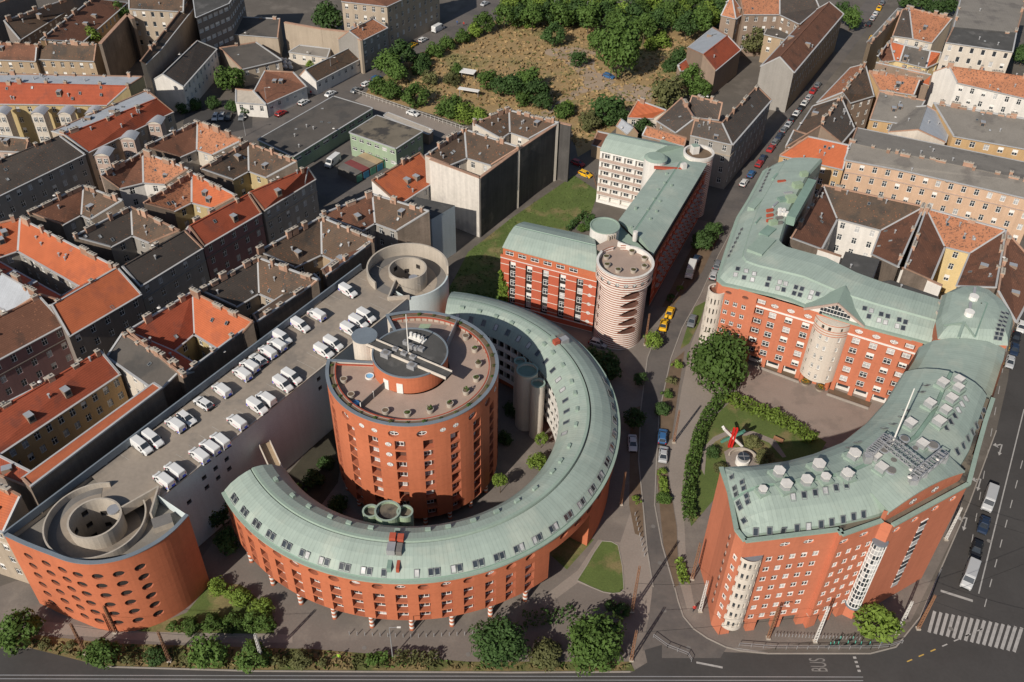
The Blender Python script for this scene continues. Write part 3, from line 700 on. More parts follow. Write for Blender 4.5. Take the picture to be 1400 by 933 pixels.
    # bridge to the crescent
    b = MB(); b.bar(P(362, 607, 11.5), P(384, 655, 11.5), 1.9, M_PL['sand'], .3)
    dd = (P(384, 655, 11.5) - P(362, 607, 11.5)).normalized(); nn = Vector((-dd.y, dd.x, 0))
    for s_ in (-1, 1): b.bar(P(362, 607, 12.1) + nn * s_, P(384, 655, 12.1) + nn * s_, .12, M_CREAM, 1.0)
    b.build('footbridge', T)
    finish(T)
garage()

# =====================================================================  east block round the courtyard
def resample(pts, n):
    pts = [Vector((p[0], p[1], 0)) for p in pts]; S = [0.0]
    for a, b in zip(pts, pts[1:]): S.append(S[-1] + (b - a).length)
    out = []
    for i in range(n + 1):
        s = S[-1] * i / n; k = 0
        while k < len(S) - 2 and S[k + 1] < s: k += 1
        out.append(pts[k].lerp(pts[k + 1], (s - S[k]) / max(1e-9, S[k + 1] - S[k])))
    return out

def skyl(T, p, n, w=.85, h=1.3, c=False): addwin(T, p, Vector(n).normalized(), 'fc' if c else 'f', w, h, 'roof_window')
def hexvent(T, p, s=1.0, base=1):
    v = MB(); 
    if base: v.box(p, 2.0 * s, 2.0 * s, p.z - .5, p.z + .35, M_COPPLAIN, .4)
    s *= .82; v.cyl(p, .95 * s, p.z + .3, p.z + 1.2 * s, M_STEEL, 6); v.cyl(p, 1.02 * s, p.z + 1.2 * s, p.z + 1.32 * s, M_PL['white'], 6); v.build('roof_vent', ROOFS[T.name])

def south_wing():
    T = thing('curved_orange_block', 'curved orange block with a cream round bay and a copper roof crowded with vents', 'building', (47, 90, 0))
    rng = random.Random(11); ZE = 25.0
    w = MB()
    a0 = P(1018.8, 740, ZE); a1 = P(1147, 724.5, ZE); b0 = P(1151, 731.5, ZE); b1 = P(1206, 712, ZE); c0 = P(1220.5, 718.5, ZE); c1 = P(1324, 662, ZE)
    e0 = P(985.8, 639.5, ZE); e1 = P(997, 673, ZE); e2 = P(1006.8, 725, ZE)
    rowz = [19.6 - 2.56 * k for k in range(7)]
    def wall(A, B, cols, z0=0, z1=ZE - .05):
        mp, L, n = lin(A, B); C = []
        for (u, rounds, rows) in cols:
            H = []
            for z in rows:
                H.append((z, 'r', 1.05, 1.35, .28)); q = rng.random(); addwin(T, mp(u, z, .26), n, 'xc' if q < .3 else ('xb' if q < .5 else 'x'), 1.05, 1.35)
            if rounds: H.append((22.9, 'o', 1.75, 1.15, .3)); addwin(T, mp(u, 22.9, .26), n, 'o', 1.7, 1.1, 'round_window')
            C.append((u, .95 if rounds else .6, H))
        facade(w, mp, 0, L, z0, z1, C, M_SALMON, M_SALMON, M_DARK, du=4); return mp, L, n
    wall(e0, e1, []); wall(e1, e2, []); 
    mp, L, n = wall(e2, a0, [(1.1, 0, rowz)]) if (a0 - e2).length > 1.8 else wall(e2, a0, [])
    mp, L, n = lin(a0, a1)
    cu = []
    for k, x in enumerate((680, 780, 888, 990, 1085, 1180)):
        u = (P(940 + x / 6.22, 730 + 190 / 6.22 - k * 1.6, 19.6) - Vector((a0.x, a0.y, 19.6))).dot((a1 - a0).normalized()); cu.append(u)
    du = (cu[5] - cu[0]) / 5
    wall(a0, a1, [(cu[0] + du * k, k in (1, 3, 5), rowz) for k in range(6)], 3.1)
    for k in (0, 2): pass
    wall(a1, b0, [])
    mp, L, n = lin(b0, b1); wall(b0, b1, [(1.0 + k * 1.85, k in (0, 2), rowz) for k in range(4)], 3.1)
    mpW, LW, nW = wall(b1, c0, []); mpF, LF, nF = lin(c0, c1)
    wall(c0, c1, [(1.6, 1, []), (5.6, 1, []), (10.2, 1, []), (14.2, 1, [])], 0)
    o2 = [c1, P(1335, 620, ZE), P(1347, 577, ZE), P(1357.6, 545, ZE), P(1378, 480, ZE)]
    for p, q in zip(o2, o2[1:]): wall(p, q, [(2 + 2.2 * k, 0, rowz) for k in range(int((q - p).length / 2.2) - 1)])
    inn = [(985.8, 639.5), (1030, 637.5), (1075, 631.5), (1110, 622), (1150, 606), (1185, 578), (1210, 550), (1235, 510), (1257, 475)]
    I = [P(x, y, 24.4) for x, y in inn][::-1]
    for p, q in zip(I, I[1:]): wall(p, q, [], 0, 24.35)
    # arcade piers and dark ground floor along the south front
    for A, B in ((a0, a1), (b0, b1)):
        d = (B - A).normalized(); nn = Vector((d.y, -d.x, 0)); L = (B - A).length
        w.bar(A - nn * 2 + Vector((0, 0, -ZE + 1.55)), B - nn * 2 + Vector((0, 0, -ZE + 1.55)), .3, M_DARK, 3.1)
        w.poly([Vector((p.x, p.y, 3.1)) for p in (A, A - nn * 2, B - nn * 2, B)], M_CONC)
        for k in range(4 if L > 10 else 3):
            p = A + d * (1.0 + k * (L - 1.6) / (3 if L > 10 else 2)) - nn * .5; w.box(p, 1.5, .9, 0, 3.1, M_SALMON, math.atan2(d.y, d.x))
    w.build('wall', T)
    nA = Vector(((a1 - a0).normalized().y, -(a1 - a0).normalized().x, 0))
    for q in ([a0, a1, b0, b1, b1 - nA * 4, a0 - nA * 4], [c1, o2[1], o2[1] + Vector((-5, 2, 0)), c1 + Vector((-5, 5, 0))]): w2 = MB(); w2.poly(ccwv([Vector((p.x, p.y, 24.5)) for p in q]), M_ROOFSAND); w2.build('terrace_floor', T)
    # notches of the end wall
    mp, L, n = lin(e1, e2)
    for k in range(9):
        m = MB(); p = mp(L * .75, 21 - 2.1 * k, -.06); m.box(p, .35, .12, p.z, p.z + .5, M_PL['pink'], math.atan2(-n.x, n.y)); m.box(p, .4, .3, p.z - .5, p.z, M_LOGG, math.atan2(-n.x, n.y)); m.build('wall_notch', T)
    # cream bay
    bc = (37.0, 89.1); b = MB(); mb = arc(bc, 1.95, -190); C = []
    for a in (-168, -143, -118, -93, -68, -43):
        u = R_(a + 190) * 1.95; C.append((u, .36, [(z + .1, 'r', .42, 1.35, .25) for z in rowz])); n = mb(u, 0, 0) - mb(u, 0, 1)
    facade(b, mb, 0, R_(200) * 1.95, 2.9, 21.2, C, M_CREAM, M_CREAM, M_GLASS, du=.3); b.cyl(bc, 1.9, 20.7, 20.9, M_COPING, 24); b.cyl(bc, 1.94, 2.7, 2.9, M_CREAM, 24); b.build('round_bay', T)
    # coping
    c = MB()
    for p, q in ((e0, e1), (e1, e2), (e2, a0), (a0, a1), (a1, b0), (b0, b1), (c0, c1), (c1, o2[1]), (o2[1], o2[2]), (o2[2], o2[3])):
        c.bar(Vector((p.x, p.y, ZE + .05)), Vector((q.x, q.y, ZE + .05)), .7, M_COPPLAIN, .3)
    c.build('coping', T)
    # roof sweep
    out = [a0, a1, P(1206, 712, ZE), c1 + Vector((-1.0, .6, 0)), o2[1], o2[2], o2[3]]
    inn3 = I[::-1][:8]
    N = 44; A = resample(inn3, N); B = resample(out, N)
    prof = [(0, 24.3), (.02, 24.9), (.10, 25.9), (.2, 26.8), (.33, 27.5), (.46, 27.9), (.465, 27.65), (.5, 27.65), (.505, 27.95), (.62, 27.8), (.76, 27.1), (.86, 26.2), (.93, 25.2), (.935, 24.6), (.97, 24.6)]
    rows = []
    for i in range(N + 1):
        t = i / N; k = min(1, (t * 88 + .6) / 9.0); k = math.sin(k * math.pi / 2) ** .8; row = []
        for f, z in prof:
            p = A[i].lerp(B[i], f); row.append((p.x, p.y, 24.7 + (z - 24.7) * k if z > 24.7 else z))
        rows.append(row)
    r = MB(); mm = [M_COPPER] * 5 + [M_COPDARK] * 3 + [M_COPPER] * 4 + [M_COPPLAIN, M_ROOFSAND]
    sheet(r, rows, mm)
    r.poly(rows[-1], M_COPPLAIN); r.poly(rows[0][::-1], M_COPPLAIN)
    # lower roof to the rotunda
    A2 = [P(1235, 510, 22.8), P(1257, 474, 22.8), P(1263, 463, 22.8)]; B2 = [P(1358, 543, 22.8), P(1372, 500, 22.8), P(1378, 470, 22.8)]
    rows2 = []
    for a, b_ in zip(resample(A2, 6), resample(B2, 6)):
        rows2.append([tuple(a.lerp(b_, f) + Vector((0, 0, z))) for f, z in ((-.02, 20.5), (0, 20.8), (.12, 22.4), (.3, 23.3), (.5, 23.5), (.75, 23.2), (.9, 22.5), (1, 21.6))])
    sheet(r, rows2, M_COPPER)
    r.build('roof', T)
    pt = lambda t, f: A[int(t * N)].lerp(B[int(t * N)], f)
    def zat(f):
        for (f0, z0), (f1, z1) in zip(prof, prof[1:]):
            if f0 <= f <= f1: return z0 + (z1 - z0) * (f - f0) / max(1e-6, f1 - f0)
    BV = roof_bvh(T)
    def rwin(px, py, f, z, c=False):
        p, nn_ = on_roof(BV, px, py)
        if p is None: return
        skyl(T, p, nn_ + (B[0] - A[0]).normalized() * (.35 if f > .5 else -.35), .85, 1.25, c); return
        t = min(range(N + 1), key=lambda i: (A[i].lerp(B[i], f) - Vector((p.x, p.y, 0))).length); g = (B[t] - A[t]).normalized()
        s = 1 if f > .5 else -1; skyl(T, p + Vector((0, 0, .12 if f > .8 else .3)), g * s * (.55 if f < .8 else .95) + Vector((0, 0, 1)), .95, 1.35, c)
    for i, (x, y) in enumerate(((420, 850), (545, 840), (670, 832), (795, 815), (900, 800), (1015, 780), (1110, 760), (1215, 735), (1310, 710), (1400, 690))): rwin(970 + x / 6.667, 600 + y / 6.667, .87, 26.1, i == 4)
    for i, (x, y) in enumerate(((760, 537), (860, 520), (962, 500), (1055, 480), (1152, 455), (1245, 430))): rwin(970 + x / 6.667, 600 + y / 6.667, .72, 27.4, i % 3 == 0)
    for x, y in ((205, 355), (300, 400), (315, 455), (232, 455), (245, 510), (340, 525), (350, 580), (265, 590), (282, 630), (315, 750)):
        p, n_ = on_roof(BV, 970 + x / 6.667, 600 + y / 6.667); skyl(T, p, n_ + Vector((-.3, 0, 0)), 1.0, .8)
    for i, (x, y) in enumerate(((800, 480), (835, 435), (865, 388), (893, 345), (920, 300), (950, 258))): rwin(1150 + x / 5.588, 500 + y / 5.588, .74, 27.2, i > 2)
    for x, y in ((885, 660), (930, 615), (965, 560), (1000, 510), (1030, 460), (1060, 400), (1090, 350)): rwin(1150 + x / 5.588, 500 + y / 5.588, .88, 26.0)
    for x, y in ((650, 155), (615, 205), (500, 345), (465, 395), (395, 450), (330, 485), (125, 590), (65, 630)): rwin(1150 + x / 5.588, 500 + y / 5.588, .2, 26.8)
    for x, y, s in ((625, 300, 1.2), (690, 420, 1.2), (480, 455, .9), (875, 380, 1.2), (985, 240, 1.3), (1050, 345, 1.0), (1245, 320, 1.15), (1310, 140, 1.25)): hexvent(T, on_roof(BV, 970 + x / 6.667, 600 + y / 6.667 + 5, 0)[0], s)
    for x, y, s in ((770, 125, 1.2), (893, 103, 1.1), (887, 163, 1.1), (835, 245, 1.2), (670, 285, 1.2), (790, 333, 1.1), (522, 435, 1.2), (740, 420, 1.3), (612, 595, 1.2), (300, 775, 1.2), (255, 690, 1.1), (90, 680, 1.2), (40, 825, 1.2)): 
        p = on_roof(BV, 1150 + x / 5.588, 500 + y / 5.588 + 5, 0)[0]; v = MB(); v.box(p, 2.4, 2.0, p.z - .6, p.z + .35, M_COPPLAIN, .7); v.box(p, 1.3 * s, 1.3 * s, p.z + .3, p.z + 1.2, M_STEEL, .7, M_PL['white']); v.build('roof_vent', ROOFS[T.name])
    for x, y, s in ((375, 810, 1.0), (690, 620, 1.1), (475, 565, .9), (560, 630, .6), (320, 650, .8), (395, 725, .7)):
        s *= .75; p = on_roof(BV, 1150 + x / 5.588, 500 + y / 5.588 + 3, 0)[0]; v = MB(); v.cyl(p, 1.1 * s, p.z - .3, p.z + .9 * s, M_STEEL, 16); v.cyl(p, 1.25 * s, p.z + .9 * s, p.z + 1.1 * s, M_ZINC, 16); v.cyl(p, .95 * s, p.z + 1.1 * s, p.z + 1.3 * s, M_CONCD, 16, r2=.9 * s); v.build('extract_fan', T)
    # steel truss on the roof and the flag pole
    def truss(A_, B_, wd, h, name='steel_truss'):
        v = MB(); d = (B_ - A_).normalized(); nn = Vector((-d.y, d.x, 0)); n = 10
        for s_ in (-1, 1):
            for zz in (0, h): v.bar(A_ + nn * wd * s_ + Vector((0, 0, zz)), B_ + nn * wd * s_ + Vector((0, 0, zz)), .14, M_STEEL)
        for k in range(n + 1):
            q = A_.lerp(B_, k / n); v.bar(q + nn * wd, q - nn * wd, .08, M_STEEL); v.bar(q + nn * wd + Vector((0, 0, h)), q - nn * wd + Vector((0, 0, h)), .08, M_STEEL)
            for s_ in (-1, 1):
                v.bar(q + nn * wd * s_, q + nn * wd * s_ + Vector((0, 0, h)), .08, M_STEEL)
                if k < n: v.bar(q + nn * wd * s_ + Vector((0, 0, 0 if k % 2 else h)), A_.lerp(B_, (k + 1) / n) + nn * wd * s_ + Vector((0, 0, h if k % 2 else 0)), .07, M_STEEL)
        for k in (0, n): q = A_.lerp(B_, k / n); v.box(q, 1.2, 1.2, 27, q.z, M_STEEL)
        v.build(name, T)
    z = 29.2; truss(P(1208, 603, z), P(1262, 645, z), 1.0, .9); truss(P(1188, 622, z), P(1212, 600, z), .6, .8); truss(P(1250, 654, z), P(1290, 622, z), .7, .9)
    v = MB(); v.cyl(P(1219, 609, 28), .16, 27.5, 40.5, M_WHITE, 8, r2=.09); v.build('flag_pole', T)
    for x, y in ((1245, 650), (1247, 640), (1284, 626), (1262, 638)):
        v = MB(); p = P(x, y, 30); v.cyl(p, .4, 29.6, 29.75, M_PL['white'], 12, r2=.2); v.cyl(p, .06, 28.5, 30.4, M_STEEL, 6); v.build('satellite_dish', T)
    # upper storey of the corner with its vaulted roof
    u = MB(); d = (c1 - c0); L = d.length; d.normalize(); nn = Vector((-d.y, d.x, 0)); K = 12; up_, lo_ = [], []
    f0 = c0 + nn * 1.5; f1 = c1 + nn * 1.5
    zt = lambda t: 26.2 + 2.0 * math.sin(math.pi * (.08 + .84 * t)) 
    for k in range(K):
        t, t2 = k / K, (k + 1) / K
        p, q = f0.lerp(f1, t), f0.lerp(f1, t2)
        u.poly([Vector((p.x, p.y, 24.2)), Vector((q.x, q.y, 24.2)), Vector((q.x, q.y, zt(t2))), Vector((p.x, p.y, zt(t)))], M_SALMON)
    g0 = b1 + nn * .4 ; u.poly([Vector((x.x, x.y, z_)) for x, z_ in ((g0, 24.2), (f0, 24.2), (f0, zt(0)), (g0, zt(0) + .3))], M_SALMON)
    for t in (.33, .62): 
        p = f0.lerp(f1, t); u_n = -nn; addwin(T, Vector((p.x, p.y, 25.9)) + u_n * .02, u_n, 'o', 1.6, 1.1, 'round_window')
    u.poly([Vector((x.x, x.y, 24.35)) for x in (c0, c1, f1, f0)], M_ROOFSAND)
    u.build('upper_wall', T)
    rr = MB(); rows = []
    for k in range(K + 1):
        t = k / K; p = f0.lerp(f1, t) - nn * .2; q = f0.lerp(f1, t) + nn * (6.5 + 1.5 * math.sin(math.pi * t)); z0 = zt(t)
        rows.append([(p.x, p.y, z0 - .3), (p.x, p.y, z0), ((p.x + q.x) / 2, (p.y + q.y) / 2, z0 + .45), (q.x, q.y, max(27.2, z0 + .25))])
    sheet(rr, rows, M_COPPER); rr.poly([rows[0][1], rows[0][2], rows[0][3], (rows[0][3][0], rows[0][3][1], 24.5), (rows[0][1][0], rows[0][1][1], 26)], M_COPPLAIN); rr.build('corner_roof', T)
    # glazed stair bay and glazed slot
    gb = MB(); rr_ = random.Random(2); ang = math.atan2(nW.y, nW.x); p = mpW(LW * .55, 0, 0)
    gb.cyl(p, 1.12, 4.2, 20.6, M_GLASS, 14); 
    for k in range(14):
        q = pol(p, 1.15, k * 360 / 14); gb.box(q, .09, .09, 4.2, 20.6, M_WFRAME)
    for k in range(14):
        for j in range(14):
            if rr_.random() < .45: a_ = R_(j * 360 / 14); a2_ = R_((j + 1) * 360 / 14); gb.poly([(p.x + 1.13 * math.cos(a_), p.y + 1.13 * math.sin(a_), 4.3 + k * 1.17), (p.x + 1.13 * math.cos(a2_), p.y + 1.13 * math.sin(a2_), 4.3 + k * 1.17), (p.x + 1.13 * math.cos(a2_), p.y + 1.13 * math.sin(a2_), 5.4 + k * 1.17), (p.x + 1.13 * math.cos(a_), p.y + 1.13 * math.sin(a_), 5.4 + k * 1.17)], M_CURT)
    for k in range(15): gb.ring((p.x, p.y), 1.1, 1.19, 4.2 + k * 1.17, 4.34 + k * 1.17, M_WFRAME, n=14)
    gb.cyl(p, 1.25, 20.6, 20.8, M_COPING, 14); gb.cyl(p, 1.35, 3.9, 4.2, M_COPING, 14); gb.build('glazed_bay', T)
    gs = MB(); q0 = mpF(8.6, 0, -.05); 
    for k in range(14): 
        p = mpF(8.6, 3.6 + k * 1.25, -.04); gs.box(p, 1.5, .16, p.z, p.z + 1.1, M_GLASS if k % 3 else M_CURT, math.atan2(nF.y, nF.x) + math.pi / 2); gs.box(p, 1.6, .22, p.z + 1.1, p.z + 1.25, M_WFRAME, math.atan2(nF.y, nF.x) + math.pi / 2)
    gs.build('glazed_strip', T)
    finish(T, 100)
south_wing()

def north_wing():
    T = thing('courtyard_block', 'orange block with a gabled cream centre bay facing the paved courtyard, under copper roofs', 'building', (64, 152, 0))
    rng = random.Random(12); ZE = 18.5
    o1 = [P(x, y, ZE) for x, y in ((1060, 229), (1046, 232), (1024, 273), (1008, 299), (992, 346), (984, 372))]
    o2 = [P(x, y, ZE) for x, y in ((981, 379), (984, 386), (990, 389))]
    o3 = [P(x, y, ZE) for x, y in ((1000, 391), (1075, 408), (1140, 434), (1190, 449), (1262, 468), (1284, 474))]
    w = MB()
    A, B = o2[-1], P(1262, 470, ZE)
    line = (B - A).normalized(); mp, L, n = lin(A, B)
    rowz = [14.1 - 2.6 * k for k in range(5)]
    def uof(x, y, z=14.1): return (P(950 + x / 4.667, 360 + y / 4.667, z) - Vector((A.x, A.y, z))).dot(line)
    C = []
    for k, (x, y) in enumerate(((228, 205), (281, 220), (333, 238))):
        u = uof(x, y); C.append((u, .75, [(z, 'r', .95, 1.3, .35) for z in rowz] + [(16.7, 'o', 1.4, .9, .35)] if k != 1 else [(z, 'r', .95, 1.3, .35) for z in rowz]))
        for z in rowz: addwin(T, mp(u, z, .33), n, 'x', .9, 1.3)
    for (x, y, lg) in ((425, 280, 1), (510, 305, 0), (610, 340, 0), (715, 378, 0), (1035, 475, 0), (1143, 512, 0), (1253, 550, 0), (1350, 585, 1)):
        u = uof(x, y); hw = 1.15; 
        H = [(z, 'r', 2.0 if lg else 1.55, 1.95, .7 if lg else .4) for z in rowz] + ([(16.7, 'o', 1.7, 1.25, .4)] if not lg else [(16.7, 'r', 2.0, 1.5, .7)])
        C.append((u, hw, H))
        for z in rowz: addwin(T, mp(u, z + .05, .62 if lg else .35), n, rng.choice(('xc', 'xb', 'x', 'x')), 1.5, 1.35)
        addwin(T, mp(u, 16.7, .36 if not lg else .6), n, 'oc' if not lg else 'xc', 1.6, 1.15 if not lg else 1.2, 'round_window' if not lg else 'window')
    facade(w, mp, 0, L, 2.3, ZE, C, M_SALMON, M_SALMON, M_LOGG, du=5)
    # white course and set-back ground floor with its band of windows
    nn = n
    w.build('wall', T)
    g = MB()
    g.bar(mp(7.5, 15.6, -.08), mp(L, 15.6, -.08), .16, M_WHITE, .35)
    m2, L2, n2 = lin(A - nn * 1.0, B - nn * 1.0); facade(g, m2, 0, L2, 0, 2.3, [], M_PL['white'])
    g.poly([Vector((p.x, p.y, 2.3)) for p in (A, A - nn, B - nn, B)], M_CONC)
    k = 8.0
    while k < L - 1:
        p = mp(k, 0, .3); g.box(p, .9, .7, 0, 2.3, M_SALMON, math.atan2(line.y, line.x)); 
        q = m2(k + 1.9, 1.5, -.05); g.box(q, 2.2, .1, .9, 2.0, M_GLASS, math.atan2(line.y, line.x)); k += 3.8
    g.build('ground_floor', T)
    s = MB()
    W1 = o1 + o2
    mw, Lw = pathmap(W1, 6); facade(s, mw, 0, Lw, 0, ZE, [(2 + 2.6 * k, .9, [(z, 'r', 1.4, 1.5, .4) for z in rowz]) for k in range(int(Lw / 2.6) - 2)], M_SALMON, M_SALMON, M_DARK, du=2)
    back = [P(x, y, 17) for x, y in ((1119, 241), (1100, 262), (1075, 310), (1062, 352))] + [P(x, y, 17) for x, y in ((1068, 360), (1125, 376), (1165, 397), (1200, 410), (1286, 437))]
    mb_, Lb = pathmap(back[::-1], 1, False); facade(s, mb_, 0, Lb, 0, 18.3, [], M_PL['white'])
    m3, L3, n3 = lin(Vector((back[0].x, back[0].y, 0)), o1[0]); facade(s, m3, 0, L3, 0, ZE, [], M_SALMON)
    s.build('outer_wall', T)
    # left round bay
    b = MB(); bc = (43.7, 161.6); bb = arc(bc, 1.95, -260)
    facade(b, bb, 0, R_(235) * 1.95, 2.0, 16.2, [(R_(d) * 1.95, .25, [(z, 'r', .3, 1.5, .25) for z in rowz]) for d in range(12, 230, 24)], M_CREAM, M_CREAM, M_DARK, du=.3); b.cyl(bc, 1.9, 15.2, 15.4, M_T_BRN, 20); b.ring(bc, 1.7, 2.0, 16.2, 16.35, M_CREAM, n=24); b.build('round_bay', T)
    # gabled centre
    ux = [uof(790, 300, 16), uof(1010, 360, 16)]; uc = (ux[0] + ux[1]) / 2; hw = (ux[1] - ux[0]) / 2
    pc = mp(uc, 0, hw * .55); R = math.hypot(hw, hw * .55); a0 = math.degrees(math.atan2(n.y, n.x)) - 61
    c = MB(); cb = arc(pc, R, a0); LC = R_(122) * R; C = []
    for t in (.1, .2, .33, .5, .62, .8): C.append((LC * t, .62, [(z, 'r', .6, 1.3, .3) for z in rowz] + [(16.7, 'r', .6, 1.0, .3)]))
    facade(c, cb, 0, LC, 2.3, 17.8, C, M_CREAM, M_CREAM, M_DARK, du=.5)
    for zz in (14.9, 15.5, 16.1, 17.6): c.ring((pc.x, pc.y), R - .05, R + .04, zz, zz + .14, M_BRICK, a0, a0 + 122, 24)
    c.cyl(pc, R - .05, 17.7, 17.85, M_CREAM, 40)
    for t in (.1, .9): p = cb(LC * t, 0, .4); c.cyl(p, .5, 0, 2.3, M_BRICK, 12)
    c.build('centre_bay', T)
    for t in (.33, .5, .62, .8):
        for z in rowz: addwin(T, cb(LC * t, z, .27), cb(LC * t, z, 0) - cb(LC * t, z, 1), 'c' if rng.random() < .5 else 'x', .58, 1.25)
    gw = uc - (uof(710, 265, 18)); 
    gl, gr, gt = mp(uc - gw, ZE + .1, -.35), mp(uc + gw, ZE + .1, -.35), mp(uc, ZE + 3.7, -.35)
    q = MB(); q.poly([mp(uc - gw, ZE, 0), mp(uc + gw, ZE, 0), mp(uc, ZE + 3.5, 0)], M_PL['white'])
    hg = gw * .62; hz = ZE + 4.1 * .62
    for k in range(-4, 5):
        u = uc + k * gw * .11; top = ZE + 3.5 * (1 - abs(k * .11)) - .55
        if top > ZE + .2: 
            q.hexa([mp(u - gw * .048, ZE - .2, -.1), mp(u + gw * .048, ZE - .2, -.1), mp(u + gw * .048, ZE - .2, -.04), mp(u - gw * .048, ZE - .2, -.04)], [mp(u - gw * .048, top, -.1), mp(u + gw * .048, top, -.1), mp(u + gw * .048, top, -.04), mp(u - gw * .048, top, -.04)], M_GLASS)
    for zz in (ZE + .7, ZE + 1.8): q.bar(mp(uc - gw * .5, zz, -.14), mp(uc + gw * .5, zz, -.14), .06, M_WFRAME, .14)
    for a_, b_ in ((gl, gt), (gr, gt)): q.bar(a_, b_, .5, M_PL['pink'], .45)
    q.build('gable', T)
    gr_ = MB(); bk = 6.5
    for a_, b_ in ((gl, gt), (gr, gt)):
        a2 = a_ + n * -bk * .3; b2 = b_ - n * bk
        gr_.poly([a_ + Vector((0, 0, .3)), b_ + Vector((0, 0, .3)), b2 + Vector((0, 0, .3)), a2 + Vector((0, 0, .3))], M_COPPLAIN)
    gr_.build('gable_roof', T)
    # main roof
    r = MB()
    outer = o1 + o2 + o3; inner = back
    N = 50
    Oa = resample(o1 + o2, 26); Ia = resample(back[:4], 26); Ob = resample([o2[-1]] + o3, 26); Ib = resample(back[3:], 26)
    def mkrows(O, I, prof):
        rows = []
        for p, q in zip(O, I):
            rows.append([tuple(p.lerp(q, f) + Vector((0, 0, z))) for f, z in prof])
        return rows
    pr1 = pr2 = [(-.03, 18.3), (-.03, 18.7), (.02, 18.75), (.07, 19.6), (.18, 20.6), (.34, 21.3), (.36, 21.6), (.7, 22.0), (.96, 21.9), (1.0, 21.2), (1.0, 17)]
    sheet(r, mkrows(Oa, Ia, pr1), [M_COPPLAIN, M_COPPLAIN, M_COPPER, M_COPPER, M_COPPER, M_COPPLAIN, M_COPPER, M_COPPER, M_COPPLAIN, M_COPPLAIN], flip=False)
    sheet(r, mkrows(Ob, Ib, pr2), [M_COPPLAIN, M_COPPLAIN, M_COPPER, M_COPPER, M_COPPER, M_COPPLAIN, M_COPPER, M_COPPER, M_COPPLAIN, M_COPPLAIN], flip=False)
    e = mkrows(Oa, Ia, pr1)[0]; r.poly(e, M_COPPLAIN)
    r.build('roof', T)
    BV = roof_bvh(T)
    def skyp(x, y, w_, h_, c=False, tip=Vector((0, -.25, 0))):
        p, n_ = on_roof(BV, x, y)
        if p is not None: skyl(T, p, n_ + tip, w_, h_, c)
    E1 = lambda x, y, z: P(940 + x / 4.667, 210 + y / 4.667, z)
    for i in range(7):
        skyp(940 + (265 + i * 13.5) / 4.667, 210 + (655 - i * 28) / 4.667, 1.1, .6, False, Vector((-.3, 0, 0)))
        skyp(940 + (465 + i * 10) / 4.667, 210 + (240 - i * 22) / 4.667, 1.1, .6, False, Vector((-.3, 0, 0)))
    for x, y in ((320, 738), (306, 775), (373, 752), (360, 793), (425, 770), (413, 806), (520, 800), (508, 838), (588, 822), (575, 860), (625, 832), (612, 870), (692, 855), (680, 893), (730, 865), (717, 903), (793, 888), (781, 920), (830, 898)): skyp(940 + x / 4.667, 210 + y / 4.667, .95, 1.05, rng.random() < .4)
    for x, y in ((1083, 290), (1110, 340), (1125, 305), (1188, 327), (1175, 365), (1230, 340), (1216, 378), (1303, 362), (1290, 402), (1343, 376), (1328, 414)): skyp(950 + x / 4.667, 360 + y / 4.667, .95, 1.05, rng.random() < .5)
    for x, y, s in ((700, 208, 1), (660, 297, 1.1), (545, 445, .8), (742, 135, .8)):
        v = MB(); p = E1(x, y, 22.2); v.box(p, 2.2 * s, 1.5 * s, 21.8, 22.2 + .9 * s, M_PL['green'], .3); v.build('green_vent_box', T)
    for k in range(5):
        v = MB(); p = E1(590 + (k % 3) * 22, 385 - (k // 3) * 25 + k * 2, 22.4); v.box(p, .8, .8, 22, 23.0, M_WHITE, .3); v.build('roof_machine', T)
    for k in range(6):
        v = MB(); p = E1(525 + (k % 2) * 60, 360 + k * 16, 22.4); v.box(p, 1.6, .5, 22, 22.6, M_CONCD if k % 2 else M_RUST, .3); v.build('roof_machine', T)
    for x, y, w_, d_, h_, m_, a_ in ((510, 500, 4.0, 2.2, .25, M_COPDARK, .9), (470, 590, 7, 3.5, .35, M_COPPLAIN, .95), (600, 300, 1.6, 1.6, .5, M_COPDARK, .3), (560, 330, 2.6, .4, .3, M_STEEL, .9), (640, 255, 2.2, .4, .3, M_STEEL, .2), (430, 330, 5, 1.6, .5, M_COPPLAIN, 1.0), (560, 150, 3.0, .5, .25, M_COPDARK, 1.0), (450, 430, 3.2, .3, .2, M_COPDARK, 1.0), (600, 180, 2.0, .5, .3, M_RUST, .2)):
        p, n_ = on_roof(BV, 940 + x / 4.667, 210 + y / 4.667)
        if p is not None: v = MB(); v.box(p, w_, d_, p.z - .6, p.z + h_, m_, a_); v.build('roof_hatch', ROOFS[T.name])
    v = MB(); v.bar(E1(655, 430, 22.3), E1(790, 190, 22.3), 2.0, M_COPDARK, 2.2); v.build('lift_housing', T)
    finish(T)
north_wing()

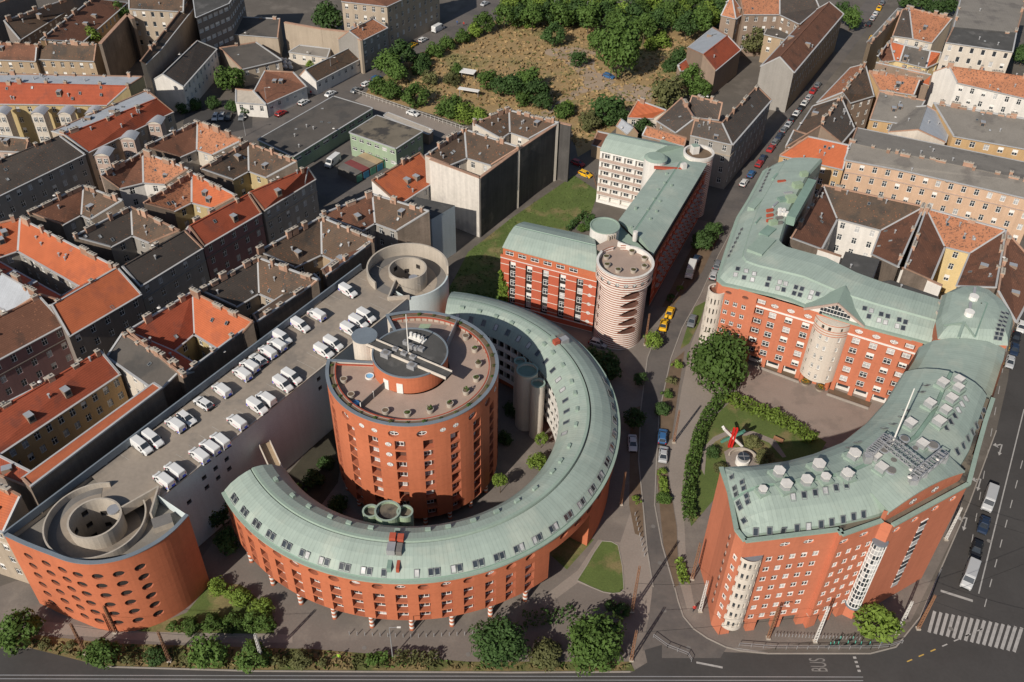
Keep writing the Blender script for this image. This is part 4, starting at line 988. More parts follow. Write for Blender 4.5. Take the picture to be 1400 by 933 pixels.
def rotunda():
    T = thing('corner_rotunda', 'corner building under a broad rounded green copper roof beside the boulevard', 'building', (90, 146, 0))
    px = ((1283, 463), (1280, 440), (1289, 406), (1308, 397), (1330, 396), (1350, 403), (1370, 419), (1380, 433), (1384, 443), (1377, 472), (1335, 470))
    E = [P(x, y, 22.6) for x, y in px]; c = sum((e for e in E), Vector()) / len(E); E = ccwv(E)
    w = MB(); n = len(E)
    for i in range(n):
        mp, L, nn = lin(E[i], E[(i + 1) % n]); facade(w, mp, 0, L, 0, 22.6, [(1.3 + 2.3 * k, .8, [(z, 'r', 1.1, 1.4, .3) for z in (4, 7, 10, 13, 16, 19)]) for k in range(int(L / 2.3))], M_SALMON, M_SALMON, M_DARK, du=6)
    w.build('wall', T)
    r = MB(); rows = []
    for i in range(n + 1):
        e = E[i % n]; rows.append([tuple(c.lerp(e, f) + Vector((0, 0, dz))) for f, dz in ((1.02, .0), (1.0, .3), (.93, 1.4), (.8, 2.2), (.5, 2.7), (.02, 2.9))])
    sheet(r, rows, M_COPPER); r.build('roof', T)
    BV = roof_bvh(T)
    v = MB(); v.bar(P(1310, 462, 25.4), P(1318, 441, 25.6), .5, M_COPPLAIN, .4); v.bar(P(1318, 441, 25.6), P(1333, 461, 25), .3, M_COPPLAIN, .3); v.bar(P(1290, 445, 25.2), P(1318, 441, 25.6), .3, M_COPPLAIN, .3)
    v.bar(P(1333, 461, 25.2), P(1350, 415, 25.4), .25, M_COPDARK, .2); v.bar(P(1350, 415, 25.4), P(1312, 402, 25), .25, M_COPDARK, .2); v.build('roof_ridges', T)
    for x, y in ((1325, 429), (1331, 408)):
        v = MB(); p = P(x, y, 25.6); v.cyl(p, .9, 25, 26.2, M_WHITE, 12); v.bar(p, p + Vector((1.2, 3.0, .4)), .5, M_STEEL, .4); v.build('extract_fan', T)
    for k in range(7):
        for j in range(2):
            p, n_ = on_roof(BV, 1361 + j * 6 + k * 1.6, 462 - k * 5.6 + j)
            if p is not None: skyl(T, p, n_, .8, .8)
    for x, y in ((1294, 411), (1290, 419), (1287, 432)):
        v = MB(); p = P(x, y, 21.5); v.box(p, 2.0, 1.4, 20.0, 22.4, M_CONC, .2, M_STEEL); v.build('air_conditioning_unit', T)
    finish(T)
rotunda()

# =====================================================================  red block with the striped tower
def hotel():
    T = thing('red_brick_block', 'red brick block with barrel shaped green roofs, joined to the striped round tower', 'building', (24, 168, 0))
    rng = random.Random(21)
    H = lambda x, y, z: P(670 + x / 5.183, 300 + y / 5.183, z)
    A, B = H(75, 254, 15), H(757, 428, 15); mp, L, n = lin(A, B); d = (B - A).normalized()
    w = MB(); rowz = [12.9 - 2.5 * k for k in range(5)]; C = []
    def uof(x, y): return (H(x, y, 12.9) - Vector((A.x, A.y, 12.9))).dot(d)
    for x, y in ((170, 312), (287, 342), (403, 372), (522, 405), (645, 437)):
        u = uof(x, y); C.append((u, .95, [(7.65, 'r', 1.6, 12.6, .45)]))
        for z in rowz: addwin(T, mp(u + .15, z, .42), n, rng.choice(('xc', 'xb', 'x', 'x')), 1.35, 1.55)
    u = uof(715, 462); C.append((u, .65, [(z - .2, 'o', 1.05, 1.05, .25) for z in rowz]))
    for z in rowz: addwin(T, mp(u, z - .2, .2), n, 'oc', 1.0, 1.0, 'round_window')
    facade(w, mp, 0, L, 0, 15, C, M_REDB, M_REDB, M_DARK, du=6)
    a2, b2 = H(92, 192, 17.4), H(758, 366, 17.4); m2, L2, n2 = lin(a2, b2)
    facade(w, m2, 0, L2, 14.2, 17.4, [(1.6 + k * 3.05, 1.15, [(15.9, 'r', 2.0, 1.1, .2)]) for k in range(6)], M_BRICK, M_BRICK, M_DARK, du=6)
    for k in range(6): addwin(T, m2(1.6 + k * 3.05, 15.9, .18), n2, 'x', 1.9, 1.1)
    w.poly([Vector((p.x, p.y, 14.5)) for p in (A, B, b2, a2)], M_CONCD)
    bk0, bk1 = H(240, 27, 17.6), H(735, 133, 17.6)
    for p, q in ((Vector((bk0.x, bk0.y, 0)), A),):
        m3, L3, n3 = lin(p, q); facade(w, m3, 0, L3, 0, 15, [], M_BRICK)
    m3, L3, n3 = lin(bk0, a2); facade(w, m3, 0, L3, 15, 17.4, [], M_BRICK); m3, L3, n3 = lin(bk1, bk0); facade(w, m3, 0, L3, 0, 17.4, [], M_PL['white'])
    w.build('wall', T)
    iv = MB(); rg = random.Random(4)
    m4, L4, n4 = lin(Vector((bk0.x, bk0.y, 0)), A)
    for k in range(500):
        u_ = rg.random(); p = (mp(u_ * 1.7, 0, -.1) if rg.random() < .45 else m4(L4 * (1 - u_ * .6), 0, -.1)); z = rg.random() ** 1.2 * 11 * (1 - u_ * .4)
        s = .3 + rg.random() * .3; v = Vector((rg.uniform(-1, 1), rg.uniform(-1, 1), rg.uniform(-.4, 1))).normalized(); x = v.orthogonal().normalized() * s; y = v.cross(x).normalized() * s
        c = Vector((p.x, p.y, z + .2)); iv.poly([c - x - y, c + x - y, c + x + y, c - x + y], M_LEAFL)
    iv.build('ivy', T)
    c = MB(); c.bar(A + Vector((0, 0, .1)), B + Vector((0, 0, .1)), .45, M_BRICK, .35); c.bar(A + Vector((0, 0, -.5)), B + Vector((0, 0, -.5)), .3, M_PL['white'], .16)
    for q, p in enumerate((0.0,)): pass
    c.build('coping', T); c = MB(); c.bar(mp(0, 1.7, -.05), mp(L, 1.7, -.05), .12, M_PL['white'], .2); c.build('plinth_course', T)
    # barrel roofs
    def barrel(e0, e1, k0, k1, ze, zr, zb, fr=.45, name='roof', n=10, mid=None):
        r = MB(); rows = []
        for i in range(n + 1):
            t = i / n; p, q = e0.lerp(e1, t), k0.lerp(k1, t); rows.append([tuple(Vector((*p.lerp(q, f).xy, z))) for f, z in ((-.04, ze - .15), (-.04, ze), (.12, ze + (zr - ze) * .42), (.3, ze + (zr - ze) * .8), (.5, zr), (.505, zr - .12), (.54, zr - .12), (.545, zr), (.75, zr - (zr - zb) * .35), (1.0, zb), (1.0, zb - .4))])
        sheet(r, rows, [M_COPPLAIN] + [M_COPPER] * 3 + [M_COPPLAIN, M_COPDARK, M_COPPLAIN] + [M_COPPER] * 2 + [M_COPPLAIN]); r.poly(rows[0][::-1], M_COPPLAIN); r.poly(rows[-1], M_COPPLAIN); r.build(name, T)
    barrel(a2, b2, bk0, bk1, 17.4, 19.6, 18.0)
    Wz = lambda x, y, z: P(660 + x / 4.375, 170 + y / 4.375, z)
    l0, l1 = Wz(812, 578, 17.6), Wz(1045, 262, 17.6); r0, r1 = Wz(1010, 772, 17.6), Wz(1332, 236, 17.6)
    barrel(r0, r1, l0, l1, 17.6, 18.9, 17.8, n=16)
    w = MB()
    p0, p1 = Wz(1055, 762, 14.2), Wz(1335, 292, 14.2); p0 = p0 + (p0 - p1).normalized() * 2.5
    m5, L5, n5 = lin(p0, p1)
    facade(w, m5, 0, L5, 0, 14.2, [(3.6 + 2.55 * k, 1.0, [(z, 'r', 1.4, 1.5, .5) for z in (12.4, 9.9, 7.4, 4.9, 2.4)]) for k in range(int(L5 / 2.55) - 1)], M_REDB, M_REDB, M_DARK, du=6)
    w.build('street_wall', T)
    bl = MB()
    for k in range(int(L5 / 2.55) - 1):
        for z in (11.5, 9.0, 6.5, 4.0): q = m5(3.6 + 2.55 * k, z, -.45); bl.box(q, 1.6, .8, z, z + .14, M_PL['pink'], math.atan2(d.y, d.x) * 0 + math.atan2(n5.y, n5.x) + math.pi / 2)
    bl.build('balconies', T)
    c = MB(); c.bar(p0 + Vector((0, 0, .1)), p1 + Vector((0, 0, .1)), .4, M_BRICK, .3); c.build('street_coping', T)
    w = MB(); m6, L6, n6 = lin(r0 - n5 * .3, r1 - n5 * .3); facade(w, m6, 0, L6, 14.0, 17.5, [(1.5 + 2.6 * k, 1.1, [(15.8, 'r', 1.8, 1.4, .2)]) for k in range(int(L6 / 2.6) - 1)], M_CONCD, M_CONCD, M_DARK); 
    w.poly([Vector((p.x, p.y, 14.1)) for p in (p0, p1, r1, r0)], M_CONCD); m7, L7, n7 = lin(l1, l0); facade(w, m7, 0, L7, 0, 17.6, [], M_PL['white']); w.build('attic_wall', T)
    # white galleried wing
    f0, f1 = Wz(704, 152, 16), Wz(975, 216, 16); b0, b1 = Wz(790, 46, 17.4), Wz(1200, 126, 17.4)
    mw, Lw, nw = lin(f0, f1); w = MB()
    facade(w, mw, 0, Lw, 0, 16, [(1.8 + 3.1 * k, 1.4, [(z, 'r', 2.5, 1.9, 1.0) for z in (14.2, 11.7, 9.2, 6.7, 4.2, 1.7)]) for k in range(int(Lw / 3.1))], M_WHITE, M_WHITE, M_PL['white'], du=8)
    m8, L8, n8 = lin(b0, f0); facade(w, m8, 0, L8, 0, 16.4, [], M_PL['white'])
    m8, L8, n8 = lin(b1, b0); facade(w, m8, 0, L8, 0, 16.4, [], M_PL['white'])
    for k in range(int(Lw / 3.1)):
        for z in (14.2, 11.7, 9.2, 6.7, 4.2): addwin(T, mw(1.8 + 3.1 * k, z - .1, .97), nw, 'x', 1.5, 1.6)
    w.build('white_wall', T)
    g = MB()
    for z in (13.0, 10.5, 8.0, 5.5, 3.0): g.bar(mw(.3, z, -.35), mw(Lw, z, -.35), .9, M_PL['white'], .18); g.bar(mw(.3, z + .55, -.75), mw(Lw, z + .55, -.75), .06, M_PL['pink'], .85)
    g.build('balconies', T)
    fl = MB(); fl.poly(ccwv([Vector((q_.x, q_.y, 16.85)) for q_ in (bk1, b2, P(838, 345, 17), r0, l0, P(815, 318, 17))]), M_COPPLAIN); fl.build('flat_roof', T); fl = MB(); fl.poly(ccwv([Vector((q_.x, q_.y, 16.9)) for q_ in (f1, l1, r1, b1, P(905, 190, 17))]), M_COPPLAIN); fl.build('flat_roof', T)
    barrel(f0, f1.lerp(f0, 0) , b0, b1, 16, 18.6, 17.0, n=10, name='white_wing_roof')
    # ventilation drums
    v = MB(); v.cyl(P(732 / 4.375 + 660, 170 + 600 / 4.375, 21), 3.3, 15, 20.6, M_PL['white'], 28, M_COPPLAIN); v.ring(P(732 / 4.375 + 660, 170 + 600 / 4.375, 21), 3.1, 3.4, 20.6, 20.8, M_COPPLAIN, n=28); v.build('roof_drum', T)
    v = MB(); q = Wz(1035, 205, 18.4); v.cyl(q, 2.9, 0, 18.6, M_PL['white'], 24, M_COPPLAIN, r2=2.9); v.cyl(q, 3.0, 18.6, 19.1, M_COPPLAIN, 24, r2=2.2); v.build('roof_drum', T)
    v = MB(); q = Wz(910, 680, 18.9); v.cyl(q, .55, 18.2, 20.6, M_PL['white'], 10); v.build('chimney', T)
    for x, y in ((1100, 300), (1088, 355), (1048, 395), (1130, 370), (1060, 465), (1025, 450), (988, 515), (1040, 525), (915, 505), (1002, 570), (890, 620)):
        v = MB(); q = Wz(x, y, 18.7); v.box(q, .5, .5, 18.2, 19.2, M_COPPLAIN, .5); v.build('roof_vent', T)
    v = MB(); v.bar(Wz(1025, 258, 18.8), Wz(1195, 270, 18.6), .8, M_RUST, .5); q = Wz(1200, 262, 18.8); v.box(q, 1.3, 1.1, 18.2, 20.0, M_PL['white'], .4); v.build('roof_machine', T)
    # north-east round corner
    v = MB(); q = Wz(1290, 185, 17); v.cyl(q, 3.9, 0, 17.2, M_STRIPE, 32, M_SOIL); v.ring(q, 3.5, 4.0, 17.2, 18.0, M_PL['white'], n=36); v.box(q + Vector((-1, .8, 0)), 1.8, 1.8, 17, 19.4, M_PL['white'], .3, M_COPPLAIN); v.build('corner_tower', T)
    # pergola frame beside the drum
    v = MB()
    for k in range(4): v.box(Wz(748 + k * 13, 715 - k * 6, 18.2), .18, 1.0, 17.5, 20.3, M_CONC, .4)
    v.build('screen', T)
    finish(T)
hotel()

def striped_tower():
    c = (23.9, 165.2); T = thing('striped_tower', 'round brick tower with white courses, arched slits and planters on its roof terrace', 'tower', (c[0], c[1], 0))
    w = MB(); R = 5.35; a0 = -250; mp = arc(c, R, a0); u = lambda a: R_(a - a0) * R
    lens = [(-2.2 + 4.4 * t, -.75 + .25 * math.sin(math.pi * t) * -1) for t in (0, .25, .5, .75, 1)] + [(2.2 - 4.4 * t, q_) for t, q_ in ((.03, .1), (.12, .55), (.25, .8), (.45, .75), (.65, .4), (.85, -.2))]
    H = [(z, lens, 4.5, 2.1, 1.2) for z in (15.3, 12.9, 10.5, 8.0, 5.6)]
    C = [(u(-76), 2.35, H)] + [(u(a), .4, [(z, 'r', .5, 1.2, .3) for z in (14.6, 12.1, 9.6, 7.1, 4.6)]) for a in (-172, -160)]
    facade(w, mp, 0, R_(330) * R, 0, 16.8, C, M_STRIPE, M_LOGG, M_LOGG, du=.6)
    fl = [(c[0] + 0, 0, 0)]
    w.build('shaft', T)
    b = MB(); R2 = 6.15; m2 = arc(c, R2, -250); C = []
    for a in (-178, -162, -145, -127, -109, -91, -74, -56, -38, -20):
        C.append((R_(a + 250) * R2, .6, [(18.3, 'o', 1.0, .95, .35)])); addwin(T, m2(R_(a + 250) * R2, 18.3, .28), m2(R_(a + 250) * R2, 0, 0) - m2(R_(a + 250) * R2, 0, 1), 'o', .9, .85, 'round_window')
    facade(b, m2, 0, R_(345) * R2, 16.8, 20.4, C, M_STRIPE, M_DARK, M_DARK, du=.7)
    n = 48
    for i in range(n):
        p, q = i * 360 / n, (i + 1) * 360 / n; up = Vector((0, 0, 16.8)); b.poly([pol(c, R - .1, p) + up, pol(c, R - .1, q) + up, pol(c, R2, q) + up, pol(c, R2, p) + up][::-1], M_STRIPE)
    b.build('crown', T)
    t = MB(); t.ring(c, R2 - .45, R2 + .05, 20.3, 20.5, M_PL['white'], -215, 75, 60); t.ring(c, R2 - .4, R2 - .3, 19.3, 20.3, M_PL['white'], -215, 75, 60)
    for q, a in ((P(822, 343, 20.4), 145), (P(845, 331, 20.4), 75)): t.bar(pol(c, R2 - .2, a) + Vector((0, 0, 19.9)), Vector((q.x, q.y, 19.9)), .35, M_PL['white'], 1.2)
    t.build('parapet', T)
    f = MB(); f.cyl(c, R2 - .3, 19.0, 19.3, M_TERR, 48); q = [P(811, 338, 19.25), P(838, 325, 19.25), P(857, 336, 19.25), P(838, 357, 19.25)]; f.poly(ccwv(q), M_TERR); f.build('terrace_floor', T)
    finish(T)
striped_tower()

# =====================================================================  the old town
HOUSE_WIN = [0]
def chimney(T, p, z0, h, ln, ang, rng):
    v = MB(); v.box(p, ln, .75, z0, z0 + h, M_CHIM, ang); v.box(p, ln + .16, .9, z0 + h, z0 + h + .14, M_CONC, ang)
    k = max(1, int(ln / .7))
    for i in range(k):
        t = (i + .5) / k - .5; v.cyl((p[0] + math.cos(ang) * ln * t, p[1] + math.sin(ang) * ln * t), .16, z0 + h + .14, z0 + h + .42, M_CONCD, 6)
    v.build('chimney', ROOFS[T.name])

def house(name, label, cat, slopes, roof, wall, e=13.0, r=17.0, chim=5, sky=3, win=True, group=None, wallmats=None, seed=1, mirror=False, floor=3.3, wx=2.9, style='x', ww=1.15, wh=1.75, base=0.0, zinc=True, roofmats=None, gut=True, plain=(), trim=None, dorm=0):
    """slopes: roof faces as [(px, py, height key or metres)]. Edges that no two slopes share drop as walls to the ground."""
    rng = random.Random(seed * 13 + 5); hz = lambda k: e if k == 'e' else (r if k == 'r' else float(k))
    polys = []
    for s in slopes:
        q = [(round(x, 1), round(y, 1), hz(k)) for x, y, k in s]; pts = [P(*p) for p in q]
        polys.append((q, pts))
        if mirror:                         # the far slope of a gable: ridge first two points, eave last two
            A, B, C, D = pts[0], pts[1], pts[2], pts[3]
            C2 = Vector((2 * B.x - C.x, 2 * B.y - C.y, C.z)); D2 = Vector((2 * A.x - D.x, 2 * A.y - D.y, D.z))
            polys.append(([q[0], q[1], ('m', q[2]), ('m', q[3])], [A, B, C2, D2]))
    allp = [p for _, ps in polys for p in ps]; cx = sum(p.x for p in allp) / len(allp); cy = sum(p.y for p in allp) / len(allp)
    T = thing(name, label, cat, (cx, cy, 0), group)
    rf = MB(); wl = MB(); zn = MB(); edges = {}; ridge_edges = []; eave_edges = []
    norm = []
    for q, pts in polys:
        a = sum(p.x * s.y - s.x * p.y for p, s in zip(pts, pts[1:] + pts[:1]))
        if a < 0: q = q[::-1]; pts = pts[::-1]
        norm.append((q, pts))
    for i, (q, pts) in enumerate(norm):
        low = min(range(len(pts)), key=lambda k: pts[k].z + pts[(k + 1) % len(pts)].z)
        ax = (pts[(low + 1) % len(pts)] - pts[low]); ax.z = 0
        if ax.length < 1e-3: ax = Vector((1, 0, 0))
        ax.normalize(); n_ = (pts[1] - pts[0]).cross(pts[2] - pts[0]); n_ = n_.normalized() if n_.length > 1e-6 else Vector((0, 0, 1))
        if n_.z < 0: n_ = -n_
        ay = n_.cross(ax); uv = [((p - pts[low]).dot(ax) , (p - pts[low]).dot(ay)) for p in pts]
        rm = (roofmats[i % len(roofmats)] if roofmats else roof)
        rf.poly(pts, rm, uv)
        for k in range(len(pts)):
            a, b = q[k], q[(k + 1) % len(pts)]; key = tuple(sorted((str(a), str(b)))); edges.setdefault(key, []).append((i, pts[k], pts[(k + 1) % len(pts)]))
    roofz = 0.18
    wi = 0
    for key, L in edges.items():
        if len(L) > 1:
            a, b = L[0][1], L[0][2]
            if abs(a.z - b.z) < .3:
                if zinc: zn.bar(a + Vector((0, 0, .08)), b + Vector((0, 0, .08)), .35, M_FLASH if rng.random() < .3 else (roof if not roofmats else roofmats[0]), .16)
                ridge_edges.append((a, b, None))
            elif zinc: zn.bar(a + Vector((0, 0, .05)), b + Vector((0, 0, .05)), .45, M_FLASH, .1)
            continue
        i, a, b = L[0]; wi += 1
        d = b - a; d.z = 0
        if d.length < .05: continue
        n = Vector((d.y, -d.x, 0)).normalized(); mid = (a + b) / 2; facing = n.dot(CAM - mid) > 0
        wm = wallmats[(wi - 1) % len(wallmats)] if wallmats else wall
        if name == 'courtyard_house' and (abs(a.z - b.z) > .3 or (a.z + b.z) / 2 > e + .6 * (r - e)): wm = M_FIRE  # soot plus the neighbours' shade, both put into the wall colour
        flat = abs(a.z - b.z) < .3; high = (a.z + b.z) / 2 > e + .6 * (r - e) and r > e + .5
        mp, L_, nn = lin(a, b)
        if flat and not high and win and facing and d.length > 2.6 and wi not in plain:
            zt = a.z - .05; nf = max(1, int((zt - base - .5) / floor)); nc = max(1, int((d.length - .6) / wx)); st = d.length / nc; C = []
            for c in range(nc):
                u = st * (c + .5); H = []
                for f in range(nf):
                    z = zt - 1.55 - f * floor
                    if z - wh / 2 < base + .1: continue
                    H.append((z, 'r', ww, wh, .22))
                    if (mid - CAM).length < 420: addwin(T, mp(u, z, .2), n, style + rng.choice(('', '', 'c', 'b', '')), ww, wh)
                C.append((u, ww / 2 + .12, H))
            facade(wl, mp, 0, L_, base, zt, C, wm, wm, M_DARK, du=50)
            if trim:
                for zz in (zt - .25, zt - floor - .15): wl.bar(mp(0, zz, -.08), mp(L_, zz, -.08), .16, trim, .22)
            if gut: zn.bar(a + n * .22 + Vector((0, 0, -.02)), b + n * .22 + Vector((0, 0, -.02)), .45, M_FLASH, .16)
            eave_edges.append((a, b, n))
        else:
            wl.poly([Vector((a.x, a.y, base)), Vector((b.x, b.y, base)), b - Vector((0, 0, .03)), a - Vector((0, 0, .03))], wm)
            if flat and not high:
                if gut: zn.bar(a + n * .15, b + n * .15, .35, M_FLASH, .14)
            else:
                if zinc: zn.bar(a + Vector((0, 0, .1)) - n * .12, b + Vector((0, 0, .1)) - n * .12, .4, M_FLASH if rng.random() < .55 else M_CHIM, .3)
                if flat: ridge_edges.append((a, b, n))
    wl.build('wall', T); rf.build('roof', T); zn.build('roof_flashing', T)
    tot = sum((b - a).length for a, b, _ in ridge_edges) or 1
    for a, b, n in ridge_edges:
        m = int(round(1.0 * chim * (b - a).length / tot)); ang = math.atan2((b - a).y, (b - a).x)
        for k in range(m):
            t = (k + rng.random()) / m; p = a.lerp(b, t); off = (n * -.35 if n else Vector((rng.uniform(-.5, .5), rng.uniform(-.5, .5), 0))); p = p + off
            chimney(T, (p.x, p.y), p.z - .5, rng.choice((.8, 1.0, 1.3, 1.8)), rng.choice((.7, .8, 1.2, 1.6, 2.4)), ang, rng)
    for k in range(sky):
        q, pts = norm[rng.randrange(len(norm))]
        if len(pts) < 3: continue
        ws = [rng.random() ** 3 + .06 for _ in pts]; sm = sum(ws); p = sum((pt * w for pt, w in zip(pts, ws)), Vector()) / sm
        n_ = (pts[1] - pts[0]).cross(pts[2] - pts[0]).normalized()
        if n_.z < 0: n_ = -n_
        pz = pts[0]; p.z = pz.z - ((p.x - pz.x) * n_.x + (p.y - pz.y) * n_.y) / max(.1, n_.z)
        if rng.random() < .55:
            addwin(T, p + n_ * .06, n_, 'f' if rng.random() < .6 else 'fc', .65, .85, 'roof_window')
        else:
            v = MB(); v.cyl(p, .18, p.z - .2, p.z + .75, M_STEEL, 7); v.cyl(p, .27, p.z + .75, p.z + .9, M_FLASH, 7); v.build('vent_pipe', ROOFS[T.name])
    for k in range(dorm if dorm else (1 if seed % 3 == 0 else (2 if seed % 3 == 1 else 0)) * (1 if r - e > 2.4 else 0)):
        q, pts = norm[rng.randrange(len(norm))]; c = sum(pts, Vector()) / len(pts); p = c.lerp(pts[rng.randrange(len(pts))], rng.uniform(.1, .35))
        n_ = (pts[1] - pts[0]).cross(pts[2] - pts[0]).normalized(); n_ = n_ if n_.z > 0 else -n_
        pz = pts[0]; p.z = pz.z - ((p.x - pz.x) * n_.x + (p.y - pz.y) * n_.y) / max(.1, n_.z)
        az = math.atan2(n_.y, n_.x); v = MB(); v.box(p, 1.7, 1.3, p.z - .9, p.z + .75, M_PL['brown'], az, M_ZINC); f_ = p + Vector((math.cos(az), math.sin(az), 0)) * .87; v.box(f_, .06, .9, p.z - .3, p.z + .6, M_GLASS, az); v.build('dormer', ROOFS[T.name])
    if seed % 2:
        q, pts = norm[0]; p = pts[0].lerp(pts[1], .5); v = MB(); v.cyl(p, .04, p.z - .3, p.z + 1.6, M_STEEL, 5); v.cyl(p + Vector((-.1, -.2, 0)), .4, p.z + 1.0, p.z + 1.12, M_PL['white'], 10, r2=.15); v.build('satellite_dish', ROOFS[T.name])
    finish(T); return T

OLD = 'old courtyard houses of the block beside the parking garage'
def L_(txt): return txt
# ---- left block, courtyard houses (roof faces by pixel and height)
house('courtyard_house', 'house with a long bright orange roof between two dark courts at the far left edge', 'house',
      [[(-30, 312, 'r'), (27.5, 298.5, 'r'), (24.5, 343, 'e'), (-30, 362, 'e')], [(27.5, 298.5, 'r'), (161, 366, 'r'), (112.5, 393, 'e'), (24.5, 343, 'e')]], M_T_OR, M_PL['grey'], chim=9, sky=9, seed=1, plain=())
house('street_house', 'street house with a plain new orange roof, half in shade, and a sooty front', 'house',
      [[(161, 366, 'r'), (70, 418, 'r'), (94, 460, 'e'), (193, 402, 'e')]], M_T_OR, M_PL['dark'], mirror=True, chim=3, sky=2, seed=2)
house('street_house', 'dark brick house with a rust brown roof and tall paired windows, at the left edge', 'house',
      [[(55, 406, 'r'), (-40, 454, 'r'), (-40, 512, 'e'), (88.7, 443, 'e')]], M_T_BRN, M_PL['purple'], mirror=True, chim=2, sky=2, seed=3, trim=M_PL['dark'])
house('courtyard_house', 'house wing under a grey metal roof at the far left edge', 'house',
      [[(53, 403, 'r'), (-30, 356, 'r'), (-30, 402, 'e'), (13, 428, 'e')]], M_ZINC, M_PL['beige'], mirror=True, chim=6, sky=1, seed=4, roofmats=[M_ZINC, M_T_RED])
house('street_house', 'street house with a dark brown roof and a plain grey plaster front', 'house',
      [[(253, 315.5, 'r'), (167, 365, 'r'), (190.5, 392, 'e'), (277, 339, 'e')]], M_T_DRK, M_PL['grey'], mirror=True, chim=2, sky=4, seed=5, trim=M_PL['grey'])
house('street_house', 'street house with an orange roof above a dusky purple front', 'house',
      [[(340, 265.6, 'r'), (258, 310, 'r'), (278, 337, 'e'), (357, 291, 'e')]], M_T_MIX, M_PL['purple'], mirror=True, chim=3, sky=6, seed=6, trim=M_PL['dark'], roofmats=[M_T_RED, M_T_BRN])
house('street_house', 'grey street house with a curved gable and a red brown roof', 'house',
      [[(420.6, 230, 'r'), (341, 263.6, 'r'), (360.6, 288, 'e'), (431, 245, 'e')]], M_T_RED, M_PL['grey'], mirror=True, chim=2, sky=2, seed=7, trim=M_PL['beige'])
house('courtyard_house', 'two dark brown slopes round a narrow court, left of the purple fronted house', 'house',
      [[(179, 283, 'r'), (100, 324, 'r'), (151, 338, 'e'), (181, 322, 'e')], [(179, 283, 'r'), (181, 322, 'e'), (205, 332, 'e'), (246, 315.5, 'r')]], M_T_DRK, M_PL['grey'], chim=8, sky=5, seed=8, roofmats=[M_T_DRK, M_T_OLD])
house('courtyard_house', 'brown and mottled grey brown slopes in a V, left of the dark brown pair', 'house',
      [[(114, 254, 'r'), (38, 290, 'r'), (85, 308, 'e'), (111, 294, 'e')], [(114, 254, 'r'), (111, 294, 'e'), (125, 300, 'e'), (168, 274, 'r')]], M_T_OLD, M_PL['grey'], chim=9, sky=4, seed=9, roofmats=[M_T_BRN, M_T_OLD])
house('courtyard_house', 'courtyard house with two light orange slopes over yellow court walls', 'house',
      [[(262, 236, 'r'), (196, 278, 'r'), (238, 289, 'e'), (262, 277, 'e')], [(262, 236, 'r'), (262, 277, 'e'), (292, 285, 'e'), (324, 268, 'r')]], M_T_MIX, M_PL['yellow'], chim=10, sky=5, seed=10, roofmats=[M_T_MIX, M_T_OR])
house('courtyard_house', 'courtyard house with weathered pinkish tiles and a white walled court, near the red roofed apartments', 'house',
      [[(270, 166, 'r'), (198, 201, 'r'), (246, 215, 'e'), (269, 205, 'e')], [(270, 166, 'r'), (269, 205, 'e'), (291, 212, 'e'), (332, 192, 'r')]], M_T_MIX, M_PL['cream'], chim=10, sky=4, seed=11, roofmats=[M_T_BRN, M_T_MIX])
house('courtyard_house', 'courtyard house with one brown slope and one slope of speckled orange tiles', 'house',
      [[(195, 208, 'r'), (138, 240, 'r'), (163, 258, 'e'), (196, 250, 'e')], [(195, 208, 'r'), (196, 250, 'e'), (226, 252, 'e'), (258, 231, 'r')]], M_T_MIX, M_PL['white'], chim=10, sky=4, seed=12, roofmats=[M_T_BRN, M_T_MIX])
house('courtyard_house', 'courtyard house with sooty brown slopes behind the grey house with the curved gable', 'house',
      [[(339, 195, 'r'), (274, 231, 'r'), (318, 246, 'e'), (340, 234, 'e')], [(339, 195, 'r'), (340, 234, 'e'), (365, 243, 'e'), (406, 221, 'r')]], M_T_OLD, M_PL['yellow'], chim=9, sky=4, seed=13)
house('courtyard_house', 'dark brown courtyard house nearest the middle of the garage roof', 'house',
      [[(352, 352, 'r'), (272, 397, 'r'), (322, 420, 'e'), (354, 401, 'e')], [(352, 352, 'r'), (354, 401, 'e'), (395, 419, 'e'), (435, 383, 'r')]], M_T_OLD, M_PL['beige'], chim=12, sky=6, seed=14, r=18, roofmats=[M_T_DRK, M_T_OLD])
house('courtyard_house', 'dark brown courtyard house left of the far ramp of the garage', 'house',
      [[(439, 297, 'r'), (353, 344, 'r'), (402, 366, 'e'), (440, 348, 'e')], [(439, 297, 'r'), (440, 348, 'e'), (466, 361, 'e'), (511, 327, 'r')]], M_T_OLD, M_PL['sand'], chim=11, sky=6, seed=15, r=18)
house('courtyard_house', 'brown courtyard house with scattered orange tiles behind the far ramp of the garage', 'house',
      [[(509, 265.5, 'r'), (437, 294, 'r'), (494, 316, 'e'), (512.5, 305, 'e')], [(509, 265.5, 'r'), (512.5, 305, 'e'), (543, 316, 'e'), (587, 289, 'r')]], M_T_OLD, M_PL['grey'], chim=9, sky=4, seed=16, roofmats=[M_T_BRN, M_T_OLD])
house('courtyard_house', 'courtyard house with orange red slopes and a row of chimneys, beside the parked vans', 'house',
      [[(263, 399, 'r'), (174, 453, 'r'), (237, 480, 'e'), (265.5, 456, 'e')], [(263, 399, 'r'), (265.5, 456, 'e'), (307, 482, 'e'), (346, 440, 'r')], [(174, 453, 'r'), (249, 514, 'r'), (279, 505, 'e'), (237, 480, 'e')]], M_T_RED, M_PL['yellow'], chim=13, sky=8, seed=17, r=18, roofmats=[M_T_RED, M_T_OR, M_T_RED])
house('courtyard_house', 'house with a flat pitched grey felt roof dotted by a curved line of pale stones', 'house',
      [[(168, 455, 17.6), (251, 504, 17.6), (218, 536.5, 15.8), (146.6, 487, 15.8)]], M_ROOFFLAT, M_PL['cream'], e=15.8, r=17.6, chim=6, sky=1, seed=18, wh=1.5)
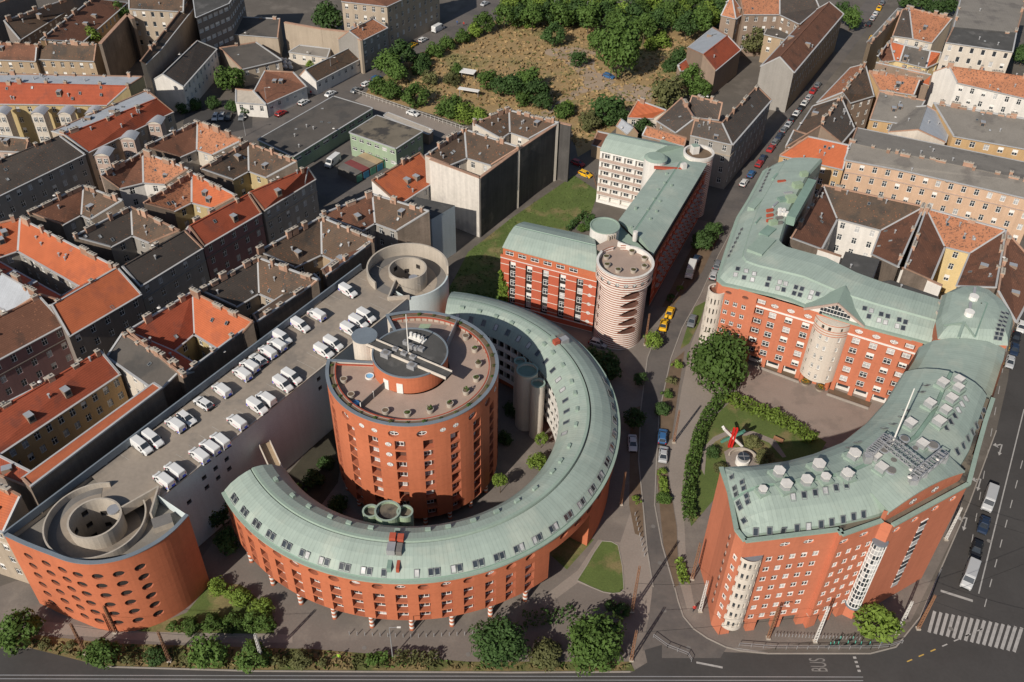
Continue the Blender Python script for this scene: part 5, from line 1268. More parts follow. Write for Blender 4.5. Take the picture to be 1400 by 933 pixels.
house('courtyard_house', 'long house with a big orange red roof above yellow galleries', 'house',
      [[(138, 480, 'r'), (-30, 577, 'r'), (-30, 640, 'e'), (164, 511, 'e')]], M_T_RED, M_PL['ochre'], e=14.5, r=18.5, mirror=True, chim=9, sky=5, seed=19, wx=2.3, ww=1.1)
house('side_wing', 'narrow wing with a strip of orange tiles behind a sooty fire wall along the garage', 'house',
      [[(222, 531, 20), (42, 667, 20), (30, 655, 18.3), (211, 524, 18.3)]], M_T_OR, M_FIRE, e=18.3, r=20, chim=0, sky=0, win=False, seed=20)
house('side_wing', 'dark red roofed wing closing the court of yellow galleries', 'house',
      [[(52, 650, 16.5), (40, 668, 16.5), (-30, 640, 13.5), (-30, 608, 13.5)]], M_T_RED, M_PL['dark'], e=13.5, r=16.5, chim=2, sky=0, win=False, seed=21)
house('corner_house', 'house with a bright orange roof at the left edge behind the near ramp', 'house',
      [[(-20, 652, 18), (29, 678, 18), (6, 727, 14.5), (-40, 712, 14.5)]], M_T_OR, M_PL['beige'], e=14.5, r=18, chim=3, sky=3, seed=22, trim=M_PL['cream'])
house('side_wing', 'narrow dark fire wall strip of a house beside the garage parapet', 'house',
      [[(348, 441, 16.5), (252, 512, 16.5), (262, 520, 14), (352, 452, 14)]], M_T_DRK, M_FIRE, e=14, r=16.5, chim=3, sky=0, win=False, seed=23)
house('side_wing', 'lean-to of dark tiles behind the garage parapet, left of the far ramp', 'house',
      [[(438, 383, 16.8), (352, 441, 16.8), (346, 431, 14.2), (430, 375, 14.2)]], M_T_OLD, M_FIRE, e=14.2, r=16.8, chim=4, sky=0, win=False, seed=101)
house('side_wing', 'short lean-to of brown tiles against the garage parapet nearest the far ramp', 'house',
      [[(508, 333, 16.8), (446, 378, 16.8), (440, 369, 14.2), (500, 326, 14.2)]], M_T_BRN, M_FIRE, e=14.2, r=16.8, chim=3, sky=0, win=False, seed=102)
house('grey_block', 'plain grey rendered block with a dark flat roof just behind the far ramp', 'building',
      [[(566, 269, 14), (622, 281, 14), (590, 300, 14), (545, 287, 14)]], M_BITU, M_GREYWALL, e=14, r=14, chim=0, sky=1, win=False, seed=24, gut=False)
house('townhouse', 'white house with a vivid orange hipped roof and two grey dormers', 'house',
      [[(574, 209, 'r'), (508, 247, 'r'), (545, 280, 'e'), (602, 243, 'e')]], M_T_OR, M_PL['white'], e=10, r=14.5, mirror=False, chim=3, sky=2, seed=25, wx=3.2)

# ---- dark block in the middle
house('tenement', 'tall sooty tenement with a brown roof and pale rendered end wall, beside the lawn', 'apartment house',
      [[(635, 177, 'r'), (581, 213, 'r'), (614, 226, 'e'), (638, 216, 'e')], [(635, 177, 'r'), (638, 216, 'e'), (672, 226, 'e'), (711, 202, 'r')]], M_T_OLD, M_PL['cream'], e=15.5, r=18.3, chim=12, sky=9, seed=26)
house('tenement', 'tall sooty tenement with a brown roof at the edge of the waste ground', 'apartment house',
      [[(696, 151, 'r'), (646, 169, 'r'), (684, 190, 'e'), (697, 181, 'e')], [(696, 151, 'r'), (697, 181, 'e'), (724, 190, 'e'), (764, 168, 'r')]], M_T_OLD, M_PL['cream'], e=15.5, r=18, chim=12, sky=8, seed=27)
def firewall(label, pts, h, m, th=.6, name='fire_wall'):
    b = MB(); zc = [P(x, y, h) for x, y in pts]
    for p, q in zip(zc, zc[1:]):
        d = (q - p).normalized(); n = Vector((-d.y, d.x, 0)) * th / 2
        b.prism([(p - n), (q - n), (q + n), (p + n)], 0, h, m)
        b.bar(p + Vector((0, 0, .1)), q + Vector((0, 0, .1)), th + .2, M_CHIM, .2)
    return single(b, name, label, 'wall')
firewall('soot blackened fire wall of the nearer sooty tenement, facing the lawn', [(656, 243.5), (711, 203)], 17.5, M_SOOT)
firewall('soot blackened fire wall of the farther sooty tenement, facing the lawn', [(711, 203), (764, 168), (781, 172)], 17.4, M_SOOT)
firewall('pale rendered fire wall with dark rain streaks, beside the white house with dormers', [(588, 218), (656, 243.5)], 17.5, M_TALL)

# ---- upper left
house('apartment_wing', 'modern apartment wing with a long red roof and a row of pale round headed bays', 'apartment house',
      [[(176, 118, 'r'), (-20, 113, 'r'), (-20, 142, 'e'), (147, 144, 'e')], [(176, 118, 'r'), (196, 105, 'r'), (-20, 101, 'r'), (-20, 113, 'r')]], M_T_RED, M_PL['yellow'], e=12.5, r=17, chim=14, sky=16, seed=30, roofmats=[M_T_RED, M_ZINC], style='x', wx=3.2)
house('apartment_wing', 'modern apartment wing with a red roof and greyish bays, running down to the old roofs', 'apartment house',
      [[(215, 135, 'r'), (88, 185, 'r'), (120, 209, 'e'), (237, 153, 'e')], [(215, 135, 'r'), (201, 124, 'r'), (70, 180, 'r'), (88, 185, 'r')]], M_T_RED, M_PL['beige'], e=12.5, r=17, chim=9, sky=9, seed=31, roofmats=[M_T_RED, M_ZINC])
def baytower(label, x, y, w, group):
    T = thing('bay_tower', label, 'bay', P(x, y, 0), group); p = P(x, y, 13); b = MB(); n = 10; q = []
    hgt = 12.6; w *= .74
    b.box(p, w, 3.2, 0, hgt, M_PL['cream'] if 'pale' in label else M_PL['pink'], 0); b.build('wall', T)
    r = MB(); rows = []
    for k in range(n + 1):
        t = k / n; x_ = (t - .5) * (w + .6); z = hgt + .1 + .8 * math.sin(math.pi * t); rows.append([(p.x + x_, p.y - 1.8, z), (p.x + x_, p.y + 2.5, z)])
    sheet(r, rows, M_ZINC); r.poly([(a[0][0], a[0][1] + .2, a[0][2]) for a in rows], M_PL['cream']); r.build('roof', T)
    for k in range(2):
        for z in (11.2, 8.2, 5.2):
            addwin(T, Vector((p.x + (k - .5) * w * .45, p.y - 1.66, z)), Vector((0, -1, 0)), 'x', 1.0, 1.5)
    finish(T)
for i, x in enumerate((2, 53, 90, 127)): baytower(('leftmost', 'second', 'third', 'rightmost')[i] + ' pale arched bay on the long red roofed apartment wing', x, 152, 4.6, 'pale arched bays')
for i, (x, y) in enumerate(((141, 208), (176, 186), (212, 165))): baytower(('nearest', 'middle', 'farthest')[i] + ' greyish arched bay on the apartment wing running down to the old roofs', x, y, 5.0, 'greyish arched bays')
house('street_house', 'house with a near black roof patched in brown, at the left edge below the apartments', 'house',
      [[(82, 186, 'r'), (-30, 232, 'r'), (-30, 282, 'e'), (116, 211, 'e')]], M_T_DRK, M_PL['grey'], mirror=True, chim=4, sky=3, seed=32)
house('house', 'low brownish roof squeezed beneath the apartments at the left edge', 'house',
      [[(40, 190, 15), (-30, 183, 15), (-30, 205, 12), (36, 208, 12)]], M_T_OLD, M_PL['pink'], e=12, r=15, chim=2, sky=1, seed=33)
house('row_house', 'beige row house with a pinkish brown roof at the left edge behind the apartments', 'house',
      [[(51, 62, 'r'), (-25, 57, 'r'), (-25, 81, 'e'), (49, 84, 'e')]], M_T_BRN, M_PL['sand'], e=9, r=12.5, chim=7, sky=2, seed=34, mirror=True)
house('row_house', 'beige row house with a dark brown roof, right of the pinkish brown roofed one', 'house',
      [[(132, 61, 'r'), (53, 58, 'r'), (51, 81, 'e'), (129, 84, 'e')]], M_T_BRN, M_PL['sand'], e=9, r=12.5, chim=8, sky=2, seed=35, mirror=True, roofmats=[M_T_OLD])
house('long_house', 'long brown roofed house running to the top left corner', 'house',
      [[(98, -3, 'r'), (5, 29, 'r'), (27, 55, 'e'), (120, -3, 'e')]], M_T_BRN, M_PL['dark'], e=10, r=14, chim=7, sky=4, seed=36, roofmats=[M_T_OLD])
house('long_house', 'long brown roofed house with a white spherical vent, second from the top left corner', 'house',
      [[(127, -2, 'r'), (55, 55, 'r'), (112, 58, 'e'), (174, 4, 'e')]], M_T_BRN, M_PL['ochre'], e=10, r=14, chim=8, sky=4, seed=37, roofmats=[M_T_BRN])
house('long_house', 'red brown roofed house in the very top left corner', 'house',
      [[(45, -12, 'r'), (-20, 12, 'r'), (-20, 36, 'e'), (38, -2, 'e')]], M_T_BRN, M_PL['dark'], e=10, r=14, chim=5, sky=1, seed=38)
house('tall_house', 'tall beige house with a brown roof and a large dark fire wall, top left', 'house',
      [[(252, -8, 'r'), (176, -10, 'r'), (176, 12, 'e'), (251, 16, 'e')]], M_T_OLD, M_PL['beige'], e=17, r=20, chim=2, sky=2, seed=39, mirror=True, style='')
firewall('soot dark blank wall in front of the tall beige house, top left', [(137, 60), (174, 20), (182, 26)], 15, M_FIRE, 1.0)
house('narrow_house', 'narrow beige house with a tall stained side wall, top left', 'house',
      [[(262, -6, 17), (192, 84, 17), (199, 88, 15.6), (218, 70, 15.6), (272, 2, 15.6)]], M_T_OLD, M_PL['beige'], e=15.6, r=17, chim=5, sky=0, seed=40, win=False)
house('gabled_house', 'black roofed gabled house with a white walled flank, top left', 'house',
      [[(270, 56, 'r'), (222, 102, 'r'), (250, 119, 'e'), (296, 67, 'e')]], M_T_DRK, M_PL['white'], e=8.5, r=12, chim=0, sky=1, seed=41, mirror=True, roofmats=[M_T_DRK, M_T_BRN])
house('office_block', 'dark glazed office block with white window bands at the top edge', 'office',
      [[(262, -20, 19), (330, -22, 19), (312, 5, 19), (268, 24, 19)]], M_BITU, M_PL['dark'], e=19, r=19, chim=0, sky=2, seed=42, wx=2.2, ww=1.8, wh=1.3, style='c')
house('workshop', 'low workshop with a grey felt roof and a beige brick front, upper left', 'house',
      [[(292, 22, 9), (383, 26, 9), (380, 52, 8), (293, 45, 8)]], M_ROOFFLAT, M_PL['beige'], e=8, r=9, chim=4, sky=1, seed=43, win=False)
house('workshop', 'low brown roofed shed beside the black roofed gabled house', 'house',
      [[(300, 66, 7), (350, 58, 7), (385, 82, 6), (330, 95, 6)]], M_ROOFFLAT, M_PL['beige'], e=6, r=7, chim=1, sky=1, seed=44)
# ---- upper middle, along the street
house('brick_house', 'house with a tan brick fire wall and a small orange roof by the upper street', 'house',
      [[(510, 26, 'r'), (477, 43, 'r'), (494, 56, 'e'), (530, 38, 'e')]], M_T_MIX, M_PL['grey'], e=11, r=14, chim=3, sky=2, seed=45, mirror=True)
firewall('long tan brick wall with pale patches, facing the low sheds of the upper street', [(389, 31), (440, 40), (477, 44), (494, 56)], 11.5, M_PL['beige'], .8)
house('corner_tenement', 'large grey four storey tenement at the top edge by the upper street', 'apartment house',
      [[(590, -45, 'r'), (467, -22, 'r'), (467, 2, 'e'), (529, 9, 'e'), (600, -24, 'e')]], M_T_BRN, M_PL['beige'], e=16, r=19, chim=5, sky=2, seed=46, wallmats=None)
house('shed', 'small shed with a pale grey sheet roof behind the white bags', 'shed',
      [[(410, 62, 5), (452, 67, 5), (448, 79, 4), (395, 71, 4)]], M_T_GRY, M_PL['cream'], e=4, r=5, chim=0, sky=0, seed=47)
house('cottage', 'low white cottage with a long brown roof right on the upper street', 'house',
      [[(478, 66, 'r'), (417, 96, 'r'), (432, 112, 'e'), (494, 80, 'e')]], M_T_OLD, M_PL['white'], e=4.5, r=8, chim=0, sky=0, seed=48, mirror=True, wh=1.3)
house('cottage', 'low white cottage with a patchy rust brown roof on the upper street', 'house',
      [[(401, 99, 'r'), (362, 97, 'r'), (347, 125, 'e'), (365, 142, 'e'), (419, 118, 'e')]], M_T_MIX, M_PL['white'], e=4.5, r=7, chim=0, sky=0, seed=49, roofmats=[M_T_BRN], wh=1.3)
house('cottage', 'low building with a pale sheet roof left of the rust brown cottage', 'house',
      [[(346, 124, 6), (322, 122, 6), (322, 140, 4.5), (364, 143, 4.5)]], M_CONC, M_PL['white'], e=4.5, r=6, chim=0, sky=0, seed=50)
house('garage_row', 'long low garage building with a dark flat felt roof beside the upper street', 'garage',
      [[(353, 191, 5.2), (456, 132, 5.2), (509, 148, 5.2), (401, 214, 5.2)]], M_ROOFFLAT, M_PL['green'], e=5.2, r=5.2, chim=1, sky=8, seed=51, wx=3.6, ww=2.6, wh=1.2)
house('pavilion', 'pale green two storey pavilion with a sandy blotched flat roof', 'building',
      [[(478, 181, 7.5), (515, 158, 7.5), (577.5, 179.5, 7.5), (541, 203, 7.5)]], M_ROOFSAND, M_PL['green'], e=7.5, r=7.5, chim=0, sky=0, seed=52, wx=2.4, ww=1.7, wh=1.1)
house('shed', 'long narrow shed with a striped felt roof behind the green pavilion', 'shed',
      [[(525, 158, 3.5), (530, 154, 3.5), (592, 178, 3.5), (586, 184, 3.5)]], M_CONC, M_PL['brown'], e=3.5, r=3.5, chim=0, sky=0, seed=53, win=False)
# ---- top right
house('chapel', 'brick hall with one zinc slope and one red slope beside the waste ground', 'building',
      [[(995, 49, 'r'), (961, 75.5, 'r'), (978, 97, 'e'), (1013, 68, 'e')], [(961, 75.5, 'r'), (995, 49, 'r'), (975, 38, 'e'), (940, 66, 'e')]], M_T_RED, M_PL['brown'], e=9, r=13, chim=0, sky=2, seed=60, roofmats=[M_T_RED, M_ZINC], win=False)
house('shed', 'small red roofed lean-to at the foot of the brick hall', 'shed',
      [[(938, 81, 5), (948, 93, 4), (930, 98, 4), (926, 90, 5)]], M_T_RED, M_PL['brown'], e=4, r=5, chim=0, sky=0, seed=61, win=False)
house('school_wing', 'large brick school wing with arched windows and a dark slate roof at the top edge', 'school',
      [[(1066, -12, 'r'), (1010, -10, 'r'), (1016, 20, 'e'), (1066, 20, 'e')], [(1066, -12, 'r'), (1066, 20, 'e'), (1093, 33, 'e'), (1120, 10, 'e'), (1110, -14, 'r')]], M_T_GRY, M_PL['brown'], e=15, r=19, chim=2, sky=1, seed=62, roofmats=[M_T_MIX, M_T_DRK])
house('school_tower', 'brick stair tower with an orange pyramid roof at the left end of the school', 'tower',
      [[(1000, -8, 20), (986, 21, 14), (1006, 26, 14)], [(1000, -8, 20), (1006, 26, 14), (1017, 18, 14)], [(1000, -8, 20), (1017, 18, 14), (998, 14, 14), (986, 21, 14)]], M_T_MIX, M_PL['brown'], e=14, r=20, chim=0, sky=0, seed=63)
house('school_street_wing', 'long school wing with a smooth brown roof and a pale gable, along the far street', 'school',
      [[(1134, 3, 'r'), (1066, 78.5, 'r'), (1085, 99.5, 'e'), (1153, 19, 'e')]], M_T_BRN, M_PL['dark'], e=13.5, r=17.5, chim=0, sky=4, seed=64, mirror=True, wallmats=[M_PL['grey'], M_PL['sand'], M_PL['sand'], M_PL['sand']])
house('school_annexe', 'low brick annexe with a flat grey roof between the school wings', 'school',
      [[(1050, 37, 10), (1096, 45, 10), (1078, 55, 10), (1045, 47, 10)]], M_ROOFFLAT, M_PL['sand'], e=10, r=10, chim=0, sky=0, seed=65)
house('street_corner_house', 'dark roofed corner tenement with sooty carved fronts at the far street', 'apartment house',
      [[(987, 168, 'r'), (950, 162, 'r'), (944, 185, 'e'), (1001, 198, 'e')], [(987, 168, 'r'), (1001, 198, 'e'), (1054, 137, 'e'), (1035, 118, 'r')]], M_T_DRK, M_PL['grey'], e=14, r=17.5, chim=7, sky=6, seed=66, trim=M_PL['beige'])
house('tenement_wing', 'dark roofed wing of a tenement behind the white galleried wing', 'house',
      [[(988, 141, 'r'), (946, 131, 'r'), (941, 147, 'e'), (952, 161, 'e'), (983, 164, 'e')]], M_T_DRK, M_PL['brown'], e=12, r=15, chim=4, sky=3, seed=67)
house('tenement_wing', 'dark roofed house with a broken orange ridge left of the corner tenement', 'house',
      [[(950, 163, 'r'), (932, 134, 'r'), (898, 165, 'e'), (925, 182, 'e')]], M_T_DRK, M_PL['brown'], e=11, r=14, chim=3, sky=2, seed=68)
house('tenement_wing', 'low wing with a strip of patchy orange and brown tiles behind the green barrel roof', 'house',
      [[(884, 173, 12), (939, 189, 12), (936, 200, 10), (878, 185, 10)]], M_T_MIX, M_PL['brown'], e=10, r=12, chim=0, sky=0, seed=69, win=False)
house('cottage', 'little house with an orange roof among trees behind the white galleried wing', 'house',
      [[(872, 137, 8), (911, 151, 8), (893, 162, 5), (858, 161, 5)]], M_T_OR, M_PL['cream'], e=5, r=8, chim=1, sky=1, seed=70, mirror=False)
house('shed', 'small house with a zinc slope and a dark slope beside the white galleried wing', 'shed',
      [[(849, 163, 7), (866, 175, 7), (858, 184, 5), (843, 172, 5)]], M_ZINC, M_PL['sand'], e=5, r=7, chim=0, sky=0, seed=71, win=False, mirror=True, roofmats=[M_ZINC, M_T_DRK])
house('shed', 'brown roofed shed at the left end of the white galleried wing', 'shed',
      [[(817, 180, 5.5), (835, 184, 5.5), (826, 203, 4), (809, 198, 4)]], M_T_BRN, M_PL['sand'], e=4, r=5.5, chim=0, sky=0, seed=72, win=False)

# ---- right block
house('hip_house', 'house with a vivid orange hipped roof and an ochre front behind the courtyard block', 'house',
      [[(1105, 187, 'r'), (1161, 199, 'r'), (1153, 232, 'e'), (1066, 212.5, 'e')]], M_T_OR, M_PL['ochre'], e=13, r=17, chim=0, sky=6, seed=80)
house('long_tenement', 'very long tenement with a grey slate roof and a peach coloured front', 'apartment house',
      [[(1163, 196, 'r'), (1154, 218, 'e'), (1225, 231, 'e'), (1347, 258, 'e'), (1420, 275, 'e'), (1420, 250, 'r')], [(1163, 196, 'r'), (1420, 250, 'r'), (1420, 226, 'e'), (1171, 175, 'e')]], M_T_GRY, M_PL['peach'], e=15, r=16.6, chim=14, sky=8, seed=81, wx=2.7, trim=M_PL['pink'])
house('yellow_house', 'ochre house with a grey slate roof behind the long peach tenement', 'house',
      [[(1202, 125, 16), (1265, 138, 16), (1247, 171, 13.5), (1189, 163, 13.5)]], M_T_GRY, M_PL['ochre'], e=13.5, r=16, chim=3, sky=3, seed=82)
house('zinc_house', 'house with a dark corrugated slope and a light zinc slope beyond the peach tenement', 'house',
      [[(1267, 145, 'r'), (1255, 178, 'r'), (1215, 181, 'e'), (1231, 148, 'e')], [(1267, 145, 'r'), (1302, 164, 'e'), (1292, 195, 'e'), (1255, 178, 'r')]], M_ZINC, M_PL['cream'], e=13, r=16.5, chim=0, sky=4, seed=83, roofmats=[M_T_GRY, M_ZINC])
house('slate_house', 'broad grey slate roofed house with an ochre front at the right edge', 'house',
      [[(1276, 141, 16.5), (1420, 166, 16.5), (1420, 207, 14), (1303, 186, 14)]], M_T_GRY, M_PL['ochre'], e=14, r=16.5, chim=12, sky=4, seed=84, wx=3.4, ww=1.4)
house('tile_house', 'house with a mottled orange tile roof below the white tower house, right edge', 'house',
      [[(1297, 91, 'r'), (1420, 108, 'r'), (1420, 139, 'e'), (1308, 113, 'e')]], M_T_MIX, M_PL['white'], e=14, r=17.5, chim=7, sky=5, seed=85, mirror=True)
house('cream_tower_house', 'tall cream house with a flat grey roof, highest at the upper right', 'apartment house',
      [[(1303, 38, 21), (1390, 46, 21), (1385, 71, 20), (1293, 58, 20)], [(1303, 38, 21), (1315, -10, 21), (1405, -8, 21), (1390, 46, 21)]], M_ROOFFLAT, M_PL['cream'], e=20, r=21, chim=8, sky=4, seed=86, roofmats=[M_BITU, M_T_GRY], wx=3.0, style='')
house('tile_house', 'house with a mottled orange roof hard against the tall cream house', 'house',
      [[(1243, 11, 'r'), (1302, 26, 'r'), (1275, 59, 'e'), (1248, 53, 'e')], [(1243, 11, 'r'), (1248, 53, 'e'), (1220, 49, 'e'), (1233, 14, 'r')]], M_T_MIX, M_PL['cream'], e=13, r=17, chim=7, sky=3, seed=87, roofmats=[M_T_MIX, M_T_DRK])
house('street_house', 'grey roofed street house near the top of the far street', 'house',
      [[(1236, 13, 'r'), (1191, 60, 'r'), (1186, 58, 'e'), (1228, 12, 'e')]], M_T_GRY, M_PL['sand'], e=13, r=16, chim=5, sky=0, seed=88)
house('orange_court_house', 'courtyard house with bright orange, dark felt and red slopes', 'house',
      [[(1216, 56, 'r'), (1237, 62, 'r'), (1230, 84, 'e'), (1223, 83, 'e')], [(1237, 62, 'r'), (1272, 70, 'r'), (1266, 93, 'e'), (1230, 84, 'e')], [(1272, 70, 'r'), (1286, 72, 'r'), (1283, 85, 'e'), (1266, 93, 'e')], [(1216, 56, 'r'), (1223, 83, 'e'), (1205, 85, 'e'), (1200, 77, 'r')]], M_T_OR, M_PL['lemon'], e=13, r=16.5, chim=4, sky=3, seed=89, roofmats=[M_T_OR, M_ROOFFLAT, M_T_OR, M_T_BRN])
house('side_wing', 'strip of vivid orange roof between the courtyard house and the mottled orange roof', 'house',
      [[(1198, 86, 16.5), (1273, 103, 16.5), (1270, 117, 13.5), (1258, 113, 13.5), (1255, 107, 13.5), (1197, 96, 13.5)]], M_T_OR, M_PL['brown'], e=13.5, r=16.5, chim=6, sky=3, seed=90, win=False)
house('tile_house', 'house with a mottled orange roof split by a low brick wall', 'house',
      [[(1188, 97, 'r'), (1259, 107, 'r'), (1250, 130, 'e'), (1202, 123, 'e')]], M_T_MIX, M_PL['ochre'], e=13, r=16.5, chim=5, sky=5, seed=91)
house('street_house', 'brown street house with orange dormer roofs on the far street', 'house',
      [[(1183, 88, 'r'), (1152, 127, 'r'), (1117, 141, 'e'), (1163, 93, 'e')], [(1183, 88, 'r'), (1195, 131, 'e'), (1162, 141, 'e'), (1152, 127, 'r')]], M_T_BRN, M_PL['brown'], e=13, r=17, chim=8, sky=4, seed=92, roofmats=[M_T_MIX, M_T_OLD])
house('street_house', 'dark brown street house with a crowded chimney ridge on the far street', 'house',
      [[(1150, 133, 'r'), (1122, 173, 'r'), (1075, 202, 'e'), (1112, 145, 'e')], [(1150, 133, 'r'), (1168, 175, 'e'), (1150, 196, 'e'), (1122, 173, 'r')]], M_T_OLD, M_PL['brown'], e=13, r=17, chim=10, sky=6, seed=93, roofmats=[M_T_OLD, M_T_DRK])
house('street_house', 'low dark house at the corner below the crowded chimney ridge', 'house',
      [[(1104, 184, 15), (1085, 178, 15), (1074, 200, 13), (1083, 203, 13)]], M_T_DRK, M_PL['brown'], e=13, r=15, chim=0, sky=1, seed=94, win=False)
house('courtyard_house', 'brown roofed courtyard house with white court walls behind the gabled centre bay', 'house',
      [[(1125, 253, 'r'), (1081, 326, 'r'), (1122, 341, 'e'), (1144, 299, 'e')], [(1125, 253, 'r'), (1144, 299, 'e'), (1205, 315, 'e'), (1264, 283, 'r')], [(1264, 283, 'r'), (1205, 315, 'e'), (1192, 349, 'e'), (1228, 366, 'r')]], M_T_BRN, M_PL['white'], e=12.5, r=16.5, chim=8, sky=12, seed=95, roofmats=[M_T_BRN, M_T_OLD, M_T_BRN])
house('courtyard_house', 'courtyard house with lemon yellow court walls and mottled brown roofs', 'house',
      [[(1266, 285, 'r'), (1376, 315, 'r'), (1327, 346, 'e'), (1291, 337, 'e')], [(1266, 285, 'r'), (1291, 337, 'e'), (1272, 383, 'e'), (1236, 367, 'r')], [(1376, 315, 'r'), (1362, 394, 'r'), (1308, 392, 'e'), (1327, 346, 'e')]], M_T_MIX, M_PL['lemon'], e=12.5, r=16.5, chim=9, sky=12, seed=96, roofmats=[M_T_MIX, M_T_BRN, M_T_BRN])
house('street_house', 'brown roofed house at the right edge beside the rounded copper roof', 'house',
      [[(1377, 318, 'r'), (1364, 398, 'r'), (1388, 441, 'e'), (1425, 372, 'e')]], M_T_BRN, M_PL['brown'], e=13, r=17, chim=3, sky=0, seed=97)
firewall('white rendered boundary wall behind the left half of the courtyard block', [(1080, 328), (1150, 351)], 12.5, M_PL['white'], .5, 'boundary_wall')
firewall('white rendered gable wall behind the right half of the courtyard block', [(1214, 365), (1230, 366), (1288, 391)], 12.5, M_PL['white'], .5, 'boundary_wall')
house('lift_house', 'white lift house with a dark flat roof behind the courtyard block', 'building',
      [[(1156, 344, 16.5), (1203, 355, 16.5), (1192, 381, 16.5), (1146, 368, 16.5)]], M_BITU, M_PL['white'], e=16.5, r=16.5, chim=0, sky=1, win=False, seed=98, gut=False)
house('flat_annexe', 'dark flat roofed annexe behind the left half of the courtyard block', 'building',
      [[(1066, 347, 14), (1130, 361, 14), (1124, 375, 14), (1060, 356, 14)]], M_BITU, M_PL['white'], e=14, r=14, chim=0, sky=1, win=False, seed=99, gut=False)
house('flat_annexe', 'dark flat roofed annexe with dishes behind the right half of the courtyard block', 'building',
      [[(1200, 386, 14), (1218, 383, 14), (1284, 406, 14), (1280, 424, 14), (1196, 402, 14)]], M_BITU, M_PL['white'], e=14, r=14, chim=0, sky=2, win=False, seed=100, gut=False)

# =====================================================================  ground, roads, lawns
def gsheet(name, px, m, z):
    b = MB(); q = ccwv([P(x, y, 0) + Vector((0, 0, z)) for x, y in px]); b.poly(q, m); return struct(b, name)
g = MB(); g.poly([(-900, -60, 0), (900, -60, 0), (900, 1200, 0), (-900, 1200, 0)], M_YARD); struct(g, 'ground')
gsheet('pavement', [(-120, 845), (20, 795), (270, 770), (330, 690), (420, 640), (600, 520), (700, 430), (880, 440), (950, 300), (1060, 320), (1310, 465), (1330, 600), (1310, 720), (1245, 850), (1040, 890), (900, 900), (870, 925), (-120, 925)], M_PAVE, .012)
gsheet('courtyard_paving', [(480, 760), (420, 660), (450, 610), (560, 520), (690, 450), (760, 500), (765, 600), (735, 660), (660, 720), (560, 745)], M_PAVE, .02)
gsheet('plaza', [(1020, 515), (1060, 480), (1240, 548), (1225, 590), (1160, 625), (1130, 612), (1060, 562), (1000, 552)], M_PLAZA, .024)
gsheet('boulevard', [(-150, 884), (60, 888), (140, 913), (350, 919), (700, 921), (862, 920), (885, 906), (880, 884), (905, 880), (960, 890), (1050, 895), (1190, 895), (1225, 886), (1258, 845), (1288, 775), (1325, 690), (1362, 590), (1378, 520), (1388, 440), (1410, 330), (1600, 330), (1700, 980), (-200, 980)], M_ASPH, .016)
gsheet('street', [(905, 882), (878, 890), (886, 850), (893, 800), (885, 755), (880, 700), (873, 630), (876, 560), (885, 490), (905, 440), (935, 385), (957, 330), (985, 275), (1040, 190), (1100, 105), (1185, 0), (1215, -40), (1250, -40), (1215, 0), (1150, 88), (1105, 145), (1050, 228), (1010, 297), (982, 350), (957, 405), (932, 450), (917, 491), (901, 566), (897, 640), (895, 691), (905, 745), (923, 804), (928, 822), (935, 843), (949, 860), (968, 873), (993, 886), (985, 900), (905, 900)], M_ASPH2, .020)
gsheet('upper_street', [(310, 190), (310, 175), (365, 156), (434, 120), (497, 84), (560, 52), (600, 33), (660, -5), (740, -5), (690, 20), (650, 40), (565, 77), (510, 115), (485, 136), (350, 190), (310, 215)], M_ASPH2, .018)
gsheet('side_road', [(680, 22), (800, 34), (1010, 40), (1010, 10), (690, 0)], M_ASPH, .019)
gsheet('yard', [(480, 138), (520, 150), (620, 172), (610, 190), (500, 300), (430, 260), (405, 214), (509, 148)], M_ASPH2, .014)
gsheet('lane', [(485, 138), (500, 128), (640, 180), (605, 190)], M_PAVEL, .022)
gsheet('waste_ground', [(500, 128), (510, 110), (565, 78), (650, 41), (690, 22), (800, 34), (1000, 42), (985, 110), (940, 130), (860, 160), (815, 200), (790, 215), (780, 170), (700, 150), (640, 172)], M_DRY, .016)
gsheet('dirt_patch', [(745, 68), (782, 63), (815, 72), (812, 92), (822, 112), (800, 118), (790, 100), (770, 84), (745, 74)], M_DIRT, .03)
gsheet('dirt_path', [(815, 98), (842, 112), (828, 122), (795, 128), (770, 145), (745, 160), (738, 155), (765, 138), (795, 117)], M_DIRT, .034)
gsheet('dirt_patch', [(828, 120), (865, 114), (895, 122), (890, 140), (850, 138)], M_DIRT, .038)
gsheet('lawn', [(610, 402), (640, 345), (700, 298), (785, 240), (818, 262), (808, 292), (775, 318), (700, 352), (684, 412), (640, 410)], M_GRASS, .026)
gsheet('lawn', [(823, 740), (836, 741), (845, 746), (851, 775), (853, 806), (848, 811), (838, 812), (825, 810), (808, 803), (789, 794), (803, 772), (812, 756)], M_GRASS, .026)
gsheet('lawn', [(782, 732), (812, 738), (775, 779), (750, 757)], M_GRASS, .028)
gsheet('lawn', [(188, 863), (255, 838), (290, 795), (330, 800), (372, 835), (375, 866), (230, 869)], M_GRASS, .024)
gsheet('verge', [(-80, 868), (45, 868), (150, 880), (300, 884), (430, 888), (640, 905), (862, 905), (868, 918), (600, 918), (300, 917), (140, 911), (40, 886), (-80, 880)], M_VERGE, .030)
gsheet('path', [(60, 850), (190, 864), (400, 868), (400, 879), (230, 879), (60, 866)], M_PAVEL, .034)
gsheet('garden_lawn', [(955, 590), (1000, 548), (1060, 562), (1130, 605), (1105, 645), (1000, 655), (945, 720), (938, 690)], M_GRASS, .028)
gsheet('garden_path', [(958, 640), (962, 612), (975, 598), (993, 590), (1030, 590), (1060, 602), (1075, 625), (1070, 626), (1052, 606), (1028, 596), (994, 596), (978, 604), (966, 618), (963, 650)], M_PAVEL, .036)
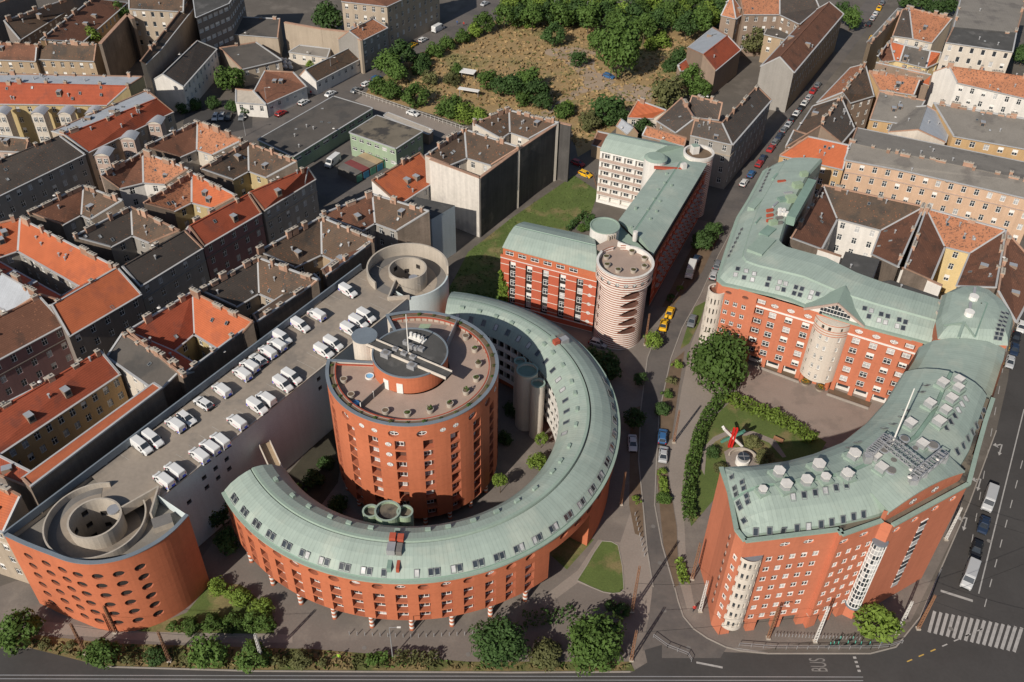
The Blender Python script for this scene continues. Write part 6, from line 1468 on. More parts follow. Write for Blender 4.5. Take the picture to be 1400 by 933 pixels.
gsheet('garden_bed', [(990, 618), (1000, 612), (1025, 612), (1038, 622), (1040, 640), (995, 642)], M_PAVEL, .040)
gsheet('planting_strip', [(862, 560), (877, 555), (872, 630), (879, 700), (880, 735), (868, 730), (860, 690)], M_SOIL, .034)
gsheet('planting_strip', [(897, 642), (912, 642), (925, 720), (928, 800), (923, 803), (907, 745)], M_SOIL, .034)
gsheet('planting_strip', [(903, 555), (918, 495), (936, 480), (928, 530), (918, 600), (900, 610)], M_SOIL, .034)
gsheet('planting_strip', [(930, 478), (938, 452), (950, 420), (965, 412), (957, 440), (942, 470)], M_GRASS, .038)
gsheet('planting_strip', [(958, 320), (985, 320), (960, 372), (935, 400), (920, 420), (905, 420), (940, 350)], M_SOIL, .030)
gsheet('bed_or_shade_ground', [(1040, 492), (1100, 513), (1092, 524), (1036, 503)], M_SOIL, .04); gsheet('bed_or_shade_ground', [(1134, 530), (1192, 551), (1187, 560), (1130, 540)], M_SOIL, .04)
gsheet('bed_or_shade_ground', [(388, 655), (425, 612), (462, 575), (470, 610), (462, 660), (440, 690), (412, 680)], mat('shade_dark_ground', (.055, .05, .035), var=.3, sc=.4, fine=.3), .03)  # dark sheet standing in for the shade over this gap

gsheet('parking_court', [(255, 150), (345, 150), (345, 175), (300, 185), (250, 170)], M_ASPH, .02)
gsheet('footpath', [(968, 412), (955, 470), (985, 520), (1000, 550), (985, 550), (955, 595), (940, 640), (935, 700), (938, 770), (950, 830), (940, 835), (930, 800), (926, 720), (914, 645), (922, 590), (932, 530), (945, 470)], M_PAVEL, .022)
gsheet('footpath', [(848, 742), (862, 700), (880, 735), (886, 756), (892, 800), (888, 850), (858, 820), (840, 815), (790, 797), (745, 830), (735, 822), (790, 780), (818, 738)], M_PAVEL, .018)  # lighter paving paints the sunlight around the triangular lawn
k = MB()
def kerb(px, w=.22, h=.13):
    Q = [P(x, y, 0) for x, y in px]
    for a, b in zip(Q, Q[1:]): k.bar(a + Vector((0, 0, h / 2)), b + Vector((0, 0, h / 2)), w, M_KERB, h)
kerb([(893, 803), (885, 755), (880, 700), (873, 630), (876, 560), (885, 490), (905, 440), (935, 385)]); kerb([(922, 804), (905, 745), (895, 691), (897, 640), (901, 566), (917, 491), (932, 450), (957, 405), (982, 350), (1010, 297), (1050, 228)])
kerb([(922, 802), (927, 822), (934, 843), (948, 860), (967, 873), (992, 885), (1012, 890), (1050, 894), (1190, 894), (1225, 885), (1258, 844), (1288, 774), (1325, 689), (1362, 589)]); kerb([(140, 912), (350, 918), (700, 920), (862, 919)])
kerb([(789, 794), (803, 772), (812, 756), (823, 740), (836, 741), (845, 746), (851, 775), (853, 806), (848, 811), (838, 812), (825, 810), (808, 803), (789, 794)], .15, .1); kerb([(1036, 503), (1092, 524)], .3, .5); kerb([(1130, 540), (1187, 560)], .3, .5)
struct(k, 'kerb')
# road paint
m = MB(); zp = .026
def stripe(a, b, w, mt=M_PAINT):
    A, B = P(*a, 0), P(*b, 0); d = (B - A).normalized(); n = Vector((-d.y, d.x, 0)) * w / 2; up = Vector((0, 0, zp))
    m.poly([A - n + up, B - n + up, B + n + up, A + n + up], mt)
for i in range(15): stripe((1278 + 8.5 * i, 836 + 1.6 * i), (1270 + 8.3 * i, 865 + 1.9 * i), .52)
for t in range(12): stripe((1318 + 5.2 * t, 800 - 29 * t), (1320 + 5.2 * t, 789 - 29 * t), .14)
for t in range(12): stripe((1346 + 7 * t, 830 - 27 * t), (1349 + 7 * t, 819 - 27 * t), .16)
stripe((1338, 812), (1400, 560), .22); stripe((1286, 808), (1330, 822), .5); 
for t in range(7): stripe((1240 + 16 * t, 905 - 7 * t), (1247 + 16 * t, 902 - 7 * t), .2, M_YPAINT if t < 3 else M_PAINT)
for t in range(4): stripe((1168 + 2 * t, 898 + 6 * t), (1169 + 2 * t, 901 + 6 * t), .5)
stripe((952, 906), (988, 913), .35); stripe((1000, 886), (1050, 893), .2)
for t in range(9): stripe((1338 + 8.2 * t, 600 - 24 * t), (1340 + 8.2 * t, 592 - 24 * t), .15, M_YPAINT)
def arrow(x, y):
    A = P(x, y, 0); d = (P(x - 4, y + 14, 0) - A).normalized(); n = Vector((d.y, -d.x, 0)); up = Vector((0, 0, zp))
    f = lambda u, v: A + d * u + n * v + up
    m.poly([f(0, -.12), f(2.6, -.12), f(2.6, .12), f(0, .12)], M_PAINT); m.poly([f(2.6, -.4), f(3.6, 0), f(2.6, .4)], M_PAINT); m.poly([f(.2, .1), f(1.0, .8), f(.8, 1.0), f(0, .3)][::-1], M_PAINT); m.poly([f(1.4, .4), f(1.2, 1.6), f(.3, 1.2)][::-1], M_PAINT)
arrow(1341, 655); arrow(1322, 708); arrow(1370, 608)
struct(m, 'road_markings')
def text(name, body, loc, size, rz, m, label, cat, rx=0.0, sx=1.0, ext=.002):
    cu = bpy.data.curves.new(name, 'FONT'); cu.body = body; cu.size = size; cu.extrude = ext; cu.align_x = 'CENTER'; cu.align_y = 'CENTER'; cu.materials.append(m)
    t_ = bpy.data.objects.new(name, cu); COL.objects.link(t_); bpy.context.view_layer.update(); me = bpy.data.meshes.new_from_object(t_.evaluated_get(bpy.context.evaluated_depsgraph_get())); bpy.data.objects.remove(t_); bpy.data.curves.remove(cu)
    o = bpy.data.objects.new(name, me); COL.objects.link(o); o.location = loc; o.rotation_euler = (rx, 0, rz); o.scale = (1, sx, 1); return tag(o, label, cat)
M_WORN = mat('worn_paint', (.2, .19, .18), var=.3, sc=1.0, fine=.3)
# ---- tram rails along the bottom edge
t = MB()
for y0, y1 in ((926, 926), (931, 931)):
    a, b = P(-150, y0 - 3, 0), P(1180, y1, 0); t.bar(a + Vector((0, 0, .02)), b + Vector((0, 0, .02)), .12, M_STEEL, .03)
struct(t, 'tram_rails')
text('road_lettering', 'BUS', P(1120, 909.5, 0) + Vector((0, 0, .03)), 1.45, math.pi / 2, M_WORN, 'worn white BUS lettering painted on the road at the bottom right', 'road marking', sx=2.6)

# =====================================================================  plants
def leafcloud(b, centre, rad, n, size, m, rng, squash=.85, clumps=26, zmin=-.75):
    cl = []
    for i in range(clumps):
        while True:
            v = Vector((rng.gauss(0, 1), rng.gauss(0, 1), rng.gauss(0, 1)))
            if v.length > .1: break
        v.normalize()
        if v.z < zmin: v.z = -v.z * .5
        q = rng.uniform(.45, .8); cl.append((v * q, rng.uniform(.26, .42)))
    for i in range(n):
        c, r = cl[rng.randrange(clumps)]; v = Vector((rng.gauss(0, 1), rng.gauss(0, 1), rng.gauss(0, 1))).normalized()
        p = c + v * r * rng.uniform(.75, 1.05); nn = (v + Vector((rng.uniform(-.6, .6), rng.uniform(-.6, .6), rng.uniform(-.2, .8)))).normalized()
        x = nn.orthogonal().normalized(); y = nn.cross(x); a = rng.uniform(0, math.tau); x, y = x * math.cos(a) + y * math.sin(a), y * math.cos(a) - x * math.sin(a)
        s = size * rng.uniform(.6, 1.25); x *= s; y *= s * .7
        f = lambda q: (centre[0] + q.x * rad, centre[1] + q.y * rad, centre[2] + q.z * rad * squash)
        b.poly([f(p - x), f(p - y * .8), f(p + x), f(p + y * .8)], m)
_crown = {}
def crownmesh(kind, m):
    key = (kind, m.name)
    if key in _crown: return _crown[key]
    b = MB(); rng = random.Random(kind * 7 + 1)
    if kind == 9: leafcloud(b, (0, 0, 0), 1, 5200, .075, m, rng, 1.0, 75)
    elif kind == 8: leafcloud(b, (0, 0, 0), 1, 500, .13, m, rng, .8, 12, -.4)
    else: leafcloud(b, (0, 0, 0), 1, 1500, .105, m, rng, .9, 22 + kind * 5)
    o = b.build('crown'); me = o.data; bpy.data.objects.remove(o); _crown[key] = me; return me
_trunk = []
def trunkmesh():
    if _trunk: return _trunk[0]
    b = MB(); b.cyl((0, 0), .06, 0, .6, M_BARK, 7, r2=.04); 
    for a in range(5): b.bar((0, 0, .5), (.35 * math.cos(a * 1.26), .35 * math.sin(a * 1.26), 1.0), .025, M_BARK)
    o = b.build('trunk'); me = o.data; bpy.data.objects.remove(o); _trunk.append(me); return me
LM = {'m': M_LEAF, 'd': M_LEAFD, 'l': M_LEAFL, 'o': M_LEAFO}
_tr = random.Random(77)
def tree(x, y, r, h, m, label, name='tree', kind=None, group=None, tall=1.0, zb=0.0):
    """x, y: pixel of the middle of the crown"""
    zc = zb + h - r * .85 * tall; p = P(x, y, zc); T = thing(name, label, 'tree', (p.x, p.y, zb), group)
    c = bpy.data.objects.new('crown', crownmesh(_tr.randrange(4) if kind is None else kind, LM[m])); COL.objects.link(c); c.parent = T
    c.location = (0, 0, zc - zb); c.scale = (r * _tr.uniform(.92, 1.08), r * _tr.uniform(.92, 1.08), r * tall); c.rotation_euler = (0, 0, _tr.uniform(0, 6.28))
    k = bpy.data.objects.new('trunk', trunkmesh()); COL.objects.link(k); k.parent = T; k.scale = (r * .8, r * .8, max(.5, zc - zb))
    return T
def bush(x, y, r, m, label, name='shrub', h=1.0, group=None, zb=0.0, cat='shrub'):
    p = P(x, y, zb + r * .55 * h); o = bpy.data.objects.new(name, crownmesh(8 if r < 1.6 else _tr.randrange(4), LM[m])); COL.objects.link(o)
    o.location = (p.x, p.y, zb + r * .55 * h); o.scale = (r, r, r * h * .9); o.rotation_euler = (0, 0, _tr.uniform(0, 6.28)); return tag(o, label, cat, group)
def hedge(px, w, h, m, label, n=60, size=.3, name='hedge', zb=0.0):
    b = MB(); Q = [P(x, y, zb) for x, y in px]; rng = random.Random(len(px) * 31 + int(px[0][0]))
    for a, c in zip(Q, Q[1:]):
        L = (c - a).length
        for i in range(int(n * L)):
            q = a.lerp(c, rng.random()); d = (c - a).normalized(); s = Vector((-d.y, d.x, 0)); t = rng.uniform(-1, 1); z = h * (rng.random() ** .5) * (1 - .3 * abs(t)) * (1 + .25 * math.sin(q.x * 1.7) * math.sin(q.y * 1.3))
            q = q + s * t * w / 2; v = Vector((rng.gauss(0, 1), rng.gauss(0, 1), rng.gauss(.5, 1))).normalized(); x = v.orthogonal().normalized() * size * rng.uniform(.6, 1.2); y = v.cross(x) * .7
            q = Vector((q.x, q.y, zb + z)); b.poly([q - x, q - y, q + x, q + y], m)
    return single(b, name, label, 'hedge')
tree(985, 497, 6.9, 11.5, 'm', 'large dense round tree at the west end of the paved courtyard', kind=9)
tree(682, 880, 4.4, 8.5, 'd', 'dark broad tree below the crescent, at the bottom edge', kind=9)
tree(815, 880, 5.0, 8.0, 'm', 'green broad tree at the bottom, left of the street junction', kind=9)
tree(1200, 853, 3.9, 6.8, 'l', 'yellow green tree by the corner crossing under the glazed bay')
tree(138, 892, 3.0, 5.2, 'm', 'bushy tree at the bottom in front of the round garage end', group=None)
tree(285, 893, 3.4, 5.6, 'm', 'leafy tree at the bottom between the lattice mast and the lawn shrubs')
tree(22, 862, 3.8, 6.5, 'm', 'dark leafy tree at the bottom left edge')
tree(345, 898, 2.9, 4.6, 'm', 'lower tree beside the white lattice mast at the bottom')
bush(212, 897, 2.0, 'd', 'dark rounded shrub by the rusty mast at the bottom'); bush(178, 900, 1.5, 'o', 'small dry shrub by the road at the bottom left')
bush(748, 893, 3.2, 'o', 'olive grey shrub between the two broad trees at the bottom', h=.8)
for i, (x, y, r) in enumerate(((240, 856, 1.5), (262, 856, 1.7), (290, 852, 2.0), (318, 851, 2.0), (345, 850, 2.1), (362, 852, 1.9), (356, 832, 2.2), (328, 818, 2.1), (297, 802, 1.9), (312, 812, 1.5))):
    bush(x, y, r, 'l' if i > 5 else 'm', 'rounded shrub on the lawn between the round garage end and the crescent', group='shrubs on the garage lawn')
for x, y, r in ((380, 902, 1.5), (412, 902, 2.0), (440, 906, 1.0), (95, 885, 1.2), (60, 880, 1.3), (255, 905, 1.2)): bush(x, y, r, 'o', 'dry scrub bush in the grass strip along the bottom road', group='scrub bushes of the grass strip')
hedge([(502, 905), (530, 903)], 2.2, 1.8, M_LEAF, 'short clipped hedge at the bottom, left of the white lamp post'); hedge([(540, 903), (600, 904)], 2.4, 1.9, M_LEAFO, 'longer clipped hedge at the bottom, right of the white lamp post')
hedge([(715, 850), (770, 845), (785, 836)], 3.0, 1.5, M_LEAFD, 'dark hedge in tree shade below the triangular lawn', 30); bush(833, 828, 1.3, 'd', 'small dark conifer by the street junction', h=1.6); bush(850, 835, 1.6, 'd', 'low dark shrub beside the small conifer')
hedge([(928, 768), (936, 800)], 1.7, 1.1, M_LEAFL, 'yellowish clipped hedge on the traffic island near the junction'); bush(908, 682, 1.6, 'm', 'clipped shrub at the lower end of the street planting strip', h=.8); bush(906, 647, 1.3, 'l', 'small light shrub beside the parked silver car', h=.8)
hedge([(906, 655), (910, 690)], 1.5, .9, M_LEAFL, 'low light hedge below the parked silver car')
bush(871, 683, 1.1, 'l', 'bright little bush on the left planting strip'); tree(868, 572, 2.6, 4.5, 'd', 'dark tree above the parked white sedan'); tree(875, 518, 1.6, 3.4, 'd', 'small dark tree in a round planter on the street side')
tree(828, 500, 3.8, 6.0, 'd', 'dark tree in the shade beyond the crescent, below the striped tower'); tree(808, 490, 3.0, 5.0, 'd', 'darker tree close to the crescent roof, beside the silver car'); tree(893, 465, 2.4, 4.2, 'l', 'bright young tree just below the yellow taxis')
bush(905, 560, 2.0, 'd', 'dark shrub bed on the right planting strip'); bush(925, 500, 1.5, 'l', 'light shrub in the strip beside the footpath'); bush(918, 520, 1.5, 'o', 'dry shrub in the strip beside the footpath'); bush(911, 540, 1.5, 'm', 'green shrub at the lower end of the strip beside the footpath')
tree(960, 330, 3.4, 6.0, 'd', 'dark street tree in shade beside the red street front'); tree(975, 315, 2.6, 5.0, 'd', 'farther dark street tree beside the red street front'); bush(930, 395, 1.1, 'l', 'small bright bush near the delivery van'); bush(918, 408, 1.4, 'd', 'dark low bush near the delivery van')
hedge([(985, 548), (968, 570), (955, 598), (945, 640), (940, 690), (943, 715)], 2.6, 2.1, M_LEAF, 'long hedge along the footpath side of the sculpture garden', 70)
hedge([(990, 547), (1025, 560), (1060, 575), (1090, 592), (1112, 605)], 3.4, 2.3, M_LEAFL, 'thick bright hedge between the sculpture garden and the plaza', 75, .34)
bush(1030, 605, 1.8, 'o', 'olive shrub beside the crossed beam sculpture'); bush(1045, 625, 2.2, 'o', 'spreading olive shrub right of the round kiosk', h=.7); bush(975, 618, 1.6, 'd', 'dark shrub at the left of the sculpture garden'); bush(985, 640, 1.8, 'o', 'brownish shrub left of the round kiosk', h=.7)
tree(684, 657, 1.7, 5.0, 'l', 'slim bright tree between the round tower and the crescent'); tree(740, 600, 1.5, 4.0, 'l', 'small bright tree under the tall cream stair towers'); bush(735, 632, 2.3, 'l', 'bright shrub against the inner curve of the crescent'); bush(455, 722, 2.6, 'd', 'dark shrub in the shaded court left of the round tower'); bush(462, 690, 2.2, 'd', 'farther dark shrub in the shaded court left of the round tower'); tree(295, 700, 3.0, 5.5, 'd', 'dark tree in the gap between garage wall and crescent end'); tree(310, 740, 2.6, 4.5, 'd', 'lower dark tree in the gap between garage wall and crescent end'); tree(428, 655, 2.2, 3.4, 'd', 'dark low tree added to darken the gap between garage wall and round tower'); bush(445, 632, 1.8, 'd', 'dark shrub added to darken the garage court gap, behind the footbridge'); bush(410, 668, 1.5, 'm', 'green shrub added to darken the gap by the end of the footbridge'); bush(690, 600, 1.8, 'd', 'dark shrub in shade right of the round tower'); bush(700, 560, 2.0, 'd', 'dark shrub behind the round tower')  # tree and two shrubs near the footbridge are added to darken the gap
PK = 'trees and thickets of the waste ground'
for i, (x, y, r, h, c) in enumerate(((530, 88, 5.0, 9, 'm'), (547, 72, 5.2, 10, 'd'), (516, 118, 3.8, 6, 'm'), (535, 125, 3.8, 6, 'm'), (568, 132, 4.6, 7, 'm'), (545, 100, 4.0, 7, 'm'), (588, 108, 3.0, 4.5, 'o'), (612, 150, 4.2, 6, 'm'), (636, 156, 4.4, 6, 'l'), (622, 142, 3.2, 5, 'm'), (655, 160, 3.6, 5, 'l'), (618, 108, 3.0, 4.5, 'o'), (624, 96, 2.6, 4, 'm'), (666, 108, 3.8, 7, 'm'), (684, 118, 4.0, 7, 'd'), (702, 116, 4.4, 8, 'd'), (722, 108, 4.6, 8.5, 'm'), (734, 124, 4.4, 8, 'd'), (742, 138, 3.2, 6, 'd'), (715, 135, 3.0, 5, 'm'), (770, 152, 3.6, 5, 'm'), (776, 146, 2.4, 4, 'l'), (790, 80, 3.2, 6, 'd'), (757, 48, 4.6, 8, 'd'), (820, 55, 4.6, 9, 'm'), (830, 150, 5.8, 9, 'd'), (806, 166, 3.6, 6, 'o'), (845, 160, 3.6, 6, 'd'), (912, 126, 6.2, 10, 'o'), (946, 108, 5.0, 9, 'm'), (958, 122, 4.0, 7, 'm'), (880, 175, 3.6, 6, 'd'), (930, 78, 4.0, 5, 'd'), (915, 92, 3.6, 4, 'd'), (905, 56, 4.0, 5, 'l'), (880, 44, 4.2, 6, 'o'), (890, 62, 3.0, 4, 'l'), (575, 95, 3.0, 4, 'd'), (595, 70, 3.4, 5, 'm'), (578, 84, 3.4, 5, 'd'), (612, 60, 3.4, 5, 'm'), (632, 51, 3.2, 5, 'm'), (648, 43, 3.4, 5, 'l'), (662, 30, 4.2, 8, 'm'), (725, 34, 2.6, 3, 'l'), (706, 32, 2.4, 3, 'l'))):
    tree(x, y, r, h, c, {'m': 'mid green tree or thicket on the waste ground by the upper street', 'd': 'dark green tree or thicket on the waste ground by the upper street', 'l': 'light green thicket on the waste ground by the upper street', 'o': 'olive tinted tree or thicket on the waste ground by the upper street'}[c], 'tree', group=PK + ', ' + {'m': 'mid green', 'd': 'dark green', 'l': 'light green', 'o': 'olive'}[c])
tree(846, 66, 7.6, 19, 'm', 'tallest tree of the waste ground, with pale leaf tips, beside the dirt path', kind=9, tall=1.25); 
TL = 'row of trees along the top edge'
for i in range(34):
    x = 690 + i * 9.6; y = (6 if i % 2 else 20) + (14 if i > 14 else 0) * ((i % 3) / 2)
    if x > 985: y -= 14
    tree(x, y, _tr.uniform(4.6, 6.2), _tr.uniform(9, 12), ('m', 'l', 'd', 'm')[i % 4], 'leafy tree in the dense row along the top edge of the waste ground', group=TL)
tree(1034, 58, 5.6, 10, 'o', 'yellowish round tree in the school yard'); tree(1165, 24, 4.6, 9, 'm', 'street tree at the far end of the long street'); tree(1152, 16, 4.0, 8, 'd', 'darker street tree at the far end of the long street')
for x, y, r in ((1262, 4, 4.5), (1282, 12, 4.5), (1297, 6, 4), (1400, 75, 4.5), (1240, -2, 4)): tree(x, y, r, 8, 'd', 'dark tree in a back court beyond the mottled orange roofs, top right', group='trees in the top right courts')
tree(315, 108, 5.0, 8.5, 'm', 'leafy tree in the yard by the upper street, right of the black gabled house'); tree(446, 24, 6.4, 12, 'd', 'big dark tree behind the tan brick wall at the top'); tree(160, 17, 4.2, 12, 'm', 'tree in the back court beside the tall beige house'); tree(124, 50, 3.8, 12, 'l', 'bright tree in the back court of the brown long houses')
for x, y in ((250, 147), (266, 143), (292, 141), (318, 146), (336, 150)): bush(x, y, 2.6, 'd', 'dark shrub along the wall of the shaded parking court', group='shrubs of the parking court')
bush(445, 85, 1.6, 'm', 'small green bush in the shed yard'); bush(424, 88, 1.6, 'l', 'bright bush beside the brown roofed cottage')
tree(808, 304, 2.4, 4, 'd', 'small dark tree in the garden strip between lawn and red block'); bush(795, 312, 1.6, 'm', 'shrub in the garden strip between lawn and red block'); hedge([(775, 318), (800, 293)], 1.6, 1.6, M_LEAFD, 'dark hedge bounding the lawn beside the red block', 40); hedge([(640, 410), (682, 415)], 3, 2, M_LEAF, 'overgrown hedge at the foot of the ivy covered corner', 30)
# rough grass tufts (uncountable)
b = MB(); rg = random.Random(8); PKP = [(500, 128), (565, 78), (690, 28), (800, 36), (985, 60), (860, 160), (790, 205), (700, 150)]
def inside(x, y, pl):
    c = False; j = len(pl) - 1
    for i in range(len(pl)):
        if (pl[i][1] > y) != (pl[j][1] > y) and x < (pl[j][0] - pl[i][0]) * (y - pl[i][1]) / (pl[j][1] - pl[i][1]) + pl[i][0]: c = not c
        j = i
    return c
def tufts(pl, n, mats, s0, s1):
    xs = [p[0] for p in pl]; ys = [p[1] for p in pl]; i = 0
    while i < n:
        x, y = rg.uniform(min(xs), max(xs)), rg.uniform(min(ys), max(ys))
        if not inside(x, y, pl): continue
        i += 1; p = P(x, y, 0); s = rg.uniform(s0, s1); a = rg.uniform(0, 3.14); d = Vector((math.cos(a), math.sin(a), 0)) * s; up = Vector((rg.uniform(-.2, .2), rg.uniform(-.2, .2), s * .8))
        mm = mats[0] if rg.random() < .7 else mats[1]; b.poly([p - d, p + d, p + d * .6 + up, p - d * .6 + up], mm)
tufts(PKP, 3500, (M_DRY, M_LEAFO), .35, .8)
tufts([(-20, 872), (150, 882), (430, 890), (640, 907), (860, 907), (860, 916), (300, 915), (140, 909), (40, 884)], 1300, (M_VERGE, M_LEAF), .2, .45)
tufts([(610, 402), (640, 345), (700, 298), (785, 240), (818, 262), (808, 292), (700, 352), (684, 412)], 1500, (M_GRASS, M_LEAF), .12, .3)
o = b.build('rough_grass'); tag(o, 'dry rough grass covering the waste ground and verges', 'grass', kind='stuff')

# =====================================================================  vehicles
def carpaint(n, c): return mat('paint_' + n, c, var=.03, sc=.5, rough=.28, fine=.02, spec=.6)
PAINT = {k: carpaint(k, c) for k, c in dict(white=(.66, .66, .65), silver=(.42, .43, .44), grey=(.17, .18, .19), black=(.016, .017, .02), red=(.36, .03, .03), blue=(.04, .12, .27), yellow=(.75, .42, .015), darkblue=(.02, .035, .07)).items()}
M_LBLUE = mat('livery_blue', (.06, .09, .55), var=.05); M_LRED = mat('livery_magenta', (.65, .05, .12), var=.05); M_TAIL = mat('tail_light_red', (.5, .02, .02), var=.05, rough=.3); M_HEAD = mat('head_light', (.7, .7, .68), var=.03, rough=.2)
def hull(st, m, mw=None):
    b = MB(); R = []
    for x, w, zb, z, zs, wt in st:       # x, half width, bottom, top, shoulder height, half width on top
        R.append([(x, -w, zb), (x, -w, zs), (x, -wt, z - .06), (x, -wt + .1, z), (x, wt - .1, z), (x, wt, z - .06), (x, w, zs), (x, w, zb)])
    for A, B in zip(R, R[1:]):
        for i in range(7): b.poly([A[i], B[i], B[i + 1], A[i + 1]], m)
        b.poly([A[7], B[7], B[0], A[0]], M_BLACK)
    b.poly(R[0], m); b.poly(R[-1][::-1], m); return b
_proto = {}
def vehicle(kind, col, loc, rz, label, name, cat, group=None, livery=False):
    key = (kind, col, livery)
    if key in _proto:
        src = _proto[key]; o = src.copy(); COL.objects.link(o)
        for ch in src.children:
            c = ch.copy(); COL.objects.link(c); c.parent = o
        if 'group' in o: del o['group']
        o.name = name; o.location = loc; o.rotation_euler = (0, 0, rz); tag(o, label, cat, group); return o
    T = thing(name, label, cat, (0, 0, 0), group); m = PAINT[col]
    if kind == 'van': T.scale = (.94, .92, .96)
    T['_o'] = (0, 0, 0); G = []
    if kind == 'van':
        hull([(-2.3, .86, .3, 1.72, 1.0, .74), (-2.2, .93, .22, 1.86, 1.0, .78), (.35, .93, .22, 1.9, 1.0, .78), (.7, .93, .22, 1.84, 1.0, .78), (1.45, .92, .22, 1.2, .95, .8), (2.1, .88, .22, .98, .85, .76), (2.35, .76, .3, .72, .6, .66)], m).build('body', T)
        g_ = [[(.74, -.7, 1.83), (.74, .7, 1.83), (1.42, .74, 1.26), (1.42, -.74, 1.26)]]
        for s in (-1, 1): G.append([(.2, s * .86, 1.55), (.75, s * .86, 1.52), (1.2, s * .92, 1.12), (.2, s * .92, 1.12)])
        G += [[(x + .03, y * 1.01, z + .03) for x, y, z in g_[0]]]; L, wx, zt = 2.3, 1.45, 1.0
    elif kind == 'bigvan':
        hull([(-2.9, .95, .35, 2.3, 1.2, .85), (-2.8, 1.0, .25, 2.45, 1.2, .9), (1.3, 1.0, .25, 2.45, 1.2, .9), (1.6, 1.0, .25, 2.3, 1.2, .88), (2.2, .98, .25, 1.4, 1.1, .9), (2.75, .95, .25, 1.1, .95, .85), (2.9, .85, .35, .8, .7, .75)], m).build('body', T)
        G = [[(1.66, -.8, 2.24), (1.66, .8, 2.24), (2.2, .84, 1.45), (2.2, -.84, 1.45)]]
        for s in (-1, 1): G.append([(.9, s * .95, 2.0), (1.6, s * .95, 2.0), (2.0, s * 1.0, 1.35), (.9, s * 1.0, 1.35)])
        L, wx, zt = 2.9, 1.8, 1.2
    else:
        hb = kind == 'hatch'; e = .35 if hb else 0
        hull([(-2.2 + e, .72, .35, .78, .65, .62), (-2.05 + e, .86, .22, .92, .75, .74), (-1.2, .89, .2, .95, .78, .78), (.9, .89, .2, .95, .78, .78), (1.9, .84, .2, .78, .68, .7), (2.15, .7, .3, .6, .55, .6)], m).build('body', T)
        gl = MB(); lo = [(-1.9 if hb else -1.55, -.76, .93), (1.15, -.76, .93), (1.15, .76, .93), (-1.9 if hb else -1.55, .76, .93)]; hi = [(-1.45 if hb else -.85, -.58, 1.4), (.35, -.58, 1.4), (.35, .58, 1.4), (-1.45 if hb else -.85, .58, 1.4)]
        gl.hexa(lo, hi, M_GLASS); gl.build('window', T)
        rf = MB(); x0, x1 = (-1.5 if hb else -.9), .4; rf.hexa([(x0, -.6, 1.38), (x1, -.6, 1.38), (x1, .6, 1.38), (x0, .6, 1.38)], [(x0 + .08, -.54, 1.46), (x1 - .1, -.54, 1.46), (x1 - .1, .54, 1.46), (x0 + .08, .54, 1.46)], m)
        for s in (-1, 1):
            for (xa, xb) in (((-1.9 if hb else -1.55), x0), (1.15, x1)): rf.bar((xa, s * .75, .93), (xb, s * .58, 1.4), .09, m)
            rf.bar((-.3, s * .77, .93), (-.25, s * .6, 1.4), .09, m)
        rf.build('cabin', T); L, wx, zt = 2.1, 1.3, .7
    for q in G:
        b = MB(); b.poly(q, M_GLASS); b.build('window', T)
    for sx in (-wx, wx):
        for sy in (-1, 1):
            b = MB(); r = .33 if kind != 'bigvan' else .38; y0 = sy * (.78 if kind != 'bigvan' else .86); n = 12
            A = [(sx + r * math.cos(i * math.tau / n), y0, r + r * math.sin(i * math.tau / n)) for i in range(n)]; B = [(x, y0 + sy * .2, z) for x, y, z in A]; b.hexa(A, B, M_BLACK)
            A = [(sx + r * .55 * math.cos(i * math.tau / n), y0 + sy * .205, r + r * .55 * math.sin(i * math.tau / n)) for i in range(n)]; b.poly(A, M_STEEL); b.build('wheel', T)
    b = MB(); b.box((L - .08, 0), .3, 1.3, .22, .5, M_BLACK); b.build('bumper', T); b = MB(); b.box((-L + .05, 0), .25, 1.5, .22, .48, M_BLACK); b.build('bumper', T)
    for s in (-1, 1):
        b = MB(); b.box((wx - (.25 if 'van' in kind else .35), s * 1.02), .15, .2, zt + .05, zt + .25, M_BLACK); b.build('mirror', T)
        b = MB(); b.box((L - .12, s * .6), .2, .3, zt - .32, zt - .12, M_HEAD); b.build('headlight', T)
        b = MB(); b.box((-L + .06, s * .7), .12, .2, zt - .1, zt + (.35 if 'van' in kind else .1), M_TAIL); b.build('tail_light', T)
    if livery:
        b = MB()
        for s in (-1, 1):
            y = s * .945; b.poly([(-2.2, y, .45), (-1.75, y, .45), (-2.0, y, 1.0), (-2.2, y, 1.0)], M_LBLUE); b.poly([(-1.9, y, .75), (-1.6, y, .7), (-1.6, y, .85), (-1.9, y, .9)], M_LRED); b.poly([(-1.2, y, .85), (.1, y, .8), (.1, y, .9), (-1.2, y, .93)], M_LRED); b.poly([(1.6, s * .935, .6), (2.0, s * .93, .6), (1.9, s * .93, .85), (1.6, s * .93, .85)], M_LRED)
        b.poly([(-2.32, -.6, .5), (-2.32, .1, .5), (-2.31, .1, .95), (-2.31, -.6, .95)], M_LBLUE); b.build('livery', T)
    T.location = loc; T.rotation_euler = (0, 0, rz); _proto[key] = T; return T
va = P(489, 404.5, 17.0) - P(461, 389, 17.0); HV = math.atan2(va.y, va.x)
